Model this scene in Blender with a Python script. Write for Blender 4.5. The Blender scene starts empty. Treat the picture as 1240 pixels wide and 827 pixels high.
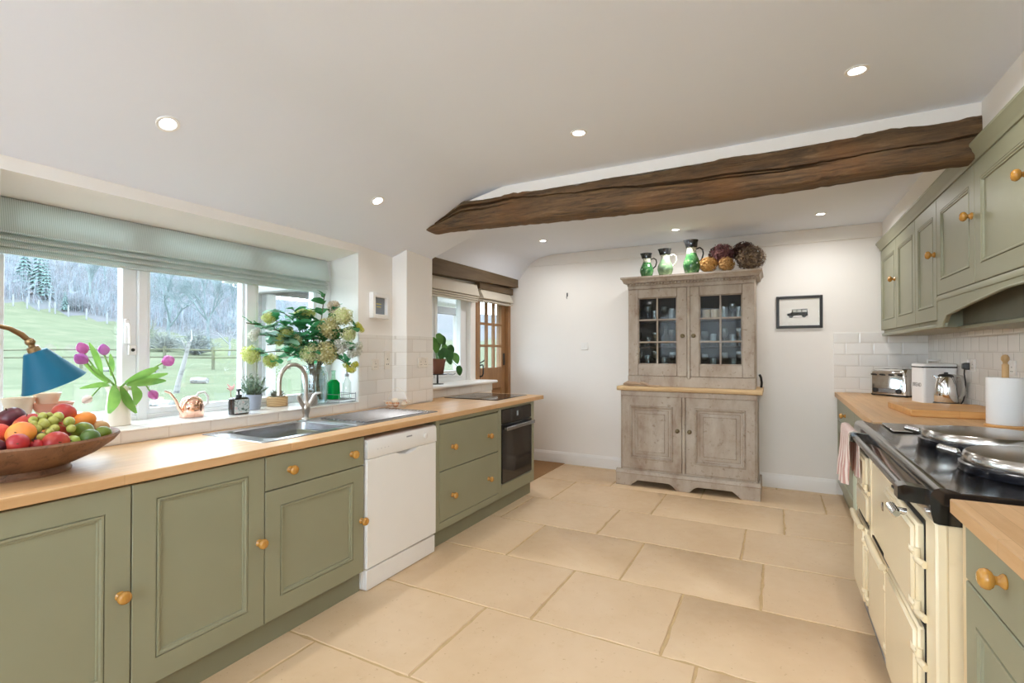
import bpy, bmesh, math, random
from mathutils import Vector, Matrix, Euler

S = bpy.context.scene
R = math.radians
PI = math.pi

# ------------------------------------------------------------------ camera, sky, exposure
cam_data = bpy.data.cameras.new('camera')
cam_data.sensor_width = 36.0
cam_data.sensor_fit = 'HORIZONTAL'
cam_data.lens = 602.7 / 1240 * 36
cam_data.shift_y = 5.45 / 1240
cam_data.clip_start = 0.03
cam_data.clip_end = 1000
cam = bpy.data.objects.new('camera', cam_data)
S.collection.objects.link(cam)
cam.location = (0, 0, 1.36)
cam.rotation_euler = (R(90.558), 0, R(27.92))
S.camera = cam

S.view_settings.view_transform = 'Standard'
S.view_settings.look = 'None'
S.view_settings.gamma = 1
S.view_settings.use_curve_mapping = False
S.view_settings.exposure = 0.06
S.cycles.max_bounces = 14
S.cycles.diffuse_bounces = 8
S.cycles.glossy_bounces = 5
S.cycles.transmission_bounces = 8
S.cycles.transparent_max_bounces = 16
S.cycles.sample_clamp_indirect = 6
S.cycles.caustics_reflective = False
S.cycles.caustics_refractive = False

SKY_STRENGTH = 11.0
LAMP_WATTS = 4.6
world = bpy.data.worlds.new('overcast_sky')
S.world = world
world.use_nodes = True
wn = world.node_tree.nodes
wbg = wn['Background']
wbg.inputs['Color'].default_value = (0.76, 0.88, 1.0, 1)
wbg.inputs['Strength'].default_value = SKY_STRENGTH


# ------------------------------------------------------------------ materials
def lin(r, g, b):
    def f(c):
        c /= 255.0
        return c / 12.92 if c <= 0.04045 else ((c + 0.055) / 1.055) ** 2.4
    return (f(r), f(g), f(b), 1.0)


def base_mat(name, col, rough=0.5, metal=0.0, spec=0.5):
    m = bpy.data.materials.new(name)
    m.use_nodes = True
    b = m.node_tree.nodes['Principled BSDF']
    b.inputs['Base Color'].default_value = col
    b.inputs['Roughness'].default_value = rough
    b.inputs['Metallic'].default_value = metal
    b.inputs['Specular IOR Level'].default_value = spec
    return m, m.node_tree.nodes, m.node_tree.links, b


def coords(n, l, scale=(1, 1, 1), kind='Object', rot=(0, 0, 0)):
    tc = n.new('ShaderNodeTexCoord')
    mp = n.new('ShaderNodeMapping')
    mp.inputs['Scale'].default_value = scale
    mp.inputs['Rotation'].default_value = rot
    l.new(tc.outputs[kind], mp.inputs['Vector'])
    return mp.outputs['Vector']


def noise(n, l, vec, scale, detail=4, rough=0.55, dist=0.0):
    t = n.new('ShaderNodeTexNoise')
    t.inputs['Scale'].default_value = scale
    t.inputs['Detail'].default_value = detail
    t.inputs['Roughness'].default_value = rough
    t.inputs['Distortion'].default_value = dist
    l.new(vec, t.inputs['Vector'])
    return t.outputs['Fac']


def ramp(n, l, fac, stops):
    r = n.new('ShaderNodeValToRGB')
    e = r.color_ramp.elements
    e[0].position, e[0].color = stops[0]
    e[1].position, e[1].color = stops[-1]
    for p, c in stops[1:-1]:
        x = e.new(p)
        x.color = c
    l.new(fac, r.inputs['Fac'])
    return r.outputs['Color']


def mixc(n, l, fac, a, b, mode='MIX'):
    m = n.new('ShaderNodeMix')
    m.data_type = 'RGBA'
    m.blend_type = mode
    for sock, v in ((m.inputs[0], fac), (m.inputs[6], a), (m.inputs[7], b)):
        if hasattr(v, 'default_value') or hasattr(v, 'is_linked'):
            l.new(v, sock)
        else:
            sock.default_value = v
    return m.outputs[2]


def bump(n, l, b, height, strength=0.3, dist=0.01):
    x = n.new('ShaderNodeBump')
    x.inputs['Strength'].default_value = strength
    x.inputs['Distance'].default_value = dist
    l.new(height, x.inputs['Height'])
    l.new(x.outputs['Normal'], b.inputs['Normal'])


def plain(name, col, rough=0.5, metal=0.0, var=0.06, scale=6.0, bmp=0.0, spec=0.5, bscale=None, coat=0.0):
    m, n, l, b = base_mat(name, col, rough, metal, spec)
    v = coords(n, l)
    f = noise(n, l, v, scale)
    c1 = tuple(min(1, c * (1 - var)) for c in col[:3]) + (1,)
    c2 = tuple(min(1, c * (1 + var)) for c in col[:3]) + (1,)
    l.new(ramp(n, l, f, [(0.3, c1), (0.7, c2)]), b.inputs['Base Color'])
    if bmp:
        bump(n, l, b, noise(n, l, v, bscale or scale * 8), bmp, 0.004)
    if coat:
        b.inputs['Coat Weight'].default_value = coat
        b.inputs['Coat Roughness'].default_value = 0.1
    return m


def wood(name, c1, c2, axis='Y', rough=0.4, scale=1.0, stave=0.0, dark=None, bmp=0.1, coat=0.0):
    m, n, l, b = base_mat(name, c1, rough)
    st = {'X': (1.2, 14, 14), 'Y': (14, 1.2, 14), 'Z': (14, 14, 1.2)}[axis]
    v = coords(n, l, tuple(s * scale for s in st))
    f = noise(n, l, v, 2.2, 6, 0.6, 0.6)
    col = ramp(n, l, f, [(0.3, c1), (0.7, c2)])
    if dark:
        f2 = noise(n, l, v, 5.0, 3, 0.7, 1.2)
        col = mixc(n, l, ramp(n, l, f2, [(0.56, (0, 0, 0, 1)), (0.72, (1, 1, 1, 1))]), col, dark)
    if stave:
        tc = n.new('ShaderNodeTexCoord')
        mp = n.new('ShaderNodeMapping')
        if axis == 'Y':
            mp.inputs['Rotation'].default_value = (0, 0, R(90))
        l.new(tc.outputs['Object'], mp.inputs['Vector'])
        br = n.new('ShaderNodeTexBrick')
        br.inputs['Scale'].default_value = 1.0
        br.inputs['Brick Width'].default_value = 0.85
        br.inputs['Row Height'].default_value = stave
        br.inputs['Mortar Size'].default_value = 0.0008
        br.inputs['Color1'].default_value = (0.93, 0.92, 0.91, 1)
        br.inputs['Color2'].default_value = (1.05, 1.04, 1.02, 1)
        br.inputs['Mortar'].default_value = (0.75, 0.70, 0.62, 1)
        l.new(mp.outputs['Vector'], br.inputs['Vector'])
        col = mixc(n, l, 1.0, col, br.outputs['Color'], 'MULTIPLY')
    l.new(col, b.inputs['Base Color'])
    if bmp:
        bump(n, l, b, f, bmp, 0.003)
    if coat:
        b.inputs['Coat Weight'].default_value = coat
        b.inputs['Coat Roughness'].default_value = 0.15
    return m


def glass_thin(name, tint=(0.97, 0.985, 0.98, 1), gloss=0.06, rough=0.02):
    m = bpy.data.materials.new(name)
    m.use_nodes = True
    n, l = m.node_tree.nodes, m.node_tree.links
    n.clear()
    out = n.new('ShaderNodeOutputMaterial')
    t = n.new('ShaderNodeBsdfTransparent')
    t.inputs['Color'].default_value = tint
    g = n.new('ShaderNodeBsdfGlossy')
    g.inputs['Roughness'].default_value = rough
    lw = n.new('ShaderNodeLayerWeight')
    lw.inputs['Blend'].default_value = 0.25
    mr = n.new('ShaderNodeMapRange')
    mr.inputs['To Min'].default_value = gloss * 0.6
    mr.inputs['To Max'].default_value = min(0.9, gloss * 6)
    l.new(lw.outputs['Facing'], mr.inputs['Value'])
    mx = n.new('ShaderNodeMixShader')
    l.new(mr.outputs['Result'], mx.inputs['Fac'])
    l.new(t.outputs[0], mx.inputs[1])
    l.new(g.outputs[0], mx.inputs[2])
    l.new(mx.outputs[0], out.inputs['Surface'])
    return m


def thin_mat(m, amount=0.45):
    """let daylight through a petal, leaf or cloth"""
    n, l = m.node_tree.nodes, m.node_tree.links
    b = n['Principled BSDF']
    t = n.new('ShaderNodeBsdfTranslucent')
    src = b.inputs['Base Color']
    if src.is_linked:
        l.new(src.links[0].from_socket, t.inputs['Color'])
    else:
        t.inputs['Color'].default_value = src.default_value
    mx = n.new('ShaderNodeMixShader')
    mx.inputs['Fac'].default_value = amount
    l.new(b.outputs[0], mx.inputs[1])
    l.new(t.outputs[0], mx.inputs[2])
    l.new(mx.outputs[0], n['Material Output'].inputs['Surface'])
    return m


def tile_mat(name, horiz, w=0.21, h=0.106, off=(0, 0), grout=(218, 213, 206), relief=0.28):
    """glazed white metro tiles; horiz = the world axis that runs along the courses"""
    m, n, l, b = base_mat(name, lin(238, 235, 230), 0.12)
    tc = n.new('ShaderNodeTexCoord')
    sp = n.new('ShaderNodeSeparateXYZ')
    l.new(tc.outputs['Object'], sp.inputs[0])
    cb = n.new('ShaderNodeCombineXYZ')
    l.new(sp.outputs[horiz], cb.inputs[0])
    l.new(sp.outputs['Z'], cb.inputs[1])
    mp = n.new('ShaderNodeMapping')
    mp.inputs['Location'].default_value = (off[0], off[1], 0)
    l.new(cb.outputs[0], mp.inputs['Vector'])
    br = n.new('ShaderNodeTexBrick')
    br.inputs['Scale'].default_value = 1.0
    br.inputs['Brick Width'].default_value = w
    br.inputs['Row Height'].default_value = h
    br.inputs['Mortar Size'].default_value = 0.0022
    br.inputs['Mortar Smooth'].default_value = 0.1
    br.inputs['Color1'].default_value = lin(240, 237, 232)
    br.inputs['Color2'].default_value = lin(232, 229, 224)
    br.inputs['Mortar'].default_value = lin(*grout)
    l.new(mp.outputs[0], br.inputs['Vector'])
    l.new(br.outputs['Color'], b.inputs['Base Color'])
    b2 = n.new('ShaderNodeTexBrick')
    b2.inputs['Scale'].default_value = 1.0
    b2.inputs['Brick Width'].default_value = w
    b2.inputs['Row Height'].default_value = h
    b2.inputs['Mortar Size'].default_value = 0.012
    b2.inputs['Mortar Smooth'].default_value = 1.0
    l.new(mp.outputs[0], b2.inputs['Vector'])
    inv = n.new('ShaderNodeMath')
    inv.operation = 'SUBTRACT'
    inv.inputs[0].default_value = 1.0
    l.new(b2.outputs['Fac'], inv.inputs[1])
    bump(n, l, b, inv.outputs[0], relief, 0.005)
    return m


# ------------------------------------------------------------------ mesh builder
class MB:
    def __init__(s, T=None):
        s.v = []; s.f = []; s.mi = []; s.T = T; s.m = 0

    def add(s, vs, fs):
        o = len(s.v)
        if s.T is not None:
            s.v += [tuple(s.T @ Vector(p)) for p in vs]
        else:
            s.v += [tuple(p) for p in vs]
        s.f += [tuple(i + o for i in f) for f in fs]
        s.mi += [s.m] * len(fs)
        return s

    def box(s, x0, x1, y0, y1, z0, z1, bev=0.0):
        if x0 > x1: x0, x1 = x1, x0
        if y0 > y1: y0, y1 = y1, y0
        if z0 > z1: z0, z1 = z1, z0
        b = min(bev, (x1 - x0) * .49, (y1 - y0) * .49, (z1 - z0) * .49)
        if b <= 0:
            v = [(x, y, z) for x in (x0, x1) for y in (y0, y1) for z in (z0, z1)]
            return s.add(v, [(0, 1, 3, 2), (4, 6, 7, 5), (0, 4, 5, 1), (2, 3, 7, 6), (0, 2, 6, 4), (1, 5, 7, 3)])
        X, Y, Z = (x0, x1), (y0, y1), (z0, z1)
        sg = (1, -1)
        v = []
        ix = {}
        for i in (0, 1):
            for j in (0, 1):
                for k in (0, 1):
                    for a in range(3):
                        p = [X[i] + b * sg[i], Y[j] + b * sg[j], Z[k] + b * sg[k]]
                        p[a] = (X[i], Y[j], Z[k])[a]
                        ix[(i, j, k, a)] = len(v)
                        v.append(tuple(p))
        f = []
        q = ((0, 0), (1, 0), (1, 1), (0, 1))
        for i in (0, 1):
            f.append(tuple(ix[(i, j, k, 0)] for j, k in q))
            f.append(tuple(ix[(j, i, k, 1)] for j, k in q))
            f.append(tuple(ix[(j, k, i, 2)] for j, k in q))
        for i in (0, 1):
            for j in (0, 1):
                f.append((ix[(0, i, j, 1)], ix[(1, i, j, 1)], ix[(1, i, j, 2)], ix[(0, i, j, 2)]))
                f.append((ix[(i, 0, j, 0)], ix[(i, 1, j, 0)], ix[(i, 1, j, 2)], ix[(i, 0, j, 2)]))
                f.append((ix[(i, j, 0, 0)], ix[(i, j, 1, 0)], ix[(i, j, 1, 1)], ix[(i, j, 0, 1)]))
                for k in (0, 1):
                    f.append(tuple(ix[(i, j, k, a)] for a in range(3)))
        return s.add(v, f)

    def loft(s, rings, cap0=True, cap1=True, closed=True):
        """rings: lists of points, same length"""
        n = len(rings[0])
        v = [p for r in rings for p in r]
        f = []
        for i in range(len(rings) - 1):
            for j in range(n if closed else n - 1):
                a, b = i * n + j, i * n + (j + 1) % n
                f.append((a, b, b + n, a + n))
        if cap0: f.append(tuple(range(n)))
        if cap1: f.append(tuple((len(rings) - 1) * n + j for j in range(n)))
        return s.add(v, f)

    def lathe(s, prof, c=(0, 0, 0), seg=24, sx=1.0, sy=1.0, wob=None):
        """prof: (r, z) from bottom to top, turned about z through c"""
        rings = []
        for r, z in prof:
            r = max(r, 1e-5)
            ring = []
            for j in range(seg):
                a = 2 * PI * j / seg
                k = 1.0 if wob is None else wob(a, z)
                ring.append((c[0] + r * sx * k * math.cos(a), c[1] + r * sy * k * math.sin(a), c[2] + z))
            rings.append(ring)
        return s.loft(rings, prof[0][0] > 1e-4, prof[-1][0] > 1e-4)

    def tube(s, pts, rad, seg=8, caps=True, flat=1.0):
        pts = [Vector(p) for p in pts]
        n = len(pts)
        rs = list(rad) if isinstance(rad, (list, tuple)) else [rad] * n
        rings = []
        up = None
        for i, p in enumerate(pts):
            d = (pts[min(i + 1, n - 1)] - pts[max(i - 1, 0)])
            if d.length < 1e-9: d = Vector((0, 0, 1))
            d.normalize()
            if up is None:
                up = Vector((0, 0, 1)) if abs(d.z) < 0.9 else Vector((1, 0, 0))
            a = d.cross(up)
            if a.length < 1e-6: a = d.orthogonal()
            a.normalize()
            b = a.cross(d).normalized()
            up = b
            rings.append([tuple(p + (a * math.cos(2 * PI * j / seg) + b * flat * math.sin(2 * PI * j / seg)) * rs[i]) for j in range(seg)])
        return s.loft(rings, caps, caps)

    def ball(s, c, r, seg=14, rows=9, jit=0.0, rnd=None):
        if not isinstance(r, (tuple, list)): r = (r, r, r)
        rings = []
        for i in range(rows + 1):
            t = PI * i / rows
            ring = []
            for j in range(seg):
                a = 2 * PI * j / seg
                k = 1 + (rnd.uniform(-jit, jit) if rnd else 0)
                ss = max(math.sin(t), 1e-4)
                ring.append((c[0] + r[0] * k * ss * math.cos(a), c[1] + r[1] * k * ss * math.sin(a), c[2] - r[2] * k * math.cos(t)))
            rings.append(ring)
        return s.loft(rings, False, False)

    def prism(s, poly, axis, a, b):
        """poly: 2-D points; axis the extrusion axis"""
        def P(u, w, t):
            return {'X': (t, u, w), 'Y': (u, t, w), 'Z': (u, w, t)}[axis]
        return s.loft([[P(u, w, a) for u, w in poly], [P(u, w, b) for u, w in poly]])

    def leaf(s, base, tip, width, up=(0, 0, 1), bend=0.0, n=5, fold=0.15, shape=None):
        b, t = Vector(base), Vector(tip)
        d = t - b
        L = d.length
        d.normalize()
        u = Vector(up)
        side = d.cross(u)
        if side.length < 1e-5: side = d.orthogonal()
        side.normalize()
        nn = side.cross(d).normalized()
        rows = []
        for i in range(n + 1):
            k = i / n
            w = (shape(k) if shape else math.sin(PI * (k * 0.9 + 0.05)) ** 0.8) * width * .5
            c = b + d * L * k + nn * bend * L * math.sin(PI * k)
            rows.append([tuple(c - side * w + nn * w * fold), tuple(c), tuple(c + side * w + nn * w * fold)])
        v = [p for r in rows for p in r]
        f = []
        for i in range(n):
            for j in range(2):
                a = i * 3 + j
                f.append((a, a + 1, a + 4, a + 3))
        return s.add(v, f)


def frame_T(origin, u, v, n):
    m = Matrix.Identity(4)
    for i, c in enumerate((u, v, n)):
        for k in range(3): m[k][i] = c[k]
    for k in range(3): m[k][3] = origin[k]
    return m


def T_left(x, y, z):     # faces +X: u = +Y, v = Z
    return frame_T((x, y, z), (0, 1, 0), (0, 0, 1), (1, 0, 0))


def T_right(x, y, z):    # faces -X: u = -Y
    return frame_T((x, y, z), (0, -1, 0), (0, 0, 1), (-1, 0, 0))


def T_back(x, y, z):     # faces -Y: u = +X
    return frame_T((x, y, z), (1, 0, 0), (0, 0, 1), (0, -1, 0))


ORG = {}


def obj(name, mb, mat, parent=None, sharp=38):
    me = bpy.data.meshes.new(name)
    if parent is not None:
        o0 = ORG[parent]
    else:
        xs = [p[0] for p in mb.v]; ys = [p[1] for p in mb.v]; zs = [p[2] for p in mb.v]
        o0 = Vector(((min(xs) + max(xs)) / 2, (min(ys) + max(ys)) / 2, min(zs)))
    me.from_pydata([(p[0] - o0[0], p[1] - o0[1], p[2] - o0[2]) for p in mb.v], [], mb.f)
    bm = bmesh.new()
    bm.from_mesh(me)
    bmesh.ops.recalc_face_normals(bm, faces=bm.faces)
    bm.to_mesh(me)
    bm.free()
    for x in (mat if isinstance(mat, (list, tuple)) else [mat]):
        me.materials.append(x)
    me.polygons.foreach_set('material_index', mb.mi)
    me.polygons.foreach_set('use_smooth', [True] * len(mb.f))
    me.update()
    me.set_sharp_from_angle(angle=R(sharp))
    o = bpy.data.objects.new(name, me)
    S.collection.objects.link(o)
    if parent is not None:
        o.parent = parent
    else:
        o.location = o0
    ORG[o] = o0
    return o


def tag(o, label, cat, group=None, kind=None):
    o['label'] = label
    o['category'] = cat
    if group: o['group'] = group
    if kind: o['kind'] = kind
    return o


def thing(name, label, cat, loc=(0, 0, 0), group=None, kind=None):
    o = bpy.data.objects.new(name, None)
    o.empty_display_size = 0.05
    S.collection.objects.link(o)
    o.location = loc
    ORG[o] = Vector(loc)
    return tag(o, label, cat, group, kind)


def struct(name, mb, mat, label=None, parent=None, sharp=38):
    o = obj(name, mb, mat, parent, sharp)
    if parent is None:
        o['kind'] = 'structure'
        o['label'] = label or name
        o['category'] = name.split('_')[0]
    return o


def dup(root, loc, rotz=0.0, label=None, group=None, scale=None):
    def rec(o, par):
        c = o.copy()
        S.collection.objects.link(c)
        if par is not None:
            c.parent = par
        for ch in o.children:
            rec(ch, c)
        return c
    r = rec(root, None)
    r.location = loc
    r.rotation_euler = (0, 0, rotz)
    if scale: r.scale = scale if isinstance(scale, (tuple, list)) else (scale,) * 3
    if label: r['label'] = label
    if group: r['group'] = group
    return r


def panel_front(mb, w, h, t=0.02, stile=0.075, profile=None, cap=True, rail=None, rail_top=None):
    """a framed door in local u, v, n: outer slab, moulding rings, sunk field. Front face at n = 0, back at n = -t"""
    e = 0.0025
    rl = rail if rail is not None else stile
    rt = rail_top if rail_top is not None else rl
    prof = profile or [(0, 0), (.0012, -.005), (.0036, -.005), (.005, .002), (.012, .002), (.016, -.003), (.021, -.003), (.0235, -.009), (.030, -.009)]

    def ring(iu, iv0, iv1, d):
        return [(iu, iv0, d), (w - iu, iv0, d), (w - iu, h - iv1, d), (iu, h - iv1, d)]
    rings = [ring(0, 0, 0, -t), ring(0, 0, 0, -e), ring(e, e, e, 0)]
    for i, d in prof:
        rings.append(ring(stile + i, rl + i, rt + i, d))
    mb.loft(rings, cap, cap)
    return mb


def knob_mb(T, s=1.0):
    mb = MB(T)
    p = [(0.0, 0.0), (0.0155, 0.0), (0.0165, 0.003), (0.014, 0.007), (0.010, 0.011), (0.0090, 0.015), (0.0105, 0.019),
         (0.0175, 0.0225), (0.0218, 0.028), (0.0224, 0.034), (0.0195, 0.041), (0.012, 0.0455), (0.0, 0.047)]
    mb.lathe([(r * s, z * s) for r, z in p], seg=18)
    return mb


def text_mb(body, size, T, depth=0.0008):
    """raised lettering: the characters' own outlines turned into a mesh in the u, v, n frame"""
    cu = bpy.data.curves.new('lettering', 'FONT')
    cu.body = body
    cu.size = size
    cu.extrude = depth
    cu.align_x = 'CENTER'
    cu.align_y = 'CENTER'
    o = bpy.data.objects.new('lettering', cu)
    S.collection.objects.link(o)
    bpy.context.view_layer.update()
    me = o.evaluated_get(bpy.context.evaluated_depsgraph_get()).to_mesh()
    mb = MB(T)
    mb.add([tuple(v.co) for v in me.vertices], [tuple(p.vertices) for p in me.polygons])
    bpy.data.objects.remove(o)
    bpy.data.curves.remove(cu)
    return mb

# ------------------------------------------------------------------ the materials
M = {}
M['plaster'] = plain('white_plaster', lin(242, 239, 235), 0.85, var=0.012, scale=2.0, bmp=0.05, bscale=14)
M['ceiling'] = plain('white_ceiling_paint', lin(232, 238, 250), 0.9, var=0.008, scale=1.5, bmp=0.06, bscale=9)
M['gloss_white'] = plain('white_gloss_paint', lin(240, 239, 237), 0.35, var=0.01)
M['frame_white'] = plain('white_window_paint', lin(236, 238, 240), 0.4, var=0.015)
M['sage'] = plain('sage_green_paint', lin(145, 145, 121), 0.42, var=0.03, scale=3.0)
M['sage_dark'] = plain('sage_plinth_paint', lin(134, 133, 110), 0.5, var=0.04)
M['knob'] = wood('varnished_pine', lin(196, 146, 66), lin(176, 122, 48), 'Z', 0.25, 3.0, coat=0.4)
M['oak'] = wood('oiled_oak_worktop', lin(218, 180, 136), lin(204, 161, 112), 'Y', 0.43, 1.0, stave=0.045)
M['board_wood'] = wood('honey_chopping_board', lin(218, 170, 108), lin(200, 144, 82), 'X', 0.4, 1.2, stave=0.06)
M['tile_y'] = tile_mat('white_metro_tiles_side', 'Y')
M['tile_x'] = tile_mat('white_metro_tiles_end', 'X', w=0.215, h=0.108, off=(0.05, -0.03))
M['dark_wood'] = wood('old_dark_beam', lin(92, 70, 50), lin(58, 40, 26), 'X', 0.8, 0.9, dark=lin(30, 20, 13), bmp=0.6)
M['lintel_wood'] = wood('brown_lintel', lin(112, 92, 66), lin(88, 70, 48), 'Y', 0.7, 0.8, bmp=0.3)
M['door_wood'] = wood('oak_door', lin(168, 126, 84), lin(140, 100, 62), 'Z', 0.45, 0.8)
M['steel'] = plain('brushed_steel', (0.36, 0.36, 0.37, 1), 0.27, 1.0, var=0.04, scale=20)
M['chrome'] = plain('polished_chrome', (0.80, 0.80, 0.80, 1), 0.08, 1.0, var=0.02)
M['tap_metal'] = plain('brushed_nickel', (0.55, 0.52, 0.48, 1), 0.28, 1.0, var=0.04, scale=30)
M['white_enamel'] = plain('white_enamel', lin(240, 240, 240), 0.25, var=0.006)
M['black_glass'] = plain('black_glass', (0.012, 0.012, 0.014, 1), 0.06, var=0.05)
M['black_enamel'] = plain('black_enamel', (0.010, 0.010, 0.011, 1), 0.10, var=0.05, coat=0.5)
M['black_plastic'] = plain('black_plastic', (0.016, 0.016, 0.017, 1), 0.4, var=0.05)
M['dark_gap'] = plain('dark_gap', (0.02, 0.02, 0.018, 1), 0.8)
M['cream_enamel'] = plain('cream_enamel', lin(236, 222, 190), 0.22, var=0.01, coat=0.4)
M['blue_black'] = plain('dark_blue_enamel', (0.011, 0.012, 0.017, 1), 0.2, var=0.05)
M['fabric'] = None
M['glass'] = glass_thin('window_glass')
M['clear_glass'] = glass_thin('clear_glass', (0.90, 0.94, 0.94, 1), 0.15)
M['grey_glass'] = glass_thin('cabinet_glass', (0.90, 0.91, 0.91, 1), 0.010)


def stripe_fabric(name, c1, c2, axis, freq):
    m, n, l, b = base_mat(name, c1, 0.95)
    v = coords(n, l)
    w = n.new('ShaderNodeTexWave')
    w.bands_direction = axis
    w.inputs['Scale'].default_value = freq
    w.inputs['Distortion'].default_value = 0.2
    l.new(v, w.inputs['Vector'])
    l.new(ramp(n, l, w.outputs['Fac'], [(0.35, c1), (0.65, c2)]), b.inputs['Base Color'])
    bump(n, l, b, noise(n, l, v, 400), 0.15, 0.001)
    return m


M['blind'] = stripe_fabric('striped_linen', lin(212, 219, 215), lin(234, 239, 237), 'Y', 42)
thin_mat(M['blind'], .5)
M['blind_plain'] = stripe_fabric('oatmeal_linen', lin(216, 208, 194), lin(208, 199, 184), 'Y', 60)


def floor_mat():
    m, n, l, b = base_mat('limestone_flags', lin(222, 196, 160), 0.42)
    v = coords(n, l)
    f = noise(n, l, v, 1.3, 5, 0.6)
    c = ramp(n, l, f, [(0.32, lin(208, 178, 141)), (0.5, lin(216, 188, 152)), (0.7, lin(223, 197, 164))])
    f2 = noise(n, l, v, 14, 5, 0.65)
    c = mixc(n, l, ramp(n, l, f2, [(0.60, (0, 0, 0, 1)), (0.75, (0.35, 0.35, 0.35, 1))]), c, lin(205, 172, 130))
    f3 = noise(n, l, v, 55, 3, 0.5)
    c = mixc(n, l, ramp(n, l, f3, [(0.68, (0, 0, 0, 1)), (0.74, (0.55, 0.55, 0.55, 1))]), c, lin(176, 140, 100))
    l.new(c, b.inputs['Base Color'])
    l.new(ramp(n, l, f2, [(0.3, (0.34, 0.34, 0.34, 1)), (0.7, (0.55, 0.55, 0.55, 1))]), b.inputs['Roughness'])
    bump(n, l, b, f2, 0.12, 0.003)
    return m


M['stone'] = floor_mat()
M['grout'] = plain('sandy_grout', lin(196, 168, 126), 0.9, var=0.08, scale=30, bmp=0.4)


def distressed():
    m, n, l, b = base_mat('distressed_grey_paint', lin(170, 156, 138), 0.75)
    v = coords(n, l, (3, 3, 1.4))
    f = noise(n, l, v, 2.2, 7, 0.62, 0.3)
    c = ramp(n, l, f, [(0.26, lin(150, 128, 112)), (0.42, lin(176, 161, 146)), (0.58, lin(189, 178, 165)), (0.75, lin(202, 194, 183))])
    v2 = coords(n, l)
    f2 = noise(n, l, v2, 26, 4, 0.7)
    c = mixc(n, l, ramp(n, l, f2, [(0.60, (0, 0, 0, 1)), (0.70, (0.6, 0.6, 0.6, 1))]), c, lin(120, 95, 70))
    # paint rubbed through to brown wood along edges and mouldings
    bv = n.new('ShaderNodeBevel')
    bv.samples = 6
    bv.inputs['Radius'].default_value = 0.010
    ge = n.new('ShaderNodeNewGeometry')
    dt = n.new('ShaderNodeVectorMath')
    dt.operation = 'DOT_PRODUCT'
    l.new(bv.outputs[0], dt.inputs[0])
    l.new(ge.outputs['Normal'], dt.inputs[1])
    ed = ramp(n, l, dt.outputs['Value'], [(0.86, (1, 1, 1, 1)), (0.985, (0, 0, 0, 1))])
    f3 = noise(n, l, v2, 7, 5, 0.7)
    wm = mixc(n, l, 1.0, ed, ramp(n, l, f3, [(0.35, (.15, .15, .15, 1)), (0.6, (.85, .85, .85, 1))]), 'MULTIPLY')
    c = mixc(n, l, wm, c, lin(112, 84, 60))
    l.new(c, b.inputs['Base Color'])
    bump(n, l, b, f2, 0.25, 0.002)
    return m


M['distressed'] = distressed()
M['dresser_top_wood'] = wood('scrubbed_pine', lin(214, 184, 140), lin(190, 156, 112), 'X', 0.6, 1.0, dark=lin(150, 118, 82))
M['dresser_inside'] = plain('dark_dresser_interior', lin(96, 86, 76), 0.8)

# ================================================================== THE ROOM
CEIL = 2.54
YB = 5.62          # face of the end wall
YR = -2.6          # wall behind the camera
XW = -2.72         # window wall, room side
XO = -3.16         # its outer face
XA = -3.00         # wall with the garden door
XR = 1.20          # cooker wall
XS = 0.867         # boxed-in soffit over the wall units
rnd = random.Random(7)

# floor: stone flags in courses, each with slightly wavering edges, over a bed of grout
mb = MB()
mb.m = 1
mb.box(-3.3, 1.35, YR - .1, YB + .1, -0.08, -0.004)
mb.m = 0
courses = [-2.95, -2.30, -1.65, -1.0, -0.34, 0.32, 1.0, 1.645, 2.285, 2.925, 3.572, 4.21, 4.892, 5.53, 6.0]
joints = {6: [-2.6, -1.75, -0.9, -0.05, 0.75], 5: [-2.2, -1.2, -.4, .6], 7: [-2.5, -1.364, -0.306, 0.72],
          8: [-2.3, -1.104, -0.463, 0.55], 9: [-2.5, -1.597, -0.827, -0.076, 0.68], 10: [-2.0, -1.183, -0.206, 0.75],
          11: [-2.6, -1.834, -0.926, 0.052, 0.7], 12: [-2.3, -1.48, -0.62, 0.369, 1.0], 13: [-2, -1, 0, 0.9]}
joints[6] = [-2.75, -1.914, -0.95, 0.02, 0.8]
for i in range(len(courses) - 1):
    y0, y1 = courses[i], courses[i + 1]
    js = joints.get(i)
    if not js:
        js = []
        x = -2.9 + rnd.uniform(0, .5)
        while x < 1.2:
            js.append(x)
            x += rnd.uniform(.62, 1.05)
    xs = [-3.3] + js + [1.35]
    for a, b in zip(xs[:-1], xs[1:]):
        if b - a < .05: continue
        g = 0.0055
        ax, bx, ay, by = a + g, b - g, y0 + g, y1 - g
        nx, ny = max(4, int((bx - ax) / .05)), max(4, int((by - ay) / .05))

        def wv():
            r_ = rnd.random()
            return rnd.uniform(-.0022, .0022) + (rnd.uniform(.002, .007) if r_ > .93 else 0)
        loop = [(ax + (bx - ax) * k / nx, ay + wv()) for k in range(nx)] + [(bx - wv(), ay + (by - ay) * k / ny) for k in range(ny)] \
            + [(bx - (bx - ax) * k / nx, by - wv()) for k in range(nx)] + [(ax + wv(), by - (by - ay) * k / ny) for k in range(ny)]
        cx, cy = (ax + bx) / 2, (ay + by) / 2

        def sc(d):
            return [(x + (d if x < cx else -d) * (abs(x - cx) > (bx - ax) * .4), y + (d if y < cy else -d) * (abs(y - cy) > (by - ay) * .4)) for x, y in loop]
        dz = rnd.uniform(-.0006, .0006)
        mb.loft([[(x, y, -.006) for x, y in loop], [(x, y, -.0025) for x, y in sc(.001)], [(x, y, dz) for x, y in sc(.004)]], False, True)
struct('floor', mb, [M['stone'], M['grout']], 'pale limestone flagstone floor')

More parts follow.
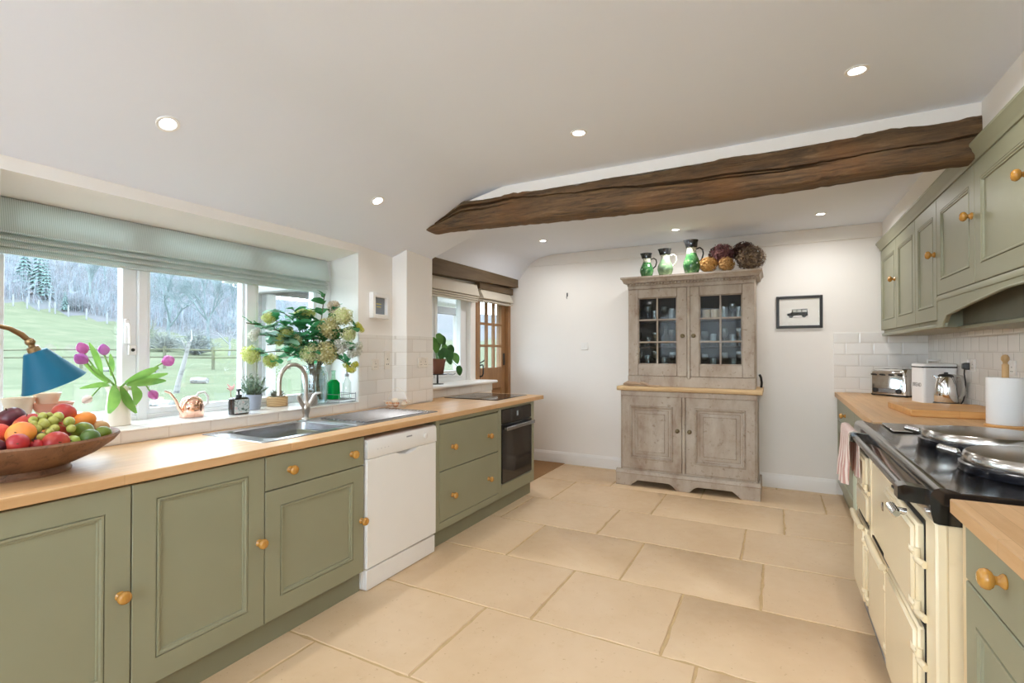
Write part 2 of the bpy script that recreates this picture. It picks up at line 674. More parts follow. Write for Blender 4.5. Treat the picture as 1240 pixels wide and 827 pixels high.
# window wall with its deep recess, the stepped pier and the alcove of the garden door
yA, yB_ = 3.13, 3.54
mb = MB()
mb.box(XO, XW, YR, 2.71, -.05, .978)
mb.prism([(XW, 2.085), (XW, 2.75), (XO, 2.75), (XO, 2.030), (-3.06, 2.040)], 'Y', YR, 2.7095)
mb.box(XO, XW, YR, .79, .978, 2.085)
mb.prism([(XW, 2.71), (XW - .045, yA), (-2.64, yA + .03), (-2.672, yB_), (XO, yB_), (XO, 2.76), (-3.07, 2.76)], 'Z', -.05, 2.75)
mb.box(XO, XA, yB_, 4.78, -.05, 1.02)
mb.box(XO, XA, yB_, 3.60, 1.02, 2.12)
mb.box(XO, XA, 4.68, 4.78, 1.02, 2.12)
mb.box(XO, XA, yB_, YB, 2.10, 2.75)
mb.box(XO, XA, 5.575, YB, -.05, 2.12)
mb.box(XA, -2.80, yB_, 4.80, -.05, 1.0)
struct('wall_left', mb, M['plaster'], 'white plaster window wall with deep recess and pier')
mb = MB().box(XO, XR + .15, YB, YB + .15, -.05, 2.75)
struct('wall_back', mb, M['plaster'], 'white plaster end wall behind the dresser')
mb = MB().box(XR, XR + .15, YR, YB, -.05, 2.75)
struct('wall_right', mb, M['plaster'], 'white wall behind the cooker')
mb = MB()
gx0, gx1, gz0, gz1 = -2.65, 1.05, 1.15, 2.46  # opening and window added behind the camera for more daylight on the ceiling
mb.box(XO, gx0, YR - .15, YR, -.05, 2.75)
mb.box(gx1, XR + .15, YR - .15, YR, -.05, 2.75)
mb.box(gx0, gx1, YR - .15, YR, gz1, 2.75)
mb.box(gx0, gx1, YR - .15, YR, -.05, gz0)
struct('wall_rear', mb, M['plaster'], 'white wall with an added daylight opening at the near end of the kitchen')
w3 = thing('added_daylight_window', 'wide white window added behind the camera to bring daylight onto the ceiling', 'window', ((gx0 + gx1) / 2, YR - .08, gz0), kind='structure')
mb = MB()
for k in range(5):
    x = gx0 + (gx1 - gx0 - .06) * k / 4
    mb.box(x, x + .06, YR - .11, YR - .05, gz0, gz1, .004)
mb.box(gx0, gx1, YR - .109, YR - .051, gz0 + .001, gz0 + .06, .004)
mb.box(gx0, gx1, YR - .109, YR - .051, gz1 - .06, gz1 - .001, .004)
struct('window_frame', mb, M['frame_white'], parent=w3)
for k in range(4):
    x = gx0 + (gx1 - gx0 - .06) * k / 4 + .06
    struct('pane', MB().box(x, x + (gx1 - gx0 - .06) / 4 - .06, YR - .083, YR - .077, gz0 + .06, gz1 - .06), M['glass'], parent=w3)
mb = MB().box(-8, 8, -16, YR - .15, -.14, -.06)  # unseen pale slab, added to throw skylight up through the added window
struct('ground_bounce_slab', mb, plain('pale_bounce_surface', lin(222, 226, 232), .8, var=.04, scale=1.5), 'pale slab added outside the near end window to bounce skylight upward')

# ceiling: flat over the middle, sloping down to the window wall
near = [(-2.78, 2.118), (-2.70, 2.150), (-2.55, 2.225), (-2.40, 2.302), (-2.25, 2.380), (-2.12, 2.447), (-2.04, 2.492), (-1.97, 2.520), (-1.88, 2.535), (-1.74, CEIL)]
far = [(-3.05, 2.20), (-2.88, 2.262), (-2.80, 2.36), (-2.70, 2.455), (-2.60, 2.505), (-2.45, 2.532), (-2.30, CEIL), (-2.10, CEIL), (-1.95, CEIL), (-1.74, CEIL)]


def y_end(x):
    return 3.52 + max(0, min(.75, x + 2.68)) * .29


mb = MB()
ys = [YR - .05, -1.5, 0, 1.2, 2.2, 3.0]
rings = [[(x, y, z) for x, z in near] for y in ys] + [[(x, y_end(x), z) for x, z in near]]
mb.loft(rings, False, False, closed=False)
mb.loft([[(x, y_end(x), z) for x, z in near], [(x, y_end(x) + .004, z) for x, z in far]], False, False, closed=False)
mb.loft([[(x, y_end(x) + .004, z) for x, z in far], [(x, 4.6, z) for x, z in far], [(x, YB + .05, z) for x, z in far]], False, False, closed=False)
mb.loft([[(-1.74, y, CEIL), (XR + .1, y, CEIL)] for y in (YR - .05, 0, 2, y_end(-1.74), 4.6, YB + .05)], False, False, closed=False)
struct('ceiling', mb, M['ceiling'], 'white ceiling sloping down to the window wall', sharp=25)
mb = MB().box(XO - .1, XR + .2, YR - .2, YB + .2, 2.76, 2.82)
struct('roof_deck', mb, M['plaster'], 'deck over the ceiling')

# trims: wall plate band on the end wall, soffit over the wall units, plaster strip over the beam
mb = MB().box(-2.84, XS, YB - .014, YB, 2.408, CEIL, .004)
struct('trim_1', mb, M['plaster'], 'shallow plaster band along the top of the end wall')
mb = MB().box(XS, XR, YR, YB, 2.318, CEIL)
struct('trim_2', mb, M['plaster'], 'boxed white soffit above the wall cabinets')
mb = MB()
mb.prism([(-2.05, 2.47), (-1.70, CEIL + .005), (XS, CEIL + .005), (XS, 2.47)], 'Y', 3.115, 3.27)
struct('trim_3', mb, M['plaster'], 'plaster packing strip between beam and ceiling')
mb = MB()
prof = [(0, 0), (.018, 0), (.018, .105), (.014, .118), (.009, .124), (.006, .135), (0, .138)]
mb.prism([(YB - d, z) for d, z in prof], 'X', -2.98, .50)
struct('baseboard_back', mb, M['gloss_white'], 'white moulded baseboard along the end wall')
mb = MB().prism([(YR + d, z) for d, z in prof], 'X', -2.7, .50)
struct('baseboard_rear', mb, M['gloss_white'], 'white baseboard on the near wall')

# tiling
t = .008
mb = MB().prism([(XW, 2.714), (XW + t, 2.714), (XW - .045 + t, yA - t), (-2.64 + t, yA + .03 - t), (-2.672 + t, yB_ + t * .3), (-2.672, yB_), (-2.64, yA + .03), (XW - .045, yA)], 'Z', .924, 1.482)
struct('trim_4', mb, M['tile_y'], 'white wall tiles on the pier between the windows')
mb = MB().box(XW, XW + t, YR, 2.714, .924, .985)
mb.box(-2.80, -2.80 + t, yB_, 4.80, .924, 1.0)
struct('trim_5', mb, M['tile_y'], 'white tiled upstand under the window sills')
mb = MB().box(XW, XW + t, YR, .785, .985, 1.482)
struct('trim_6', mb, M['tile_y'], 'white wall tiles beside the big window')
mb = MB().box(.487, XR, YB - t, YB, .972, 1.526)
struct('trim_7', mb, M['tile_x'], 'white wall tiles on the end wall behind the toaster')
mb = MB().box(XR - t, XR, YR, YB - t, .95, 1.526)
struct('trim_8', mb, tile_mat('white_metro_tiles_cooker', 'Y', w=0.155, h=0.108, off=(0, .03)), 'white wall tiles behind the cooker and worktops')

# big window's tiled sill
mb = MB().box(-3.06, XW + .010, .79, 2.714, .975, .987, .004)
struct('sill', mb, tile_mat('white_sill_tiles', 'Y', w=.152, h=.9, off=(.05, .3)), 'white tiled sill of the big window')

# ---------------------------------------------------------------- window_1
xf0, xf1 = -3.13, -3.06
w1 = thing('window_1', 'wide white casement window over the sink', 'window', (-3.09, 1.83, .985), kind='structure')
mb = MB()
mb.box(xf0 + .002, xf1 - .002, .79, 2.80, .986, 1.012, .004)
mb.box(xf0 + .002, xf1 - .002, .79, 2.80, 2.02, 2.10, .004)
mb.box(xf0, xf1, .785, .880, .98, 2.11, .004)
mb.box(xf0, xf1 + .012, 1.432, 1.480, .98, 2.11, .005)
mb.box(xf0, xf1 + .012, 2.055, 2.125, .98, 2.11, .005)
mb.box(xf0, xf1, 2.63, 2.80, .98, 2.11, .004)
struct('window_frame', mb, M['frame_white'], parent=w1)


def sash(y0, y1, st=.035, sr=None):
    mb = MB()
    mb.box(xf0 + .014, xf1 - .008, y0 + .002, y1 - .002, 1.010, 1.012 + .032, .004)
    mb.box(xf0 + .014, xf1 - .008, y0 + .002, y1 - .002, 1.99, 2.03, .004)
    mb.box(xf0 + .012, xf1 - .006, y0, y0 + st, 1.012, 2.03, .004)
    mb.box(xf0 + .012, xf1 - .006, y1 - (sr or st), y1, 1.012, 2.03, .004)
    o = struct('sash', mb, M['frame_white'], parent=w1)
    mb = MB().box(-3.103, -3.097, y0 + st, y1 - (sr or st), 1.044, 1.99)
    struct('pane', mb, M['glass'], parent=o)


sash(.880, 1.432, .028, .068)
sash(1.480, 2.055, .02)
sash(2.125, 2.63, .03)
mb = MB()
mb.box(-3.060, -3.052, 1.372, 1.392, 1.40, 1.53, .003)
mb.tube([(-3.052, 1.382, 1.50), (-3.035, 1.382, 1.50), (-3.03, 1.382, 1.49), (-3.028, 1.384, 1.40)], .007, 8)
struct('window_handle', mb, M['gloss_white'], parent=w1)
mb = MB().box(-3.062, -3.046, 1.388, 1.425, 1.338, 1.392, .003)
mb.lathe([(0, 0), (.010, 0), (.010, .006), (0, .006)], (0, 0, 0), 12)
lk = MB().box(-3.062, -3.046, 1.388, 1.425, 1.338, 1.392, .003)
o = struct('window_lock', lk, M['gloss_white'], parent=w1)
mb = MB(frame_T((-3.046, 1.4065, 1.365), (0, 1, 0), (0, 0, 1), (1, 0, 0))).lathe([(0, 0), (.009, 0), (.009, .003), (0, .003)], seg=12)
struct('keyhole', mb, M['black_plastic'], parent=o)

# ---------------------------------------------------------------- window_2 and its sill
w2 = thing('window_2', 'small white window in the alcove beside the door', 'window', (-3.08, 4.14, 1.035), kind='structure')
mb = MB()
fx0, fx1 = -3.12, -3.06
mb.box(fx0 + .002, fx1 - .002, 3.602, 4.678, 1.036, 1.085, .004)
mb.box(fx0 + .002, fx1 - .002, 3.602, 4.678, 2.06, 2.119, .004)
mb.box(fx0, fx1, 3.60, 3.66, 1.04, 2.12, .004)
mb.box(fx0, fx1, 4.60, 4.68, 1.04, 2.12, .004)
mb.box(fx0, fx1, 4.03, 4.085, 1.04, 2.12, .004)
struct('window_frame', mb, M['frame_white'], parent=w2)
for a, b in ((3.66, 4.03), (4.085, 4.60)):
    mb = MB()
    mb.box(fx0 + .010, fx1 + .010, a + .002, b - .002, 1.084, 1.15, .004)
    mb.box(fx0 + .010, fx1 + .010, a + .002, b - .002, 2.02, 2.066, .004)
    mb.box(fx0 + .008, fx1 + .012, a, a + .045, 1.085, 2.06, .004)
    mb.box(fx0 + .008, fx1 + .012, b - .05, b, 1.085, 2.06, .004)
    o = struct('sash', mb, M['frame_white'], parent=w2)
    mb = MB().box(-3.092, -3.087, a + .045, b - .05, 1.15, 2.02)
    struct('pane', mb, M['glass'], parent=o)
mb = MB().tube([(-3.03, 4.28, 1.12), (-3.02, 4.30, 1.115), (-3.018, 4.36, 1.108), (-3.02, 4.40, 1.115), (-3.03, 4.42, 1.12)], .006, 8)
struct('window_stay', mb, M['steel'], parent=w2)
mb = MB()
mb.prism([(-3.08, 1.003), (-2.755, 1.003), (-2.742, 1.009), (-2.737, 1.020), (-2.742, 1.031), (-2.755, 1.037), (-3.08, 1.037)], 'Y', yB_ + .002, 4.83)
struct('windowsill', mb, M['gloss_white'], 'white rounded sill board of the alcove window')

# ---------------------------------------------------------------- door_1
d1 = thing('door_1', 'oak garden door with nine small panes', 'door', (XA, 5.18, 0), kind='structure')
mb = MB()
mb.box(XO, XA + .015, 4.78, 4.85, 0, 2.10, .004)
mb.box(XO, XA + .015, 5.535, 5.60, 0, 2.10, .004)
mb.box(XO, XA + .015, 4.78, 5.60, 2.04, 2.11, .004)
struct('door_frame', mb, M['door_wood'], parent=d1)
dx0, dx1 = -3.075, -3.03
y0, y1 = 4.852, 5.533
py0, py1, pz0, pz1 = 4.935, 5.435, 1.16, 1.94
mb = MB()
mb.box(dx0, dx1, y0, py0, .01, 2.035, .003)
mb.box(dx0, dx1, py1, y1, .01, 2.035, .003)
mb.box(dx0, dx1, py0, py1, pz1, 2.035, .003)
mb.box(dx0, dx1, py0, py1, .90, pz0, .003)
mb.box(dx0, dx1, py0, py1, .01, .20, .003)
mb.box(dx0, dx1, (py0 + py1) / 2 - .04, (py0 + py1) / 2 + .04, .20, .90, .003)
mb.box(dx0 + .012, dx1 - .014, py0, py1, .20, .90)
leaf_o = struct('door_leaf', mb, M['door_wood'], parent=d1)
mb = MB()
for k in (1, 2):
    yy = py0 + (py1 - py0) * k / 3
    mb.box(dx0 + .004, dx1 - .004, yy - .014, yy + .014, pz0, pz1, .003)
    zz = pz0 + (pz1 - pz0) * k / 3
    mb.box(dx0 + .005, dx1 - .005, py0, py1, zz - .014, zz + .014, .003)
struct('glazing_bar', mb, M['door_wood'], parent=leaf_o)
for i in range(3):
    for j in range(3):
        a = py0 + (py1 - py0) * i / 3; b = py0 + (py1 - py0) * (i + 1) / 3
        c = pz0 + (pz1 - pz0) * j / 3; e = pz0 + (pz1 - pz0) * (j + 1) / 3
        struct('pane', MB().box(-3.054, -3.05, a, b, c, e), M['glass'], parent=leaf_o)
mb = MB()
mb.box(-3.03, -3.018, 4.875, 4.915, 1.00, 1.24, .004)
mb.tube([(-3.018, 4.893, 1.19), (-2.975, 4.893, 1.20), (-2.965, 4.893, 1.185), (-2.965, 4.893, 1.10), (-2.98, 4.893, 1.07), (-3.018, 4.893, 1.06)], .009, 8)
mb.tube([(-3.018, 4.893, 1.215), (-2.98, 4.895, 1.235), (-2.955, 4.90, 1.25)], [.006, .007, .009], 8)
struct('door_latch', mb, M['black_plastic'], parent=leaf_o)
mb = MB().box(-3.03, -3.022, 5.47, 5.515, 1.18, 1.33, .003)
struct('door_bolt', mb, M['black_plastic'], parent=leaf_o)

# lintel timber over window and door
mb = MB()
mb.loft([[(-2.885, yB_ + .003, 2.102), (-3.05, yB_ + .003, 2.102), (-3.05, yB_ + .003, 2.262), (-2.885, yB_ + .003, 2.262)],
         [(-2.885, 4.2, 2.115), (-3.05, 4.2, 2.115), (-3.05, 4.2, 2.262), (-2.887, 4.2, 2.262)],
         [(-2.88, 4.9, 2.138), (-3.05, 4.9, 2.138), (-3.05, 4.9, 2.285), (-2.882, 4.9, 2.285)],
         [(-2.885, YB - .01, 2.160), (-3.05, YB - .01, 2.160), (-3.05, YB - .01, 2.312), (-2.885, YB - .01, 2.312)]])
struct('lintel', mb, M['lintel_wood'], 'brown timber lintel over the alcove window and door')
mb = MB().box(-2.99, -2.93, 4.76, 5.56, 2.06, 2.14, .003)
struct('trim_9', mb, M['lintel_wood'], 'dark batten above the door blind')

# old oak ceiling beam: front face has long drying cracks, underside waney
rb = random.Random(3)
mb = MB()
N = 90
xa, xb = -2.41, .885
rings = []
for i in range(N + 1):
    k = i / N
    x = xa + (xb - xa) * k
    sag = -.036 * math.sin(PI * k) + .012 * math.sin(k * 9) * .4
    zb = 2.300 + sag * .9 + rb.uniform(-.003, .003) - .02 * k
    zt = 2.484 + sag * .35 + rb.uniform(-.004, .004) + .006 * math.sin(k * 31) + .004 * math.sin(k * 57 + 1)
    if k < .12:
        zt = min(zt, 2.3 + .54 * (x - xa) + .006)
    if zt < zb + .012: zt = zb + .012
    h = zt - zb
    yf = 3.10
    c1 = zb + h * (.62 + .16 * math.sin(k * 5 + .6))
    c2 = zb + h * (.50 + .13 * math.sin(k * 5 + .2))
    d1_ = .060 * (0.35 + .65 * abs(math.sin(k * 6 + 1)))
    d2_ = .045 * max(0, math.sin(k * 11 + .3))
    g1, g2 = .011 * min(1, h * 8) * (.35 + .65 * abs(math.sin(k * 6 + 1))), .008 * min(1, h * 8) * max(0.1, math.sin(k * 11 + .3))
    jj = lambda: rb.uniform(-.003, .003)
    ring = [(yf + .035, zb - .0), (yf + .012 + jj(), zb + .10 * h), (yf + jj(), zb + .25 * h),
            (yf + jj() - .002, c2 - g2), (yf + d2_, c2), (yf + jj(), c2 + g2),
            (yf + jj(), c1 - g1), (yf + d1_, c1), (yf + .003 + jj(), c1 + g1),
            (yf + .008 + jj(), zb + .93 * h), (yf + .02, zt), (yf + .17, zt), (yf + .185, zb + .5 * h), (yf + .17, zb + .1 * h), (yf + .13, zb - .004)]
    rings.append([(x, a, b) for a, b in ring])
mb.loft(rings)
m, n, l, b = base_mat('old_oak', lin(92, 68, 46), 0.75)
v = coords(n, l, (1.6, 16, 16))
f = noise(n, l, v, 2.6, 8, .65, .8)
c = ramp(n, l, f, [(0.28, lin(44, 32, 22)), (0.45, lin(92, 70, 48)), (0.60, lin(118, 90, 60)), (0.78, lin(152, 126, 94))])
v2 = coords(n, l)
f2 = noise(n, l, v2, 3, 4, .6)
c = mixc(n, l, ramp(n, l, f2, [(0.5, (0, 0, 0, 1)), (0.7, (.4, .4, .4, 1))]), c, lin(132, 84, 40))
l.new(c, b.inputs['Base Color'])
bump(n, l, b, f, 1.0, .014)
bo = struct('beam', mb, m, 'old cracked oak beam across the ceiling', sharp=50)

# doormat well in front of the door
mb = MB().box(-2.98, -2.25, 4.66, 5.60, .000, .008, .003)
m, n, l, b = base_mat('coir', lin(150, 112, 72), 0.95)
v = coords(n, l)
f = noise(n, l, v, 160, 3, .7)
l.new(ramp(n, l, f, [(0.3, lin(122, 88, 54)), (0.7, lin(176, 136, 92))]), b.inputs['Base Color'])
bump(n, l, b, f, .8, .006)
tag(obj('doormat', mb, m), 'brown coir doormat on the floor in front of the garden door', 'doormat')

# ---------------------------------------------------------------- recessed downlights
def emit(name, col, s):
    m = bpy.data.materials.new(name)
    m.use_nodes = True
    n = m.node_tree.nodes
    n['Principled BSDF'].inputs['Emission Color'].default_value = col
    n['Principled BSDF'].inputs['Emission Strength'].default_value = s
    n['Principled BSDF'].inputs['Base Color'].default_value = (0.9, 0.9, 0.9, 1)
    return m


M['lamp'] = emit('lit_lamp', (1.0, 0.98, 0.95, 1), 14.0)
lamp_data = bpy.data.lights.new('downlight_bulb', 'AREA')
lamp_data.shape = 'DISK'
lamp_data.size = 0.075
lamp_data.energy = LAMP_WATTS
lamp_data.color = (1.0, 0.98, 0.955)
lamp_data.spread = R(165)


lamp_bright = lamp_data.copy()
lamp_bright.energy = LAMP_WATTS * 1.6
lamp_soft = lamp_data.copy()
lamp_soft.energy = LAMP_WATTS * .7


def downlight(x, y, z, tilt, label, data=lamp_data):
    t_ = thing('downlight', label, 'downlight', (x, y, z), 'recessed ceiling downlights')
    T = Matrix.Translation((x, y, z)) @ Matrix.Rotation(tilt, 4, 'Y')
    mb = MB(T).lathe([(.030, .004), (.030, -.001), (.033, -.004), (.042, -.005), (.045, -.003), (.045, .001), (.040, .004)], seg=28)
    obj('trim_ring', mb, M['gloss_white'], t_)
    mb = MB(T).lathe([(0, .001), (.031, .001), (.031, -.0015), (0, -.0015)], seg=24)
    obj('lamp_face', mb, M['lamp'], t_)
    lo = bpy.data.objects.new('bulb', data)
    S.collection.objects.link(lo)
    lo.parent = t_
    lo.location = T.to_3x3() @ Vector((0, 0, -.010))
    lo.rotation_euler = (0, tilt, 0)
    return t_


sl = -math.atan(.52)
downlight(-2.322, 1.198, 2.343, sl, 'lit downlight in the sloping ceiling over the fruit bowl end of the worktop')
downlight(-2.312, 2.473, 2.348, sl, 'lit downlight in the sloping ceiling above the sink drainer')
downlight(-.937, 2.54, CEIL, 0, 'lit downlight in the flat ceiling just before the beam, mid room', lamp_soft)
downlight(.307, 2.52, CEIL, 0, 'lit downlight in the flat ceiling before the beam, near the wall cabinets', lamp_bright)
downlight(-2.20, 4.86, CEIL, 0, 'lit downlight beyond the beam, near the garden door', lamp_bright)
downlight(-.857, 5.015, CEIL, 0, 'lit downlight beyond the beam above the dresser', lamp_bright)
downlight(.348, 5.026, CEIL, 0, 'lit downlight beyond the beam above the framed picture', lamp_bright)
for x, y in ((-2.3, -.1), (-.937, .35), (.307, .35), (-.937, -1.6), (.307, -1.6)):
    downlight(x, y, CEIL if x > -2 else 2.354, 0 if x > -2 else sl, 'lit downlight in the ceiling at the near end of the kitchen')

# ---------------------------------------------------------------- roman blinds
def blind(name, label, y0, y1, x, zt, zfold, folds, step, mat, proud=.05, slope0=0.0):
    """a raised roman blind: flat drop, then folded pleats one under another"""
    root = thing(name, label, 'blind', (x, (y0 + y1) / 2, zt - .2))
    mb = MB()
    mb.prism([(x, zt), (x + .030, zt), (x + proud, zfold + .012), (x + proud + .004, zfold + .003), (x + proud - .004, zfold - .003), (x + .030, zfold + .001), (x, zfold + .004)], 'Y', y0, y1)
    obj('blind_fabric', mb, mat, root)
    for k in range(folds):
        z1 = zfold - step * k
        z0 = z1 - step * 1.05
        p = proud - .006 - .003 * k
        mb = MB()
        e = .004 * (k + 1)
        mb.prism([(x + .002, z1 + .012), (x + .020, z1 + .010), (x + .024, z1 - .003), (x + p - .005, z0 + .013), (x + p, z0 + .005), (x + p - .003, z0 - .001), (x + p - .014, z0 - .002), (x + .004, z0 + .004)], 'Y', y0 + e, y1 - e)
        obj('pleat', mb, mat, root)
    zb_ = zfold - step * folds
    obj('blind_lining', MB().box(x - .004, x + .014, y0 + .008, y1 - .008, zb_, zfold + .04), mat, root)
    mb = MB().box(x + .002, x + .026, y0 + .004, y1 - .004, zt - .01, zt + .002, .002)
    obj('headrail', mb, M['dark_gap'], root)
    return root


blind('roman_blind', 'wide striped grey green roman blind drawn up over the sink window', .805, 2.68, -3.045, 2.042, 1.885, 3, .030, M['blind'], .06)
blind('roman_blind', 'cream roman blind drawn up over the small alcove window with the potted plant', 3.60, 4.735, -2.985, 2.100, 1.968, 3, .022, M['blind_plain'], .065)
blind('roman_blind', 'short cream roman blind at the top of the oak garden door', 4.80, 5.52, -2.99, 2.085, 1.955, 1, .032, M['blind_plain'], .085)

# ================================================================== THE SINK RUN
XF = -2.05     # face of doors and drawers
ZW = 0.922     # worktop height
TH = 0.037


def carcass(name, label, y0, y1, x0=-2.66, x1=-2.0725, z0=.12, z1=.882, rails=(), group=None):
    root = thing(name, label, 'kitchen cabinet', ((x0 + x1) / 2, (y0 + y1) / 2, z0), group)
    mb = MB()
    a = .0015
    mb.box(x0, x1, y0 + a, y0 + .018, z0, z1)
    mb.box(x0, x1, y1 - .018, y1 - a, z0, z1)
    mb.box(x0, x0 + .012, y0 + .018, y1 - .018, z0, z1)
    mb.box(x0 + .012, x1, y0 + .018, y1 - .018, z0, z0 + .018)
    for r in rails:
        mb.box(x1 - .04, x1, y0 + .018, y1 - .018, r - .01, r + .01)
    obj('carcass', mb, M['sage'], root)
    return root


def knob_on(par, T, s=1.0, label=None):
    o = obj('knob', knob_mb(T, s), M['knob'], par)
    return o


def door_left(root, y0, y1, z0, z1, knob=None, stile=.078, rail_top=None):
    mb = panel_front(MB(T_left(XF, y0, z0)), y1 - y0, z1 - z0, .021, stile, rail=.092, rail_top=rail_top)
    d = obj('door', mb, M['sage'], root)
    if knob: knob_on(d, T_left(XF, knob[0], knob[1]))
    return d


def drawer_left(root, y0, y1, z0, z1, knobs):
    mb = MB().box(XF - .021, XF, y0, y1, z0, z1, .003)
    d = obj('drawer', mb, M['sage'], root)
    for ky, kz in knobs: knob_on(d, T_left(XF, ky, kz))
    return d


g = .002
c1 = carcass('base_cabinet', 'sage green base cabinet under the fruit bowl, its knob beside the neighbouring door', .42, .947)
door_left(c1, .42 + g, .947 - g, .122, .876, (.912, .495), rail_top=.080)
c2 = carcass('base_cabinet', 'sage green single door base cabinet between the fruit bowl and the sink', .947, 1.476)
door_left(c2, .947 + g, 1.476 - g, .122, .876, (1.447, .500), rail_top=.066)
c3 = carcass('base_cabinet', 'sage green sink base cabinet with a drawer front over a door, beside the dishwasher', 1.476, 2.092, rails=(.717,))
drawer_left(c3, 1.476 + g, 2.092 - g, .720, .876, ((1.606, .796), (1.998, .796)))
door_left(c3, 1.476 + g, 2.092 - g, .122, .715, (2.070, .412), rail_top=.075)
c0 = carcass('base_cabinet', 'sage green base cabinet at the near end of the sink run', -.11, .42)
door_left(c0, -.11 + g, .42 - g, .122, .876, (-.07, .495), rail_top=.08)

# dishwasher
dw = thing('dishwasher', 'white freestanding dishwasher between the sink cabinet and the drawers', 'dishwasher', (-2.33, 2.424, 0))
mb = MB()
mb.box(-2.62, -2.075, 2.100, 2.748, .015, .856, .003)
obj('body', mb, M['white_enamel'], dw)
ya, yb = 2.103, 2.746
mb = MB()
pr = [(-2.075, .748), (-2.036, .748), (-2.034, .752), (-2.036, .835), (-2.044, .852), (-2.058, .857), (-2.075, .857)]
mb.prism(pr, 'Y', ya, yb)
cp = obj('control_panel', mb, M['white_enamel'], dw)
mb = MB(T_left(-2.0352, 2.627, .803)).lathe([(0, -.002), (.019, -.002), (.019, .004), (.016, .006), (0, .006)], seg=20)
obj('programme_dial', mb, M['white_enamel'], cp)
mb = MB(T_left(-2.0352, 2.465, .825)).box(-.026, .026, -.004, .004, -.001, .0008)
obj('maker_mark', mb, plain('grey_print', lin(150, 150, 155), .5), cp)
mb = MB()
for k in range(4):
    mb.box(-2.0362, -2.0345, 2.18 + .03 * k, 2.188 + .03 * k, .79, .795)
obj('indicator', mb, plain('pale_grey_print', lin(200, 200, 205), .5), cp)
# door with scooped handle
mb = MB()
N = 24
top = []
for i in range(N + 1):
    y = ya + (yb - ya) * i / N
    k = max(0, 1 - abs(y - 2.452) / .105)
    top.append((y, .744 - .026 * (k ** .6)))
poly = [(ya, .128)] + top + [(yb, .128)]
mb.loft([[(-2.078, y, z) for y, z in poly], [(-2.042, y, z) for y, z in poly], [(-2.038, y + (.003 if y < 2.3 else -.003) * (abs(y - 2.424) > .3), z - .003 if z > .3 else z + .003) for y, z in poly]])
obj('door', mb, M['white_enamel'], dw)
mb = MB().prism([(-2.09, .70), (-2.052, .70), (-2.066, .725), (-2.09, .746)], 'Y', 2.35, 2.555)
obj('handle_recess', mb, plain('grey_recess', lin(205, 205, 208), .4), dw)
mb = MB().box(-2.60, -2.044, 2.106, 2.742, .004, .117, .003)
obj('kick_panel', mb, M['white_enamel'], dw)

# drawers and oven housing share one framed run
c4 = carcass('base_cabinet', 'sage green cabinet of two deep drawers beyond the dishwasher', 2.762, 3.640, rails=(.85,))
mb = MB()
mb.box(-2.0725, XF, 2.762, 2.800, .12, .885, .002)
mb.box(-2.0725, XF, 3.622, 3.640, .12, .885, .002)
mb.box(-2.0725, XF, 2.800, 3.622, .12, .172, .002)
mb.box(-2.0725, XF, 2.800, 3.622, .856, .885, .002)
obj('face_frame', mb, M['sage'], c4)


def drawer4(z0, z1, kz):
    mb = MB().box(-2.072, XF + .001, 2.8035, 3.6185, z0, z1, .0025)
    d = obj('drawer', mb, M['sage'], c4)
    for ky in (2.955, 3.462): knob_on(d, T_left(XF, ky, kz))


drawer4(.1755, .520, .330)
drawer4(.5255, .846, .676)
c5 = carcass('oven_housing', 'sage green cabinet end housing the built-in oven under the hob', 3.640, 4.318)
mb = MB()
mb.box(-2.0725, XF, 3.640, 3.676, .12, .885, .002)
mb.box(-2.0725, XF, 4.250, 4.318, .12, .885, .002)
mb.box(-2.0725, XF, 3.676, 4.250, .12, .228, .002)
mb.box(-2.0725, XF, 3.676, 4.250, .862, .885, .002)
mb.box(-2.0725, XF + .004, 3.676, 4.250, .206, .226, .002)
obj('face_frame', mb, M['sage'], c5)
mb = MB().box(-2.67, -2.0725, 4.3185, 4.336, .12, .885, .002)
obj('end_panel', mb, M['sage'], c5)

ov = thing('oven', 'black glass built-in oven with steel bar handle', 'oven', (-2.3, 3.963, .23))
mb = MB().box(-2.60, -2.058, 3.680, 4.246, .232, .858, .002)
obj('body', mb, M['black_plastic'], ov)
mb = MB().box(-2.058, -2.044, 3.680, 4.246, .742, .858, .003)
cp = obj('control_panel', mb, M['black_glass'], ov)
mb = MB(T_left(-2.044, 3.963, .805)).box(-.016, .016, -.022, .022, 0, .0008)
obj('display', mb, plain('pale_display', lin(150, 160, 165), .3), cp)
mb = MB().box(-2.058, -2.040, 3.680, 4.246, .236, .730, .003)
dr = obj('door', mb, M['black_glass'], ov)
mb = MB().box(-2.041, -2.0392, 3.745, 4.19, .36, .66, .0008)
obj('door_window', mb, plain('smoked_window', (.035, .030, .027, 1), .08), dr)
mb = MB()
mb.box(-2.012, -1.998, 3.690, 4.238, .684, .716, .005)
mb.box(-2.040, -2.005, 3.700, 3.722, .690, .710, .003)
mb.box(-2.040, -2.005, 4.206, 4.228, .690, .710, .003)
obj('handle', mb, M['steel'], dr)

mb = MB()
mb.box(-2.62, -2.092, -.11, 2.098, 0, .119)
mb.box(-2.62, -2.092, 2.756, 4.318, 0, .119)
struct('trim_10', mb, M['sage_dark'], 'recessed sage green plinth under the sink run')

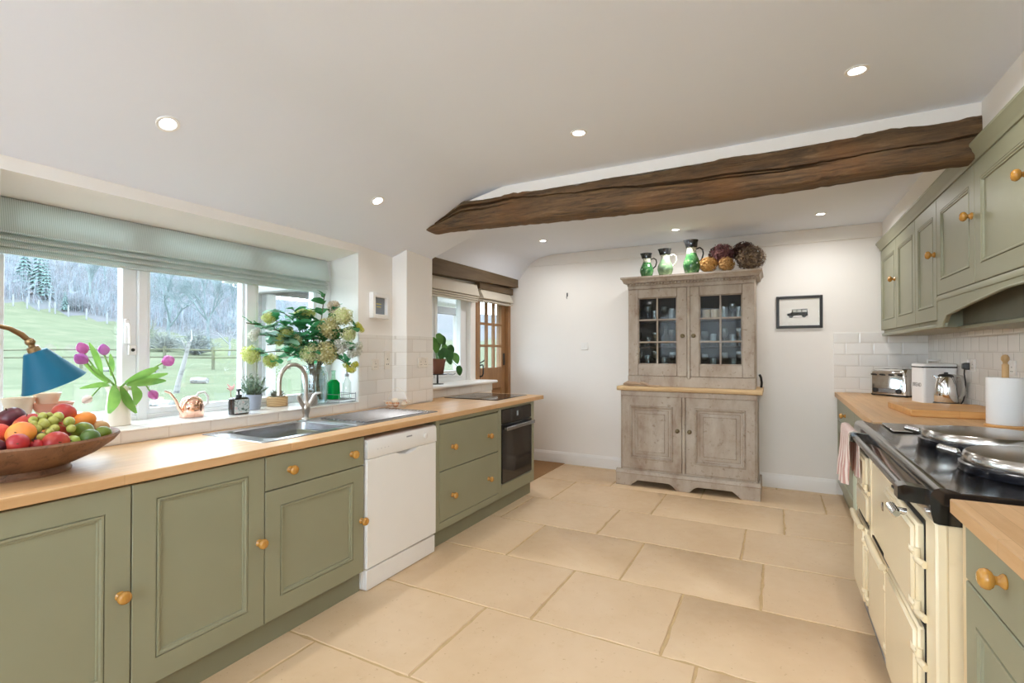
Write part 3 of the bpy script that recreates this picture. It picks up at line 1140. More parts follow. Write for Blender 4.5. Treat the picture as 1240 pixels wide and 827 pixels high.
# worktop with the cut-out for the sink bowl
mb = MB()
wx0, wx1 = XW + .009, -2.03
hy0, hy1, hx0, hx1 = 1.60, 2.145, -2.615, -2.175
zb = ZW - TH
mb.box(wx0, wx1, -.12, hy0, zb, ZW, .003)
mb.box(wx0, hx0, hy0, hy1, zb, ZW)
mb.box(hx1, wx1, hy0, hy1, zb, ZW, .003)
mb.box(wx0, wx1, hy1, 3.09, zb, ZW, .003)
mb.box(-2.63, wx1, 3.08, 3.20, zb, ZW, .003)
mb.box(-2.63, wx1, 3.19, yB_ + .012, zb, ZW, .003)
mb.box(-2.80 + .009, wx1, yB_ + .010, 4.50, zb, ZW, .003)
tag(obj('worktop', mb, M['oak']), 'long oiled oak worktop along the sink run', 'worktop')

# stainless inset sink with drainer
sk = thing('sink', 'stainless steel inset sink with ridged drainer in the oak worktop', 'sink', (-2.40, 2.235, ZW))
zr = ZW + .004
oy0, oy1, ox0, ox1 = 1.535, 2.925, -2.655, -2.145


def rrect(x0, x1, y0, y1, r, z, n=5):
    p = []
    for cx, cy, a0 in ((x1 - r, y1 - r, 0), (x0 + r, y1 - r, 90), (x0 + r, y0 + r, 180), (x1 - r, y0 + r, 270)):
        for i in range(n + 1):
            a = R(a0 + 90 * i / n)
            p.append((cx + r * math.cos(a), cy + r * math.sin(a), z))
    return p


mb = MB()
mb.loft([rrect(-2.655, -2.145, 1.535, 2.155, .02, ZW + .0005), rrect(-2.652, -2.148, 1.538, 2.153, .02, zr),
         rrect(-2.60, -2.190, 1.618, 2.128, .06, zr), rrect(-2.594, -2.196, 1.624, 2.122, .06, zr - .006),
         rrect(-2.580, -2.210, 1.640, 2.106, .06, zr - .145), rrect(-2.555, -2.235, 1.665, 2.081, .05, zr - .158),
         rrect(-2.50, -2.29, 1.72, 2.02, .04, zr - .160)], False, True)
obj('basin', mb, M['steel'], sk)
mb = MB().lathe([(0, 0), (.042, 0), (.042, .003), (.030, .004), (0, .002)], (-2.395, 1.873, zr - .160), 24)
obj('waste', mb, M['chrome'], sk)
mb = MB()
mb.loft([rrect(-2.655, -2.145, 2.156, 2.925, .02, ZW + .0005), rrect(-2.652, -2.148, 2.158, 2.922, .02, zr), rrect(-2.62, -2.185, 2.19, 2.885, .03, zr - .0005), rrect(-2.615, -2.190, 2.195, 2.880, .03, zr - .002)], False, True)
obj('drainer', mb, M['steel'], sk)
mb = MB()
for k in range(11):
    x = -2.585 + k * .037
    mb.tube([(x, 2.26, zr - .002), (x, 2.29, zr), (x, 2.80, zr), (x, 2.83, zr - .002)], .006, 6)
obj('drainer_ridges', mb, M['steel'], sk)
mb = MB()
for k in range(14):
    mb.ball((-2.60 + k * .031, 2.865, zr - .001), (.008, .012, .004), 8, 5)
obj('overflow_rim', mb, M['chrome'], sk)

# swan-neck tap
tp = thing('tap', 'brushed metal swan neck mixer tap with two lever handles behind the sink', 'tap', (-2.632, 2.175, zr))
tx, ty = -2.628, 2.175
mb = MB().lathe([(.027, 0), (.027, .006), (.019, .012), (.017, .03), (.024, .055), (.026, .085), (.020, .10), (.013, .112), (.012, .125)], (tx, ty, zr), 20)
obj('base', mb, M['tap_metal'], tp)
pts = [(tx, ty, zr + .115), (tx, ty, zr + .22)]
for i in range(0, 13):
    a = PI * i / 12
    pts.append((tx + .012 * (1 - math.cos(a)), ty - .105 * (1 - math.cos(a)), zr + .245 + .105 * math.sin(a)))
pts.append((tx + .026, ty - .212, zr + .19))
mb = MB().tube(pts, .0125, 12)
mb.tube([(tx + .0255, ty - .2115, zr + .198), (tx + .0265, ty - .2125, zr + .168)], .0145, 12)
obj('spout', mb, M['tap_metal'], tp)
for sgn in (-1, 1):
    mb = MB().tube([(tx, ty + sgn * .012, zr + .075), (tx + .004, ty + sgn * .045, zr + .120), (tx + .006, ty + sgn * .062, zr + .150)], [.013, .013, .014], 12)
    mb.tube([(tx + .006, ty + sgn * .060, zr + .146), (tx + .012, ty + sgn * .066, zr + .160), (tx + .05, ty + sgn * .075, zr + .166)], [.012, .010, .006], 10)
    obj('lever', mb, M['tap_metal'], tp)

# ceramic hob
hb = thing('hob', 'black ceramic hob at the far end of the oak worktop', 'hob', (-2.45, 4.14, ZW))
mb = MB().box(-2.73, -2.165, 3.80, 4.40, ZW + .0005, ZW + .007, .003)
obj('glass_top', mb, M['black_glass'], hb)
m_ring = plain('hob_ring_print', (.05, .05, .052, 1), .15)
for x, y, r in ((-2.58, 3.96, .085), (-2.58, 4.24, .10), (-2.32, 3.96, .10), (-2.32, 4.24, .075)):
    mb = MB().lathe([(r, 0), (r, .0006), (r + .004, .0006), (r + .004, 0)], (x, y, ZW + .0068), 36)
    obj('cooking_zone', mb, m_ring, hb)
mb = MB().box(-2.205, -2.175, 4.0, 4.2, ZW + .0068, ZW + .0078)
obj('touch_controls', mb, m_ring, hb)

# ================================================================== THE COOKER RUN
ZR = 0.970
XC = 0.395       # cooker front
ay0, ay1 = 1.80, 3.345


def plate(mb, y0, y1, z0, z1, x_out, depth, bev):
    mb.box(x_out, x_out + depth, y0, y1, z0, z1, bev)
    return mb


M['steel_lid'] = plain('satin_steel_lid', (0.58, 0.57, 0.55, 1), 0.2, 1.0, var=0.04, scale=8)
rc = thing('range_cooker', 'cream enamelled cast iron range cooker with black top and two lids', 'range cooker', (.78, 2.57, 0))
mb = MB()
mb.box(XC + .012, 1.17, ay0 + .006, ay1 - .006, .07, .8715, .004)
mb.box(XC, XC + .03, ay0, ay0 + .11, .08, .874, .006)            # corner post at the near end
mb.box(XC, XC + .03, 2.875, 2.935, .08, .874, .006)
mb.box(XC, XC + .03, ay1 - .05, ay1, .08, .874, .006)
mb.box(XC + .004, XC + .028, ay0 + .003, ay1 - .003, .846, .8725, .004)
mb.box(XC + .004, XC + .028, ay0 + .003, ay1 - .003, .082, .105, .004)
obj('body', mb, M['cream_enamel'], rc)
mb = MB().box(XC + .02, 1.15, ay0 + .01, ay1 - .01, 0, .072)
obj('plinth', mb, plain('grey_plinth_enamel', lin(120, 125, 130), .4), rc)
# burner panel with oval badge
mb = plate(MB(), 2.425, 2.868, .505, .842, XC + .002, .02, .004)
bp = obj('burner_panel', mb, M['cream_enamel'], rc)
mb = MB(T_right(XC + .002, 2.585, .705)).lathe([(0, 0), (.030, 0), (.030, .003), (.026, .005), (0, .005)], seg=24, sx=1.0, sy=.62)
bd = obj('badge', mb, M['black_enamel'], bp)
obj('badge_lettering', text_mb('AGA', .020, T_right(XC - .0030, 2.585, .705)), M['chrome'], bd)


def oven_door(name, y0, y1, z0, z1, proud, hinges, latch=None, hinge_y=None, lip=False):
    mb = MB()
    x = XC - proud
    # cast door: flat slab with rounded shoulders
    mb.box(x + .010, XC + .012, y0, y1, z0, z1, .006)
    mb.box(x, x + .016, y0 + .012, y1 - .012, z0 + .012, z1 - .012, .012)
    d = obj(name, mb, M['cream_enamel'], rc)
    obj('door_seal', MB().box(XC + .0015, XC + .0115, y0 - .007, y1 + .007, z0 - .007, z1 + .007), M['dark_gap'], d)
    for hz in hinges:
        hy = y0 if hinge_y is None else hinge_y
        h = MB()
        h.tube([(x + .012, hy - .002, hz - .004), (x + .012, hy - .002, hz + .022)], [.010, .009], 10)
        h.tube([(x + .006, hy + .055, hz + .016), (x + .004, hy + .02, hz + .010), (x + .010, hy - .004, hz + .006)], [.006, .010, .011], 10)
        h.tube([(XC - .004, hy - .045, hz - .014), (x + .012, hy - .012, hz - .012), (x + .012, hy + .006, hz - .012)], [.011, .010, .009], 10)
        obj('hinge', h, M['cream_enamel'], d)
    if latch:
        ly, lz = latch
        h = MB()
        h.tube([(x + .004, ly, lz), (x - .028, ly, lz + .004)], [.012, .010], 10)
        for k in range(6):
            h.lathe([(.010, 0), (.0145, .003), (.010, .006)], (0, 0, 0), 12) if False else None
        for k in range(5):
            yy = ly - .045 + .02 * k
            h.tube([(x - .030, yy - .007, lz + .004), (x - .030, yy, lz + .004), (x - .030, yy + .007, lz + .004)], [.010, .0145, .010], 12)
        obj('door_handle', h, M['chrome'], d)
    if lip:
        h = MB().tube([(x - .006, y0 + .03, z1 + .002), (x - .010, (y0 + y1) / 2, z1 + .004), (x - .006, y1 - .03, z1 + .002)], [.014, .016, .014], 10)
        obj('door_lip', h, M['cream_enamel'], d)
    return d


oven_door('oven_door', 1.935, 2.412, .540, .830, .028, (.575, .735), (2.03, .838))
oven_door('oven_door', 1.935, 2.412, .120, .515, .024, (.160, .430))
oven_door('ash_door', 2.440, 2.862, .120, .488, .016, (.17, .40), None, None, True)
oven_door('oven_door', 2.945, 3.300, .672, .838, .024, (.690,))
oven_door('oven_door', 2.945, 3.300, .510, .655, .010, ())
oven_door('oven_door', 2.945, 3.300, .120, .492, .024, (.18, .42), None, None, True)

# black top plate with rolled front edge
mb = MB()
pr = [(XC + .006, .872), (XC - .004, .876), (XC - .010, .90), (XC - .012, .935), (XC - .010, .957), (XC - .002, .970), (XC + .012, .976), (XC + .03, .974), (XC + .055, .966), (1.185, .966), (1.185, .872)]
mb.prism(pr, 'Y', ay0 - .002, ay1 - .001)
obj('top_plate', mb, M['black_enamel'], rc)
mb = MB().box(.50, 1.02, 3.00, 3.295, .9665, .975, .004)
obj('warming_plate', mb, M['steel_lid'], rc)


def lid(y, x=.745, r=.198):
    mb = MB().lathe([(r + .010, .0), (r + .012, .004), (r + .011, .026), (r + .004, .031)], (x, y, .967), 40)
    o = obj('hotplate_lid', mb, M['blue_black'], rc)
    mb = MB().lathe([(r + .002, .0), (r + .003, .003), (r - .002, .026), (r - .008, .032), (r * .6, .037), (0, .039)], (x, y, .9982), 40)
    obj('lid_dome', mb, M['steel_lid'], o)
    mb = MB()
    dx, dy = -.72, .69
    mb.tube([(x + dx * (r - .005), y + dy * (r - .005), .985), (x + dx * (r + .035), y + dy * (r + .035), .990), (x + dx * (r + .06), y + dy * (r + .06), 1.0)], [.013, .010, .008], 10)
    obj('handle_arm', mb, M['black_enamel'], o)
    mb = MB()
    for k in range(7):
        s = r + .048 + .008 * k
        c_ = (x + dx * s, y + dy * s, .999 + .0012 * k)
        mb.ball(c_, (.0135, .0135, .0135), 10, 7)
    obj('coil_grip', mb, M['chrome'], o)
    mb = MB().tube([(x + .19, y - .06, .98), (x + .235, y - .06, 1.0), (x + .235, y + .06, 1.0), (x + .19, y + .06, .98)], .012, 8)
    obj('lid_hinge', mb, M['chrome'], o)


lid(2.15)
lid(2.68)
# towel rail
mb = MB().tube([(.335, 1.87, .945), (.335, 3.325, .945)], .0135, 14)
rl = obj('towel_rail', mb, M['steel'], rc)
for y, wd in ((1.855, .026), (2.90, .014)):
    mb = MB()
    mb.loft([[(.315, y - wd, .925), (.315, y + wd, .925), (.315, y + wd, .962), (.315, y - wd, .962)],
             [(.330, y - wd, .920), (.330, y + wd, .920), (.330, y + wd, .968), (.330, y - wd, .968)],
             [(.386, y - wd, .915), (.386, y + wd, .915), (.386, y + wd, .962), (.386, y - wd, .962)]])
    obj('rail_bracket', mb, M['black_enamel'], rl)

# towels over the rail
m, n, l, b = base_mat('pink_white_towel', lin(225, 205, 196), .95)
v = coords(n, l)
w = n.new('ShaderNodeTexWave'); w.bands_direction = 'Y'; w.inputs['Scale'].default_value = 14; w.inputs['Distortion'].default_value = .6
l.new(v, w.inputs['Vector'])
l.new(ramp(n, l, w.outputs['Fac'], [(.45, lin(226, 212, 204)), (.78, lin(190, 146, 138))]), b.inputs['Base Color'])
bump(n, l, b, noise(n, l, v, 300), .5, .002)


def towel(name, label, y0, y1, zf, zbk, mat, amp=.010, seed=0, thick=.004):
    mb = MB()
    ny = 22
    prof = [(-.030, zf), (-.026, zf + .08), (-.022, .80), (-.020, .90), (-.0185, .945), (-.012, .960), (0, .9645), (.012, .960), (.0185, .945), (.020, .90), (.022, zbk)]
    def pt(i, j, off):
        k = j / ny
        x, z = prof[i]
        hang = max(0, (.95 - z)) * 1.0
        fold = amp * math.sin(k * 17 + seed + z * 2) * min(1, hang * 5) + amp * .5 * math.sin(k * 31 + seed)* min(1, hang * 5)
        pinch = 1 - .18 * min(1, hang * 3) * (1 if x < 0 else 0)
        y = (y0 + y1) / 2 + (k - .5) * (y1 - y0) * pinch
        s = -1 if x < 0 else 1
        xx = x + (off * s if i not in (6,) else 0) + (fold if x < 0 else min(fold, .0))
        return (.335 + xx, y, z + (off if 4 <= i <= 8 else 0) + (.006 * math.sin(k * 9 + seed) if i == 0 else 0))
    outer = [[pt(i, j, thick) for j in range(ny + 1)] for i in range(len(prof))]
    inner = [[pt(i, j, 0) for j in range(ny + 1)] for i in range(len(prof))]
    rings = []
    for i in range(len(prof)):
        rings.append(outer[i] + inner[i][::-1])
    mb.loft(rings)
    return tag(obj(name, mb, mat, sharp=60), label, 'tea towel')


towel('tea_towel', 'pink and white striped tea towel hanging over the end of the cooker rail', 2.945, 3.27, .690, .74, m, .011, 1)
mb = MB()
rows = []
ny = 16
for z in (.74, .66, .55, .42, .30, .215, .15):
    rows.append([(.498 - .012 * (1 - abs(2 * j / ny - 1)) - .006 * math.sin(j * 1.7 + z * 4), 4.19 + (j / ny - .5) * (.10 + .30 * min(1, (.76 - z) * 3)), z) for j in range(ny + 1)])
rings = [r + [(x + .006, y, z) for x, y, z in r[::-1]] for r in rows]
mt = plain('pale_green_cloth', lin(196, 206, 188), .95, var=.04, scale=20)
mteal = plain('teal_hem', lin(58, 104, 104), .95)
mb.loft(rings[:6], True, False)
mb.m = 1
mb.loft(rings[5:], False, True)
tag(obj('tea_towel', mb, [mt, mteal], sharp=60), 'pale green tea towel with teal hem hanging on the cabinet beyond the cooker', 'tea towel')

# far worktop and its narrow-fronted cabinets
mb = MB()
wt0, wt1 = ay1 + .003, YB - .010
mb.loft([[(.470, wt0, ZR - .040), (XR - .01, wt0, ZR - .040), (XR - .01, wt0, ZR), (.470, wt0, ZR)],
         [(.492, wt1, ZR - .040), (XR - .01, wt1, ZR - .040), (XR - .01, wt1, ZR), (.492, wt1, ZR)]])
tag(obj('worktop', mb, M['oak']), 'oak worktop between the range cooker and the end wall', 'worktop')
XK = .512


def carcass_r(label, y0, y1, x0, x1=1.18, z0=.12, z1=.926):
    root = thing('base_cabinet', label, 'kitchen cabinet', ((x0 + x1) / 2, (y0 + y1) / 2, z0))
    mb = MB().box(x0 + .022, x1, y0 + .001, y1 - .001, z0, z1)
    obj('carcass', mb, M['sage'], root)
    return root


def front_r(root, kind, y0, y1, z0, z1, x, knob=None):
    if kind == 'door':
        mb = panel_front(MB(T_right(x, y1, z0)), y1 - y0, z1 - z0, .021, .07, rail=.085)
    else:
        mb = MB().box(x, x + .021, y0, y1, z0, z1, .003)
    d = obj(kind, mb, M['sage'], root)
    if knob: knob_on(d, T_right(x, knob[0], knob[1]))
    return d


k1 = carcass_r('sage green base cabinet between the range cooker and the corner, pink towel before it', ay1 + .006, 4.45, XK)
front_r(k1, 'drawer', ay1 + .008, 4.448, .755, .918, XK)
front_r(k1, 'door', ay1 + .008, 4.448, .122, .750, XK, (3.42, .60))
k2 = carcass_r('sage green base cabinet in the corner by the end wall, under the toaster', 4.452, 5.60, XK)
front_r(k2, 'drawer', 4.454, 5.598, .715, .918, XK, (4.98, .815))
front_r(k2, 'door', 4.454, 5.598, .122, .710, XK, (4.54, .60))
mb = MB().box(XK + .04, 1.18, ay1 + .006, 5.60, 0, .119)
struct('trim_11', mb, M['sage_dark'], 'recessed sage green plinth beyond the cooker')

# near worktop, filler and cabinet
ZN = .957
mb = MB().box(.418, XR - .01, -.6, ay0 - .034, ZN - .040, ZN, .003)
tag(obj('worktop', mb, M['oak']), 'oak worktop on the near side of the range cooker', 'worktop')
mb = MB().box(.452, 1.18, 1.690, ay0 - .006, 0, .912)
mb2 = mb
tag(obj('filler_panel', mb2, plain('beige_filler', lin(226, 205, 168), .5)), 'narrow beige filler panel between range cooker and drawer cabinet', 'panel')
XN = .430
k3 = carcass_r('sage green cabinet with one drawer over a door on the near side of the cooker', 1.05, 1.688, XN, z1=.915)
front_r(k3, 'drawer', 1.052, 1.686, .775, .912, XN, (1.432, .868))
front_r(k3, 'door', 1.052, 1.686, .122, .770, XN, (1.10, .60))
k4 = carcass_r('sage green double width cabinet beyond the knobbed drawer, by the near wall', -.55, 1.046, XN, z1=.915)
front_r(k4, 'drawer', -.548, 1.044, .775, .912, XN, (.25, .85))
front_r(k4, 'door', -.548, 1.044, .122, .770, XN, (.95, .60))
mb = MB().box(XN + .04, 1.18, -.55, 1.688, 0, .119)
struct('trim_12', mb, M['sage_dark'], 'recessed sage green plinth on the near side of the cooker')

# ---------------------------------------------------------------- things on the far worktop
# toaster
T = Matrix.Translation((.915, 5.365, ZR)) @ Matrix.Rotation(R(-46), 4, 'Z')
ts = thing('toaster', 'polished steel four slice toaster in the corner', 'toaster', (.925, 5.335, ZR))
mb = MB(T)
w, d, h = .158, .100, .232
mb.loft([rrect(-w, w, -d, d, .03, .016), rrect(-w, w, -d, d, .03, h - .03), rrect(-w + .006, w - .006, -d + .006, d - .006, .03, h - .012), rrect(-w + .02, w - .02, -d + .02, d - .02, .025, h)])
obj('body', mb, M['chrome'], ts)
mb = MB(T).box(-w + .01, w - .01, -d + .01, d - .01, .004, .018)
obj('base', mb, M['black_plastic'], ts)
for x in (-.14, .14):
    for y in (-.07, .07):
        obj('foot', MB(T).lathe([(.012, 0), (.012, .006)], (x, y, 0), 10), M['black_plastic'], ts)
for x in (-.115, -.040, .040, .115):
    obj('lever', MB(T).box(x - .018, x + .018, -d - .016, -d + .002, .178, .192, .004), M['black_plastic'], ts)
for x in (-.10, .10):
    mb = MB(T @ frame_T((x, -d, .048), (1, 0, 0), (0, 0, 1), (0, -1, 0))).lathe([(0, 0), (.020, 0), (.019, .012), (0, .014)], seg=16)
    obj('browning_dial', mb, M['black_plastic'], ts)
for x in (-.115, -.04, .04, .115):
    obj('slot', MB(T).box(x - .014, x + .014, -.065, .065, h - .006, h + .0008), M['black_plastic'], ts)
obj('control_strip', MB(T).box(-.075, .075, -d - .001, -d + .002, .03, .068, .001), M['steel'], ts)

# bread bin
T = Matrix.Translation((1.062, 4.855, ZR)) @ Matrix.Rotation(R(12), 4, 'Z')
bb = thing('bread_bin', 'white enamel bread bin with black rimmed lid behind the kettle', 'bread bin', (1.055, 4.885, ZR))
w, d, h = .108, .095, .262
mb = MB(T).loft([rrect(-w, w, -d, d, .02, 0), rrect(-w, w, -d, d, .02, h)])
obj('body', mb, M['white_enamel'], bb)
mb = MB(T).loft([rrect(-w - .003, w + .003, -d - .003, d + .003, .02, h + .0005), rrect(-w - .003, w + .003, -d - .003, d + .003, .02, h + .010)])
obj('lid_rim', mb, M['black_enamel'], bb)
mb = MB(T).loft([rrect(-w - .001, w + .001, -d - .001, d + .001, .02, h + .0105), rrect(-w, w, -d, d, .02, h + .028), rrect(-w + .012, w - .012, -d + .012, d - .012, .02, h + .034)])
ld = obj('lid', mb, M['white_enamel'], bb)
mb = MB(T).tube([(-.04, 0, h + .033), (-.04, 0, h + .056), (.04, 0, h + .056), (.04, 0, h + .033)], .005, 8)
obj('lid_handle', mb, M['white_enamel'], ld)
Tt = T @ frame_T((-w - .0004, 0.0, h * .5), (0, -1, 0), (0, 0, 1), (-1, 0, 0))
obj('lettering', text_mb('BREAD', .042, Tt), plain('grey_lettering', lin(120, 120, 125), .5), bb)

# kettle
kx, ky = 1.075, 4.60
kt = thing('kettle', 'polished steel jug kettle on its black base before the bread bin', 'kettle', (kx, ky, ZR))
mb = MB().lathe([(.070, 0), (.074, .004), (.074, .018), (.068, .024)], (kx, ky, ZR), 28)
obj('power_base', mb, M['black_plastic'], kt)
mb = MB().lathe([(.066, .026), (.068, .032), (.067, .10), (.063, .15), (.054, .19), (.046, .206)], (kx, ky, ZR), 32)
obj('body', mb, M['chrome'], kt)
mb = MB().lathe([(.047, .204), (.046, .212), (.036, .222), (.012, .226), (.012, .236), (0, .238)], (kx, ky, ZR), 24)
obj('lid', mb, M['black_plastic'], kt)
mb = MB().loft([[(kx - .040, ky + .012, ZR + .170), (kx - .040, ky - .012, ZR + .170), (kx - .035, ky - .014, ZR + .206), (kx - .035, ky + .014, ZR + .206)],
                [(kx - .075, ky + .005, ZR + .206), (kx - .075, ky - .005, ZR + .206), (kx - .075, ky - .006, ZR + .214), (kx - .075, ky + .006, ZR + .214)]])
obj('spout', mb, M['chrome'], kt)
mb = MB().tube([(kx + .030, ky - .014, ZR + .214), (kx + .075, ky - .034, ZR + .208), (kx + .090, ky - .040, ZR + .16), (kx + .086, ky - .038, ZR + .09), (kx + .064, ky - .028, ZR + .052)], [.010, .013, .014, .013, .010], 10)
obj('handle', mb, plain('grey_plastic', lin(170, 168, 160), .4), kt)

# plug with flex, socket plates
m_flex = M['black_plastic']


def socket_plate(label, T, w=.146, h=.086, holes=2, mat=None):
    s = thing('socket', label, 'wall socket', tuple(T.translation))
    mb = MB(T).box(-w / 2, w / 2, -h / 2, h / 2, 0, .009, .003)
    f = obj('face_plate', mb, mat or M['gloss_white'], s)
    for k in range(holes):
        cx = (k - (holes - 1) / 2) * w * .48
        obj('rocker', MB(T).box(cx - .008, cx + .008, h * .16, h * .40, .008, .012, .002), mat or M['gloss_white'], s)
        mb = MB(T)
        mb.box(cx - .003, cx + .003, h * .02, h * .10, .0085, .0095)
        mb.box(cx - .014, cx - .007, -h * .25, -h * .19, .0085, .0095)
        mb.box(cx + .007, cx + .014, -h * .25, -h * .19, .0085, .0095)
        obj('pin_hole', mb, M['dark_gap'], s)
    return s


socket_plate('white double socket with the kettle plugged in, on the tiles', T_right(XR - .0085, 4.50, 1.262))
socket_plate('white double socket behind the paper roll on the tiles', T_right(XR - .0085, 3.86, 1.262))
pg = thing('plug', 'black plug and flex running from the tiled wall to the kettle', 'plug', (1.17, 4.53, 1.255))
T = T_right(XR - .0180, 4.535, 1.255)
mb = MB(T).loft([rrect(-.025, .025, -.027, .022, .008, 0.0005), rrect(-.025, .025, -.027, .022, .008, .02), rrect(-.018, .018, -.020, .016, .008, .034)])
obj('body', mb, m_flex, pg)
mb = MB().tube([(1.160, 4.535, 1.235), (1.158, 4.535, 1.20), (1.165, 4.54, 1.15), (1.172, 4.56, 1.08), (1.165, 4.585, 1.01), (1.150, 4.59, ZR + .008)], .0045, 8)
obj('flex', mb, m_flex, pg)

# chopping board
T = Matrix.Translation((.93, 3.95, ZR)) @ Matrix.Rotation(R(3), 4, 'Z')
mb = MB(T).box(-.235, .24, -.22, .30, .0005, .042, .004)
tag(obj('chopping_board', mb, M['board_wood']), 'thick honey coloured chopping board lying on the worktop beside the cooker', 'chopping board')

# paper roll on its wooden holder
px, py = 1.038, 3.435
pr_ = thing('paper_roll_holder', 'turned wooden paper roll holder carrying a white roll', 'paper roll holder', (px, py, ZR))
mw = wood('pale_beech', lin(206, 170, 120), lin(186, 146, 96), 'Z', .4, 2)
mb = MB().lathe([(.080, 0), (.084, .004), (.084, .010), (.078, .014), (.018, .0145)], (px, py, ZR), 32)
obj('base', mb, M['board_wood'], pr_)
mb = MB().lathe([(.014, .014), (.014, .318), (.009, .326), (.010, .332), (.0165, .344), (.0165, .356), (.011, .368), (0, .372)], (px, py, ZR), 20)
obj('pole', mb, mw, pr_)
rr = thing('paper_roll', 'white kitchen paper roll standing on the wooden holder', 'paper roll', (px, py, ZR + .0148))
m_paper = plain('paper_towel', lin(240, 238, 235), .9, var=.01, bmp=.2, bscale=120)
mb = MB().lathe([(.019, .0), (.073, .0), (.0745, .003), (.0745, .235), (.073, .238), (.019, .238), (.019, .0)], (px, py, ZR + .0148), 40)
obj('roll', mb, m_paper, rr)
mb = MB().lathe([(.0182, .001), (.0182, .2385)], (px, py, ZR + .0148), 24)
obj('cardboard_core', mb, plain('cardboard', lin(168, 140, 104), .9), rr)

# ---------------------------------------------------------------- wall cabinets
XU = .852
zc0, zc1 = 1.513, 2.300


def wall_cab(label, y0, y1, doors, z0=1.545, zdoor=2.262):
    root = thing('wall_cabinet', label, 'wall cabinet', ((XU + XR) / 2, (y0 + y1) / 2, z0 - .03))
    mb = MB()
    mb.box(XU + .022, XR - .009, y0 + .001, y1 - .001, z0 - .025, 2.305)
    mb.box(XU + .004, XU + .023, y0 + .001, y1 - .001, zdoor + .002, 2.305)
    obj('carcass', mb, M['sage'], root)
    for a, b, kn in doors:
        mb = panel_front(MB(T_right(XU, b - .0015, z0)), b - a - .003, zdoor - z0, .021, .072, rail=.082)
        d = obj('door', mb, M['sage'], root)
        if kn: knob_on(d, T_right(XU, kn[0], kn[1]), 1.05)
    return root


wall_cab('sage green pair of wall cabinet doors next to the end wall', 4.334, 5.60, ((4.947, 5.595, (4.985, 1.94)), (4.334, 4.947, None)))
wall_cab('sage green single wall cabinet door between the cooker hood and the corner pair', 3.814, 4.332, ((3.814, 4.332, (3.850, 1.94)),))
wall_cab('sage green two door wall cabinet over the far end of the cooker hood', 2.525, 3.812, ((3.168, 3.812, (3.20, 2.02)), (2.525, 3.168, (2.59, 2.035))), z0=1.690)
wall_cab('sage green wall cabinet over the near end of the cooker hood', 1.24, 2.523, ((1.885, 2.523, (2.46, 2.035)), (1.24, 1.885, None)), z0=1.690)
mb = MB().box(XU + .006, XR - .009, 3.816, 5.598, 1.494, 1.519, .006)
tag(obj('pelmet', mb, M['sage']), 'sage green pelmet board along the bottom of the corner wall cabinets', 'pelmet')

# crown moulding along all wall cabinets
mb = MB()
cp = [(XU + .010, 2.270), (XU - .004, 2.270), (XU - .006, 2.282), (XU - .010, 2.292), (XU - .022, 2.306), (XU - .027, 2.320), (XU - .036, 2.330), (XU - .036, 2.342), (XU + .014, 2.342)]
mb.prism(cp, 'Y', .3, YB - .016)
tag(obj('crown_moulding', mb, M['sage']), 'sage green crown moulding running along the tops of the wall cabinets', 'moulding')

# cooker hood: arched valance board between two corbelled ends, recess behind
hd = thing('cooker_hood', 'sage green arched canopy over the range cooker', 'cooker hood', (1.02, 2.62, 1.49))
yc, half = 2.53, 1.28
N = 40
low = []
for i in range(N + 1):
    y = yc - half + 2 * half * i / N
    k = abs(y - yc) / half          # 0 centre, 1 ends
    inn = half - .125
    d_ = abs(y - yc)
    if d_ > inn:
        z = 1.500
    elif d_ > inn - .05:
        u = (d_ - (inn - .05)) / .05
        z = 1.500 + .062 * math.sqrt(max(0, 1 - u * u))
    else:
        s = 1 - d_ / (inn - .05)
        z = 1.562 + .065 * min(1, s * 1.35) ** .9
    low.append((y, z))
    if i < N:
        yn = yc - half + 2 * half * (i + 1) / N
        for lim in (inn,):
            for sg in (-1, 1):
                yl = yc + sg * lim
                if min(y, yn) < yl < max(y, yn):
                    low.append((yl - .0005, 1.500 if sg < 0 else 1.505)); low.append((yl + .0005, 1.505 if sg < 0 else 1.500))
low.sort()
top_ = [(yc + half, 1.663), (yc - half, 1.663)]
mb = MB()
mb.loft([[(XU + .020, y, z) for y, z in low + top_], [(XU + .002, y, z) for y, z in low + top_]])
obj('valance', mb, M['sage'], hd)
mb = MB()
mb.prism([(XU + .016, 1.652), (XU - .002, 1.656), (XU - .004, 1.668), (XU + .003, 1.686), (XU + .016, 1.688)], 'Y', yc - half, yc + half)
obj('valance_moulding', mb, M['sage'], hd)
mb = MB()
# thin bead following the arch
mb.tube([(XU + .002, y, z) for y, z in low], .006, 8)
obj('arch_bead', mb, M['sage'], hd)
for sg in (-1, 1):
    mb = MB().box(XU + .020, XR - .009, yc + sg * half - .018 * (sg > 0), yc + sg * half + .018 * (sg < 0), 1.500, 1.664)
    obj('side_panel', mb, M['sage'], hd)
mb = MB().box(.965, .980, yc - half + .019, yc + half - .019, 1.50, 1.6635)
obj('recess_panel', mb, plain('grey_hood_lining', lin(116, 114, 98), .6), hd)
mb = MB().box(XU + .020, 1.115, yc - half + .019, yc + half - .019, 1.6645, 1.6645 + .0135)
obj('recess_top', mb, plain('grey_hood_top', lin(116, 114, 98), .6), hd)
mb = MB().box(.940, XR - .009, yc - half + .019, yc + half - .019, 1.484, 1.505, .004)
obj('rear_rail', mb, M['sage'], hd)

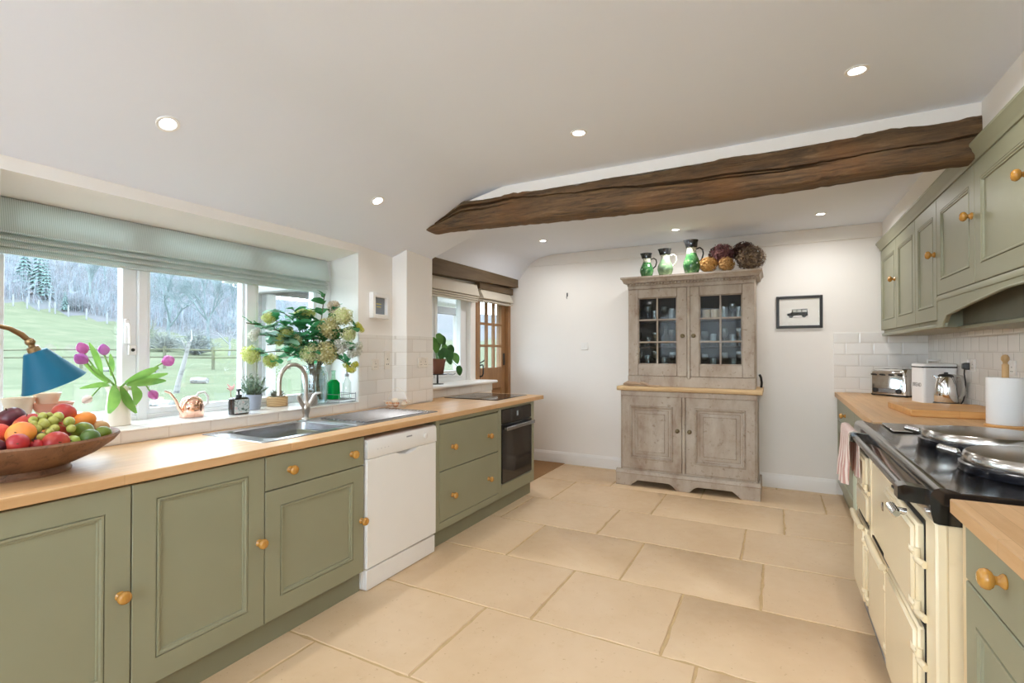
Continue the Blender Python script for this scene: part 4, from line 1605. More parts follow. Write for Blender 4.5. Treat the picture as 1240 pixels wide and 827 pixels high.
# ================================================================== THE DRESSER
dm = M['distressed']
yl, yu = 5.05, 5.13           # front planes of the lower and upper parts
dr = thing('dresser', 'distressed grey painted glazed dresser against the end wall', 'dresser', (-.785, 5.33, 0))
lx0, lx1 = -1.410, -.152
mb = MB()
mb.box(lx0, lx1, yl + .022, YB - .02, .13, .955)
mb.box(lx0, lx1, yl, yl + .022, .905, .955, .003)
mb.box(lx0, lx0 + .012, yl + .003, yl + .022, .16, .905)
mb.box(lx1 - .012, lx1, yl + .003, yl + .022, .16, .905)
mb.box(lx0, lx1, yl + .004, yl + .022, .13, .172)
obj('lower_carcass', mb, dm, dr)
mb = MB().box(-.808, -.778, yl - .004, yl + .02, .165, .905, .004)
obj('centre_stile', mb, dm, dr)
# plinth with bracket feet
mb = MB()
pz = .135
px0, px1 = -1.452, -.128


def foot_poly():
    p = [(px0, 0), (-1.305, 0), (-1.285, .022), (-1.255, .040), (-1.235, .060), (-.930, .060), (-.900, .045), (-.880, .024), (-.855, 0),
         (-.742, 0), (-.715, .024), (-.695, .045), (-.665, .060), (-.360, .060), (-.335, .040), (-.310, .022), (-.290, 0), (px1, 0), (px1, .118), (px0, .118)]
    return p


pp = foot_poly()
mb.loft([[(x, yl - .012, z) for x, z in pp], [(x, yl - .030, z) for x, z in pp]])
mb.box(px0, px0 + .02, yl - .012, YB - .02, 0, .118)
mb.box(px1 - .02, px1, yl - .012, YB - .02, 0, .118)
mb.prism([(yl - .030, .118), (yl - .034, .122), (yl - .032, .130), (yl - .020, .140), (yl - .012, .152), (yl + .02, .156), (yl + .02, .118)], 'X', px0 - .004, px1 + .004)
obj('plinth', mb, dm, dr)


def dknob(par, x, z, y):
    mb = MB(T_back(x, y, z)).lathe([(0, 0), (.019, 0), (.020, .002), (.012, .005), (.008, .012), (.010, .016), (.018, .020), (.020, .026), (.015, .032), (0, .034)], seg=18)
    return obj('knob', mb, plain('aged_brass', (.16, .12, .065, 1), .45, .8), par)


def ldoor(x0, x1, kx):
    mb = panel_front(MB(T_back(x0, yl, .172)), x1 - x0, .733, .021, .082, rail=.098,
                     profile=[(0, 0), (.003, .007), (.012, .008), (.018, .002), (.024, -.012), (.034, -.017), (.046, -.017), (.047, -.014), (.078, -.004), (.080, .001), (.084, .001)])
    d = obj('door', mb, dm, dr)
    dknob(d, kx, .578, yl)


ldoor(-1.397, -.812, -.850)
ldoor(-.774, -.166, -.737)
mb = MB()
mb.prism([(yl - .014, .957), (yl - .026, .962), (yl - .030, .975), (yl - .028, .990), (yl - .020, .9985), (YB - .02, .9985), (YB - .02, .957)], 'X', -1.445, -.108)
obj('dresser_top', mb, M['dresser_top_wood'], dr)

# upper part: open box with shelves, glazed doors
ux0, ux1 = -1.356, -.168
uz0, uz1 = 1.000, 2.028
mb = MB()
mb.box(ux0, ux0 + .02, yu + .022, YB - .02, uz0, uz1)
mb.box(ux1 - .02, ux1, yu + .022, YB - .02, uz0, uz1)
mb.box(ux0 + .02, ux1 - .02, yu + .022, YB - .02, uz1 - .02, uz1)
mb.box(ux0 + .02, ux1 - .02, yu + .022, YB - .02, uz0, uz0 + .09)
mb.box(ux0, ux1, yu + .001, yu + .022, uz0, 1.105, .002)
mb.box(ux0, ux1, yu + .001, yu + .022, 1.992, uz1, .002)
mb.box(-.770, -.742, yu - .004, yu + .022, 1.085, 1.992, .003)
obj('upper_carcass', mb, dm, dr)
mb = MB().box(ux0 + .02, ux1 - .02, YB - .04, YB - .02, uz0 + .09, uz1 - .02)
obj('back_board', mb, M['dresser_inside'], dr)
shelves = (1.185, 1.405, 1.675)
for z in shelves[1:]:
    obj('shelf', MB().box(ux0 + .021, ux1 - .021, yu + .05, YB - .041, z - .014, z, .002), M['dresser_inside'], dr)
obj('shelf', MB().box(ux0 + .021, ux1 - .021, yu + .05, YB - .041, 1.170, 1.185, .002), M['dresser_inside'], dr)


def udoor(x0, x1, gx0, gx1, kx):
    z0, z1 = 1.107, 1.990
    gz0, gz1 = 1.222, 1.900
    mb = MB(T_back(0, yu, 0))
    t = -.021
    mb.box(x0, gx0, z0, z1, t, 0, .003)
    mb.box(gx1, x1, z0, z1, t, 0, .003)
    mb.box(gx0, gx1, z0, gz0, t, -.0005, .003)
    mb.box(gx0, gx1, gz1, z1, t, -.0005, .003)
    for a, b, c, e in ((gx0, gx0 + .010, gz0, gz1), (gx1 - .010, gx1, gz0, gz1), (gx0, gx1, gz0, gz0 + .010), (gx0, gx1, gz1 - .010, gz1)):
        mb.box(a, b, c, e, -.015, -.006, .003)
    d = obj('door', mb, dm, dr)
    mb = MB(T_back(0, yu, 0))
    xm = (gx0 + gx1) / 2
    mb.box(xm - .008, xm + .008, gz0, gz1, -.016, -.003, .003)
    for k in (1, 2):
        zz = gz0 + (gz1 - gz0) * k / 3
        mb.box(gx0, gx1, zz - .008, zz + .008, -.0165, -.0035, .003)
    obj('glazing_bar', mb, dm, d)
    for i in range(2):
        for k in range(3):
            a, b = (gx0, xm) if i == 0 else (xm, gx1)
            mb = MB(T_back(0, yu, 0)).box(a, b, gz0 + (gz1 - gz0) * k / 3, gz0 + (gz1 - gz0) * (k + 1) / 3, -.0125, -.0105)
            obj('pane', mb, M['grey_glass'], d)
    dknob(d, kx, 1.507, yu)


udoor(ux0 + .004, -.772, -1.250, -.866, -.812)
udoor(-.740, ux1 - .004, -.657, -.276, -.708)
# cornice with dentils
mb = MB()
cpf = [(yu + .01, 2.028), (yu - .004, 2.028), (yu - .005, 2.034), (yu - .005, 2.054), (yu - .036, 2.056), (yu - .040, 2.068), (yu - .050, 2.090), (yu - .062, 2.098), (yu - .062, 2.116), (yu + .01, 2.118)]
rings = []
for x, s in ((ux0, 1), (ux1, -1)):
    rings.append([(x - s * max(0, yu - y) * 1.0, y, z) for y, z in cpf])
mb.loft(rings)
for x, s in ((ux0, 1), (ux1, -1)):
    mb.loft([[(x - s * max(0, yu - y), y, z) for y, z in cpf], [(x - s * max(0, yu - y), YB - .02, z) for y, z in cpf]])
mb.box(ux0 - .05, ux1 + .05, yu, YB - .02, 2.100, 2.117)
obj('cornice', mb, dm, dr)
mb = MB()
x = ux0 + .004
while x < ux1 - .01:
    mb.box(x, x + .015, yu - .032, yu - .006, 2.032, 2.053, .002)
    x += .0315
obj('dentil_band', mb, dm, dr)

# glassware behind the panes
gl = M['clear_glass']


def tumbler(x, y, z, r, h, label):
    mb = MB().lathe([(0, .001), (r * .86, .0), (r * .9, .004), (r, h), (r - .002, h), (r * .86, .008), (0, .008)], (x, y, z), 16)
    tag(obj('drinking_glass', mb, gl), label, 'drinking glass', 'glasses in the dresser')


def stemglass(x, y, z, r, h, label):
    mb = MB().lathe([(0, 0), (r * .9, 0), (r * .85, .003), (.004, .008), (.004, h * .45), (r * .6, h * .52), (r, h * .7), (r * .86, h), (r * .84, h), (r * .96, h * .7), (r * .55, h * .54), (0, h * .49)], (x, y, z), 16)
    tag(obj('wine_glass', mb, gl), label, 'wine glass', 'glasses in the dresser')


rd = random.Random(5)
for z, lev in zip(shelves, ('bottom', 'middle', 'top')):
    for side, xs in (('handleless wall side', (-1.27, -1.19, -1.10, -1.02, -.93)), ('picture side', (-.62, -.55, -.44, -.37, -.31))):
        half_ = 'window side door' if xs[0] < -1 else 'picture side door'
        for i, x in enumerate(xs):
            if lev == 'top' and half_.startswith('picture') and i < 2: continue
            if lev == 'middle' and half_.startswith('window') and i in (3,): continue
            y = yu + .10 + .06 * (i % 2) + rd.uniform(0, .02)
            if (i + len(lev)) % 2:
                tumbler(x, y, z + .0005, .034, rd.uniform(.09, .13), 'clear tumbler on the %s shelf behind the %s of the dresser' % (lev, half_))
            else:
                stemglass(x, y, z + .0005, .036, rd.uniform(.14, .175), 'clear stemmed glass on the %s shelf behind the %s of the dresser' % (lev, half_))
mcup = plain('cream_china', lin(226, 214, 190), .25)
for i, (x, y) in enumerate(((-.605, yu + .12), (-.520, yu + .11))):
    cup = thing('mug', ('cream mug behind the top panes of the dresser next to the centre stile', 'cream mug behind the top panes of the dresser beside another mug')[i], 'mug', (x, y, shelves[2] + .0005))
    mb = MB().lathe([(0, 0), (.034, 0), (.038, .01), (.040, .09), (.037, .09), (.034, .012), (0, .010)], (x, y, shelves[2] + .0005), 20)
    obj('body', mb, mcup, cup)
    mb = MB().tube([(x + .036, y, shelves[2] + .075), (x + .058, y - .004, shelves[2] + .07), (x + .062, y - .004, shelves[2] + .045), (x + .037, y, shelves[2] + .022)], .005, 8)
    obj('handle', mb, mcup, cup)
dec = thing('decanter', 'clear glass decanter with stopper on the middle shelf of the dresser', 'decanter', (-1.0, yu + .14, shelves[1] + .0005))
obj('body', MB().lathe([(0, 0), (.045, 0), (.052, .02), (.050, .09), (.02, .13), (.016, .17), (.022, .18), (.019, .18), (.013, .17), (.017, .13), (.046, .085), (.046, .02), (0, .01)], (-1.0, yu + .14, shelves[1] + .0005), 20), gl, dec)
obj('stopper', MB().lathe([(.012, .165), (.012, .182), (.02, .19), (.022, .205), (.012, .22), (0, .222)], (-1.0, yu + .14, shelves[1] + .0005), 16), gl, dec)

# three green painted jugs on the cornice
def jug(x, y, s, label, hh=1.0, handle_dir=0.5, pale=0):
    z = 2.1185
    root = thing('jug', label, 'jug', (x, y, z))
    m, n, l, b = base_mat('green_glaze', lin(70, 128, 70), .12)
    v = coords(n, l)
    f = noise(n, l, v, 16, 4, .6, 1.4)
    c = ramp(n, l, f, [(.36, lin(34, 78, 46)), (.55, lin(70, 118, 72)), (.64, lin(116, 152, 104)), (.72, lin(190, 200, 170))])
    if pale: c = mixc(n, l, .28, c, lin(190, 208, 178))
    l.new(c, b.inputs['Base Color'])
    H = .20 * s * hh
    r = .080 * s
    body = [(0, 0), (r * .72, 0), (r * .80, H * .04), (r, H * .30), (r * .96, H * .45), (r * .70, H * .68), (r * .56, H * .80)]
    o = obj('body', MB().lathe(body, (x, y, z), 28), m, root)
    m2, n, l, b = base_mat('white_scroll_glaze', lin(225, 222, 205), .15)
    v = coords(n, l)
    f = noise(n, l, v, 26, 3, .6, 2.0)
    l.new(ramp(n, l, f, [(.44, lin(228, 225, 208)), (.52, lin(60, 78, 60)), (.58, lin(222, 220, 204))]), b.inputs['Base Color'])
    obj('neck', MB().lathe([(r * .56, H * .80), (r * .53, H * .9), (r * .56, H * 1.02)], (x, y, z), 28), m2, root)

    def spout(a, zz):
        return 1 + .22 * max(0, math.cos(a - PI - handle_dir)) ** 6 * (1 if zz > H * 1.1 else .4)
    obj('rim', MB().lathe([(r * .56, H * 1.02), (r * .66, H * 1.05), (r * .70, H * 1.22), (r * .80, H * 1.32), (r * .72, H * 1.32), (r * .5, H * 1.06)], (x, y, z), 28, wob=spout), M['black_enamel'], root)
    cx, cy = math.cos(handle_dir), math.sin(handle_dir)
    pts = [(x + cx * r * q, y + cy * r * q, z + H * w) for q, w in ((.54, .98), (1.0, 1.04), (1.34, .96), (1.42, .80), (1.25, .58), (.90, .46))]
    obj('handle', MB().tube(pts, .0075 * s, 8), m2 if pale else M['black_enamel'], root)


jug(-1.165, 5.15, .86, 'smallest dark green painted jug on the dresser cornice, black rim', 1.05, .3)
jug(-.980, 5.15, .96, 'pale green painted jug with white handle, middle one on the dresser cornice', 1.05, .3, 1)
jug(-.728, 5.15, 1.02, 'tallest green painted jug on the dresser cornice beside dried hydrangeas', 1.22, .5)


# dried hydrangea heads
def floret_ball(mb, c, r, n, size, rnd_, squash=.9, mats=1):
    for i in range(n):
        zt = 1 - 2 * (i + .5) / n
        a = i * 2.399963
        s = math.sqrt(max(0, 1 - zt * zt))
        k = r * rnd_.uniform(.76, 1.10)
        d = Vector((s * math.cos(a), s * math.sin(a), zt))
        p = Vector(c) + Vector((d.x * k, d.y * k, d.z * k * squash))
        u = d.orthogonal().normalized()
        w = d.cross(u)
        rot = rnd_.uniform(0, PI)
        tilt = rnd_.uniform(-.5, .5)
        mb.m = rnd_.randrange(mats)
        vs = [tuple(p)]
        for q in range(8):
            aa = rot + q * PI / 4
            rad = size * (1.0 if q % 2 == 0 else .52)
            off = u * math.cos(aa) * rad + w * math.sin(aa) * rad + d * (rad * .35 * math.sin(aa * 2 + tilt) + (size * .25 if q % 2 == 0 else 0))
            vs.append(tuple(p + off))
        mb.add(vs, [(0, 1 + q, 1 + (q + 1) % 8) for q in range(8)])
    return mb


def petal(name, r_, g_, b_, var=.12):
    return plain(name, lin(r_, g_, b_), .85, var=var, scale=30)


def dried(x, y, z, r, c1, c2, label, seed):
    root = thing('dried_hydrangea', label, 'dried flower', (x, y, z - r * .9))
    rr_ = random.Random(seed)
    mb = floret_ball(MB(), (x, y, z), r, 420, r * .17, rr_, .9, 2)
    obj('flower_head', mb, [petal('dried_petal', *c1), petal('dried_petal', *c2)], root)
    obj('flower_core', MB().ball((x, y, z), (r * .74, r * .74, r * .66), 14, 9), petal('dried_core', *[v * .6 for v in c2]), root)
    mb = MB().tube([(x, y, z - r * .3), (x + .02, y + .10, z - r * .78), (x + .03, y + .17, z - r * .82)], .004, 6)
    obj('stalk', mb, petal('dried_stalk', 120, 96, 66), root)


ZD = 2.1185
dried(-.578, 5.17, ZD + .078, .079, (198, 156, 92), (176, 128, 66), 'golden dried hydrangea head next to the tallest green jug', 1)
dried(-.412, 5.165, ZD + .070, .071, (190, 150, 96), (168, 124, 70), 'golden dried hydrangea head under the purple one', 2)
dried(-.465, 5.26, ZD + .180, .108, (120, 78, 74), (94, 56, 58), 'dull purple dried hydrangea head resting on the golden ones', 3)
dried(-.275, 5.36, ZD + .205, .105, (88, 62, 52), (66, 44, 38), 'dark brown dried hydrangea head at the back of the dresser cornice', 4)
dried(-.205, 5.19, ZD + .112, .118, (118, 98, 76), (92, 74, 58), 'big grey brown dried hydrangea head at the picture end of the dresser', 5)

# driftwood on the dresser ledge
mb = MB().tube([(-1.385, 5.068, 1.018), (-1.34, 5.062, 1.030), (-1.30, 5.072, 1.026), (-1.26, 5.066, 1.030), (-1.21, 5.075, 1.022)], [.010, .024, .020, .016, .005], 10)
m_drift = plain('driftwood', lin(176, 150, 126), .8, var=.2, scale=20, bmp=.4)
tag(obj('driftwood', mb, m_drift), 'grey brown driftwood piece at the corner of the dresser ledge', 'driftwood')
mb = MB().tube([(-1.22, 5.078, 1.040), (-1.17, 5.072, 1.028), (-1.12, 5.070, 1.010), (-1.06, 5.072, 1.008), (-1.01, 5.078, 1.012)], [.008, .016, .009, .009, .004], 10)
tag(obj('driftwood', mb, m_drift), 'slender curved driftwood piece on the dresser ledge tapering towards the centre', 'driftwood')

# loose black cable beside the dresser
mb = MB().tube([(-.142, 5.42, 1.13), (-.128, 5.42, 1.10), (-.122, 5.42, 1.05), (-.126, 5.42, 1.002)], .011, 8)
tag(obj('cable', mb, M['black_plastic']), 'loop of black cable poking out beside the dresser', 'cable')

# framed drawing, switch and hook on the end wall
pf = thing('picture', 'small black framed drawing of an off-road car on the end wall', 'picture', (.203, YB, 1.581))
T = T_back(0, YB - .0005, 0)
mb = MB(T)
x0, x1, z0, z1, fw = .006, .400, 1.581, 1.897, .026
mb.box(x0, x0 + fw, z0, z1, 0, .022, .003); mb.box(x1 - fw, x1, z0, z1, 0, .022, .003)
mb.box(x0 + fw, x1 - fw, z0, z0 + fw, 0, .022, .003); mb.box(x0 + fw, x1 - fw, z1 - fw, z1, 0, .022, .003)
obj('frame', mb, plain('black_frame', lin(34, 28, 24), .4), pf)
obj('mount', MB(T).box(x0 + fw, x1 - fw, z0 + fw, z1 - fw, .001, .008), plain('off_white_paper', lin(238, 236, 230), .8, var=.01), pf)
mb = MB(T)
ink = .0085
def inkpoly(pts, d=.0005):
    mb.loft([[(u, w, ink - .0006) for u, w in pts], [(u, w, ink + d) for u, w in pts]])
inkpoly([(.100, 1.705), (.100, 1.725), (.138, 1.735), (.145, 1.765), (.272, 1.770), (.278, 1.702), (.262, 1.700), (.262, 1.708), (.162, 1.705), (.155, 1.700), (.128, 1.702)])
for wx in (.135, .245):
    inkpoly([(wx + .018 * math.cos(a * PI / 8), 1.703 + .018 * math.sin(a * PI / 8)) for a in range(16)], .0009)
inkpoly([(.090, 1.6835), (.300, 1.6875), (.300, 1.689), (.090, 1.6865)])
obj('drawing', mb, plain('ink', lin(44, 46, 42), .8), pf)
mb = MB(T)
for a, b in ((.152, .180), (.188, .222), (.230, .268)):
    mb.box(a, b, 1.738, 1.761, ink, ink + .0012)
obj('drawing_windows', mb, plain('ink_pale', lin(205, 205, 198), .8), pf)
obj('glazing', MB(T).box(x0 + fw, x1 - fw, z0 + fw, z1 - fw, .0125, .014), glass_thin('picture_glass', (.985, .985, .985, 1), .005), pf)

sw = thing('light_switch', 'small white light switch on the end wall between door and dresser', 'light switch', (-2.003, YB, 1.375))
T = T_back(-2.003, YB - .0005, 1.417)
obj('switch_plate', MB(T).box(-.043, .043, -.043, .043, 0, .009, .003), M['gloss_white'], sw)
obj('rocker', MB(T).box(-.012, .012, -.016, .016, .008, .013, .002), M['gloss_white'], sw)
hk = thing('wall_hook', 'small dark metal hook on the end wall above the light switch', 'hook', (-2.222, YB, 1.99))
T = T_back(-2.222, YB - .0005, 2.025)
mb = MB(T).box(-.008, .008, -.010, .035, 0, .004, .001)
mb.tube([(0, .0, .003), (0, -.012, .02), (0, -.028, .022), (0, -.034, .014)], .004, 8)
obj('hook', mb, M['black_plastic'], hk)

# ================================================================== THINGS ON THE SINK RUN AND SILL
ZS = .9875
RB = random.Random(11)

# wooden fruit bowl
BX, BY = -2.385, .742
m_bowl = wood('old_turned_wood', lin(146, 106, 78), lin(108, 76, 54), 'X', .6, .6, dark=lin(76, 50, 36), bmp=.3)
mb = MB().lathe([(0, 0), (.145, 0), (.148, .010), (.140, .024), (.165, .034), (.225, .062), (.275, .100), (.292, .122), (.288, .130), (.276, .126), (.250, .092), (.200, .058), (.10, .040), (0, .036)], (BX, BY, ZW + .0005), 56,
                wob=lambda a, z: 1 + .012 * math.sin(3 * a + 1) * (z > .06) + .006 * math.sin(7 * a))
tag(obj('fruit_bowl', mb, m_bowl), 'wide old turned wooden bowl full of fruit on the worktop', 'bowl')


def fruit_mat(name, cols, rough=.35, scale=9):
    m, n, l, b = base_mat(name, cols[0], rough)
    v = coords(n, l, kind='Object')
    f = noise(n, l, v, scale, 3, .5)
    st = [(.30 + .4 * i / (len(cols) - 1), c) for i, c in enumerate(cols)]
    l.new(ramp(n, l, f, st), b.inputs['Base Color'])
    f2 = noise(n, l, v, 180, 2, .5)
    bump(n, l, b, f2, .08, .001)
    return m


FM = {
    'plum': fruit_mat('dark_plum_skin', [lin(48, 20, 34), lin(84, 30, 44), lin(120, 50, 48)]),
    'nect': fruit_mat('nectarine_skin', [lin(214, 110, 62), lin(170, 48, 44), lin(96, 30, 40)], scale=7),
    'orange': fruit_mat('orange_peel', [lin(226, 130, 46), lin(236, 146, 54)], .45),
    'apri': fruit_mat('apricot_skin', [lin(238, 170, 70), lin(232, 140, 62), lin(220, 110, 60)], .5),
    'red': fruit_mat('red_plum_skin', [lin(196, 52, 44), lin(168, 38, 46), lin(206, 90, 62)]),
    'peach': fruit_mat('peach_skin', [lin(226, 104, 72), lin(206, 70, 56), lin(236, 150, 92)], .6),
    'lime': fruit_mat('lime_peel', [lin(128, 142, 42), lin(104, 126, 36), lin(150, 158, 62)]),
    'dgreen': fruit_mat('dark_green_peel', [lin(66, 94, 34), lin(84, 112, 42)]),
    'pear': fruit_mat('pear_skin', [lin(166, 184, 82), lin(140, 164, 66)], .4),
    'tan': fruit_mat('tan_skin', [lin(196, 160, 108), lin(180, 140, 90)], .6),
    'lemon': fruit_mat('lemon_peel', [lin(232, 200, 82), lin(224, 186, 66)], .45),
    'mango': fruit_mat('mango_skin', [lin(196, 66, 52), lin(178, 60, 50), lin(224, 140, 70)], .35, 6),
}
m_stem = plain('brown_stem', lin(90, 66, 40), .8)


def fruit(kind, label, cat, x, y, z, r, mat, sq=(1, 1, .95), rot=(0, 0, 0), stem=True, pear=False):
    root = thing(kind, label, cat, (x, y, z - r * .9))
    T = Matrix.Translation((x, y, z)) @ Euler(rot).to_matrix().to_4x4()
    prof = []
    for i in range(15):
        t = PI * i / 14
        rr_ = math.sin(t)
        zz = -math.cos(t)
        if i >= 12: zz -= .10 * ((i - 11) / 3)
        if pear: rr_ *= (1 - .30 * max(0, zz)); zz *= 1.12
        prof.append((rr_ * r, zz * r * sq[2]))
    crease = (lambda a, z_: 1 - .07 * max(0, math.cos(a)) ** 24) if kind in ('plum', 'nectarine', 'peach', 'apricot') else None
    obj('body', MB(T).lathe(prof, (0, 0, 0), 24, sq[0], sq[1], crease), mat, root, sharp=80)
    if stem:
        zt = prof[-1][1]
        obj('stem', MB(T).tube([(0, 0, zt - .001), (.001, 0, zt + .004), (.003, 0, zt + .009)], [.0022, .0016, .0020], 6), m_stem, root)


F = [
    ('plum', 'dark purple plum on top of the fruit heap', 'plum', -2.41, .736, 1.122, .037, 'plum', (1.05, 1.05, .95), (.5, .2, 0)),
    ('nectarine', 'orange and dark red nectarine at the back of the bowl behind the grapes', 'nectarine', -2.404, .881, 1.118, .039, 'nect', (1.08, 1.08, .92), (1.9, .4, .5)),
    ('orange', 'orange tangerine at the rear rim of the fruit bowl', 'orange', -2.364, .930, 1.092, .0355, 'orange', (1, 1, .92), (.3, .2, 0)),
    ('mango', 'long red fruit lying between the dark plum and the grapes', 'mango', -2.345, .757, 1.108, .030, 'mango', (.95, 1.5, .85), (.3, .2, .4)),
    ('apricot', 'plump yellow orange apricot in front of the dark plum', 'apricot', -2.224, .702, 1.083, .037, 'apri', (1.1, 1.1, .9), (1.2, .5, .6)),
    ('plum', 'large pointed red plum resting on the front rim of the bowl', 'plum', -2.152, .672, 1.064, .030, 'red', (1.0, 1.0, 1.2), (1.5, 0, 1.2)),
    ('peach', 'salmon pink peach beside the yellow orange apricot', 'peach', -2.284, .664, 1.086, .033, 'peach', (1, 1, .95), (.4, .3, .4)),
    ('plum', 'deep crimson plum at the bowl rim next to the pointed red plum', 'plum', -2.162, .622, 1.056, .027, 'plum', (1, 1, 1), (.9, .2, .4)),
    ('peach', 'red orange peach under the grapes', 'peach', -2.279, .826, 1.076, .032, 'peach', (1, 1, .96), (1.6, .2, .2)),
    ('nectarine', 'red nectarine with yellow cheek at the front rim of the bowl', 'nectarine', -2.150, .767, 1.050, .036, 'nect', (1.05, 1.05, .92), (1.4, .6, 1.4)),
    ('plum', 'small bright red plum between the two big front fruits', 'plum', -2.158, .7195, 1.047, .020, 'red', (1, 1, 1), (.5, .2, 0)),
    ('lime', 'yellow green lime beside the orange', 'lime', -2.257, .882, 1.064, .034, 'lime', (1, 1, 1.12), (1.4, .4, .9)),
    ('lime', 'dark green lime at the front rim of the bowl', 'lime', -2.164, .867, 1.050, .030, 'dgreen', (1, 1, 1.08), (1.0, .3, .5)),
    ('lime', 'pale green lime at the far end rim of the bowl', 'lime', -2.252, .942, 1.047, .028, 'lime', (1, 1, 1.1), (.8, .9, .3)),
    ('pear', 'pale green pear between the red nectarine and the dark lime', 'pear', -2.168, .817, 1.040, .026, 'pear', (1, 1, 1.1), (1.2, .2, 1.0)),
    ('kiwi', 'tan skinned fruit half hidden behind the limes', 'fruit', -2.345, .972, 1.058, .028, 'tan', (1, 1, 1.15), (1.3, .2, .2)),
    ('lemon', 'yellow lemon at the window side of the bowl behind the dark plum', 'lemon', -2.475, .745, 1.105, .033, 'lemon', (1, 1, 1.2), (1.4, .3, .2)),
    ('plum', 'dark plum low in the bowl beneath the apricot', 'plum', -2.215, .755, 1.038, .034, 'plum', (1, 1, .95), (.4, .3, 0)),
    ('plum', 'dark plum low in the bowl beneath the grapes', 'plum', -2.30, .765, 1.045, .034, 'plum', (1, 1, .95), (.2, .4, 0)),
    ('orange', 'orange at the bottom of the bowl under the nectarine', 'orange', -2.41, .84, 1.036, .037, 'orange', (1, 1, .95), (.2, .4, 0)),
    ('orange', 'orange at the bottom of the bowl under the dark plum', 'orange', -2.38, .68, 1.042, .037, 'orange', (1, 1, .95), (.2, .4, 0)),
    ('lemon', 'lemon low at the window side of the bowl', 'lemon', -2.50, .79, 1.045, .034, 'lemon', (1, 1, 1.15), (1.2, .4, 1.0)),
    ('peach', 'peach low at the near end of the bowl', 'peach', -2.30, .60, 1.050, .036, 'peach', (1, 1, .95), (.4, .3, .4)),
    ('nectarine', 'nectarine at the near window side of the bowl', 'nectarine', -2.45, .62, 1.055, .037, 'nect', (1, 1, .95), (.4, .3, .9)),
    ('lime', 'lime at the near end rim of the bowl', 'lime', -2.36, .545, 1.058, .030, 'lime', (1, 1, 1.1), (1.1, .3, .9)),
    ('plum', 'plum under the orange at the far end of the bowl', 'plum', -2.345, .905, 1.030, .033, 'plum', (1, 1, .95), (.4, .3, .9)),
]
for k, lb, ct, x, y, z, r, mt_, sq, rot in F:
    fruit(k, lb, ct, x, y, z, r, FM[mt_], sq, rot, k not in ('orange', 'lime', 'lemon'), k == 'pear')

gb = thing('grape_bunch', 'bunch of green grapes draped over the middle of the fruit heap', 'grapes', (-2.24, .785, 1.06))
m_grape = fruit_mat('grape_skin', [lin(158, 160, 70), lin(176, 176, 92), lin(140, 144, 58)], .25, 30)
G = [(-2.233, .763, 1.106, .0175), (-2.244, .792, 1.113, .0165), (-2.259, .811, 1.124, .017), (-2.230, .832, 1.107, .0168), (-2.209, .830, 1.084, .014), (-2.241, .738, 1.106, .015),
     (-2.272, .774, 1.130, .014), (-2.222, .742, 1.094, .014), (-2.180, .740, 1.070, .013), (-2.262, .745, 1.121, .013), (-2.285, .795, 1.128, .013), (-2.213, .785, 1.090, .0145), (-2.26, .77, 1.110, .015), (-2.19, .765, 1.083, .012)]
for i, (x, y, z, r) in enumerate(G):
    obj('grape', MB().ball((x, y, z), (r, r, r * 1.08), 16, 10), m_grape, gb, sharp=80)
mb = MB().tube([(-2.29, .76, 1.145), (-2.262, .775, 1.128), (-2.24, .785, 1.105), (-2.21, .765, 1.09), (-2.185, .75, 1.072)], .002, 6)
for x, y, z, r in G[:9]:
    mb.tube([(-2.24, .782, 1.106), ((x - 2.24) / 2, (y + .782) / 2, (z + 1.106) / 2 + .004), (x, y, z)], .0012, 5)
obj('stalk', mb, plain('grape_stalk', lin(140, 140, 70), .7), gb)

# desk lamp with teal shade, standing at the near end of the sill
lp = thing('table_lamp', 'brass arm lamp with a teal cone shade leaning over the fruit bowl', 'lamp', (-2.62, .56, ZW))
m_brass = plain('aged_brass_lamp', (.30, .20, .10, 1), .35, .9, var=.1, scale=20)
mb = MB().lathe([(0, .0005), (.075, .0005), (.078, .006), (.070, .014), (.030, .022), (.012, .032), (.010, .05)], (-2.62, .54, ZW), 28)
obj('base', mb, m_brass, lp)
mb = MB().tube([(-2.62, .54, ZW + .04), (-2.62, .54, 1.30), (-2.62, .555, 1.38), (-2.62, .60, 1.435), (-2.62, .67, 1.462), (-2.62, .74, 1.460), (-2.62, .79, 1.447), (-2.62, .825, 1.425), (-2.62, .846, 1.402)], [.0085] * 6 + [.009, .0115, .010], 12)
obj('arm', mb, m_brass, lp)
mb = MB().ball((-2.62, .851, 1.396), .017, 14, 9)
mb.tube([(-2.655, .851, 1.396), (-2.585, .851, 1.396)], .006, 10)
mb.tube([(-2.62, .853, 1.39), (-2.62, .862, 1.365)], [.010, .013], 12)
obj('joint', mb, m_brass, lp)
ax = Vector((.02, .47, -1)).normalized()
c0 = Vector((-2.62, .866, 1.358))
uu = ax.orthogonal().normalized(); vv = ax.cross(uu)
Tsh = frame_T(c0, uu, vv, ax)
m_shade, n, l, b = base_mat('teal_lacquer', lin(0, 92, 122), .5, 0, .3)
mb = MB(Tsh).lathe([(.012, -.022), (.020, -.018), (.022, .0), (.036, .002)], seg=24)
obj('lamp_holder', mb, m_brass, lp)
mb = MB(Tsh).lathe([(.034, .0), (.038, .002), (.106, .145), (.1085, .145), (.1055, .145), (.1030, .143), (.036, .006), (.0, .006)], seg=44)
obj('lamp_shade', mb, m_shade, lp)
mb = MB(Tsh).lathe([(0, .02), (.014, .02), (.014, .04), (.028, .07), (.028, .09), (.018, .108), (0, .112)], seg=20)
obj('bulb', mb, plain('frosted_bulb', lin(240, 236, 226), .3), lp)

# crockery stacked at the window behind the lamp
m_china = plain('white_china', lin(232, 228, 220), .2)
m_cream = plain('cream_bowl_glaze', lin(236, 220, 196), .3)
m_terra = plain('terracotta_glaze', lin(206, 140, 110), .4)


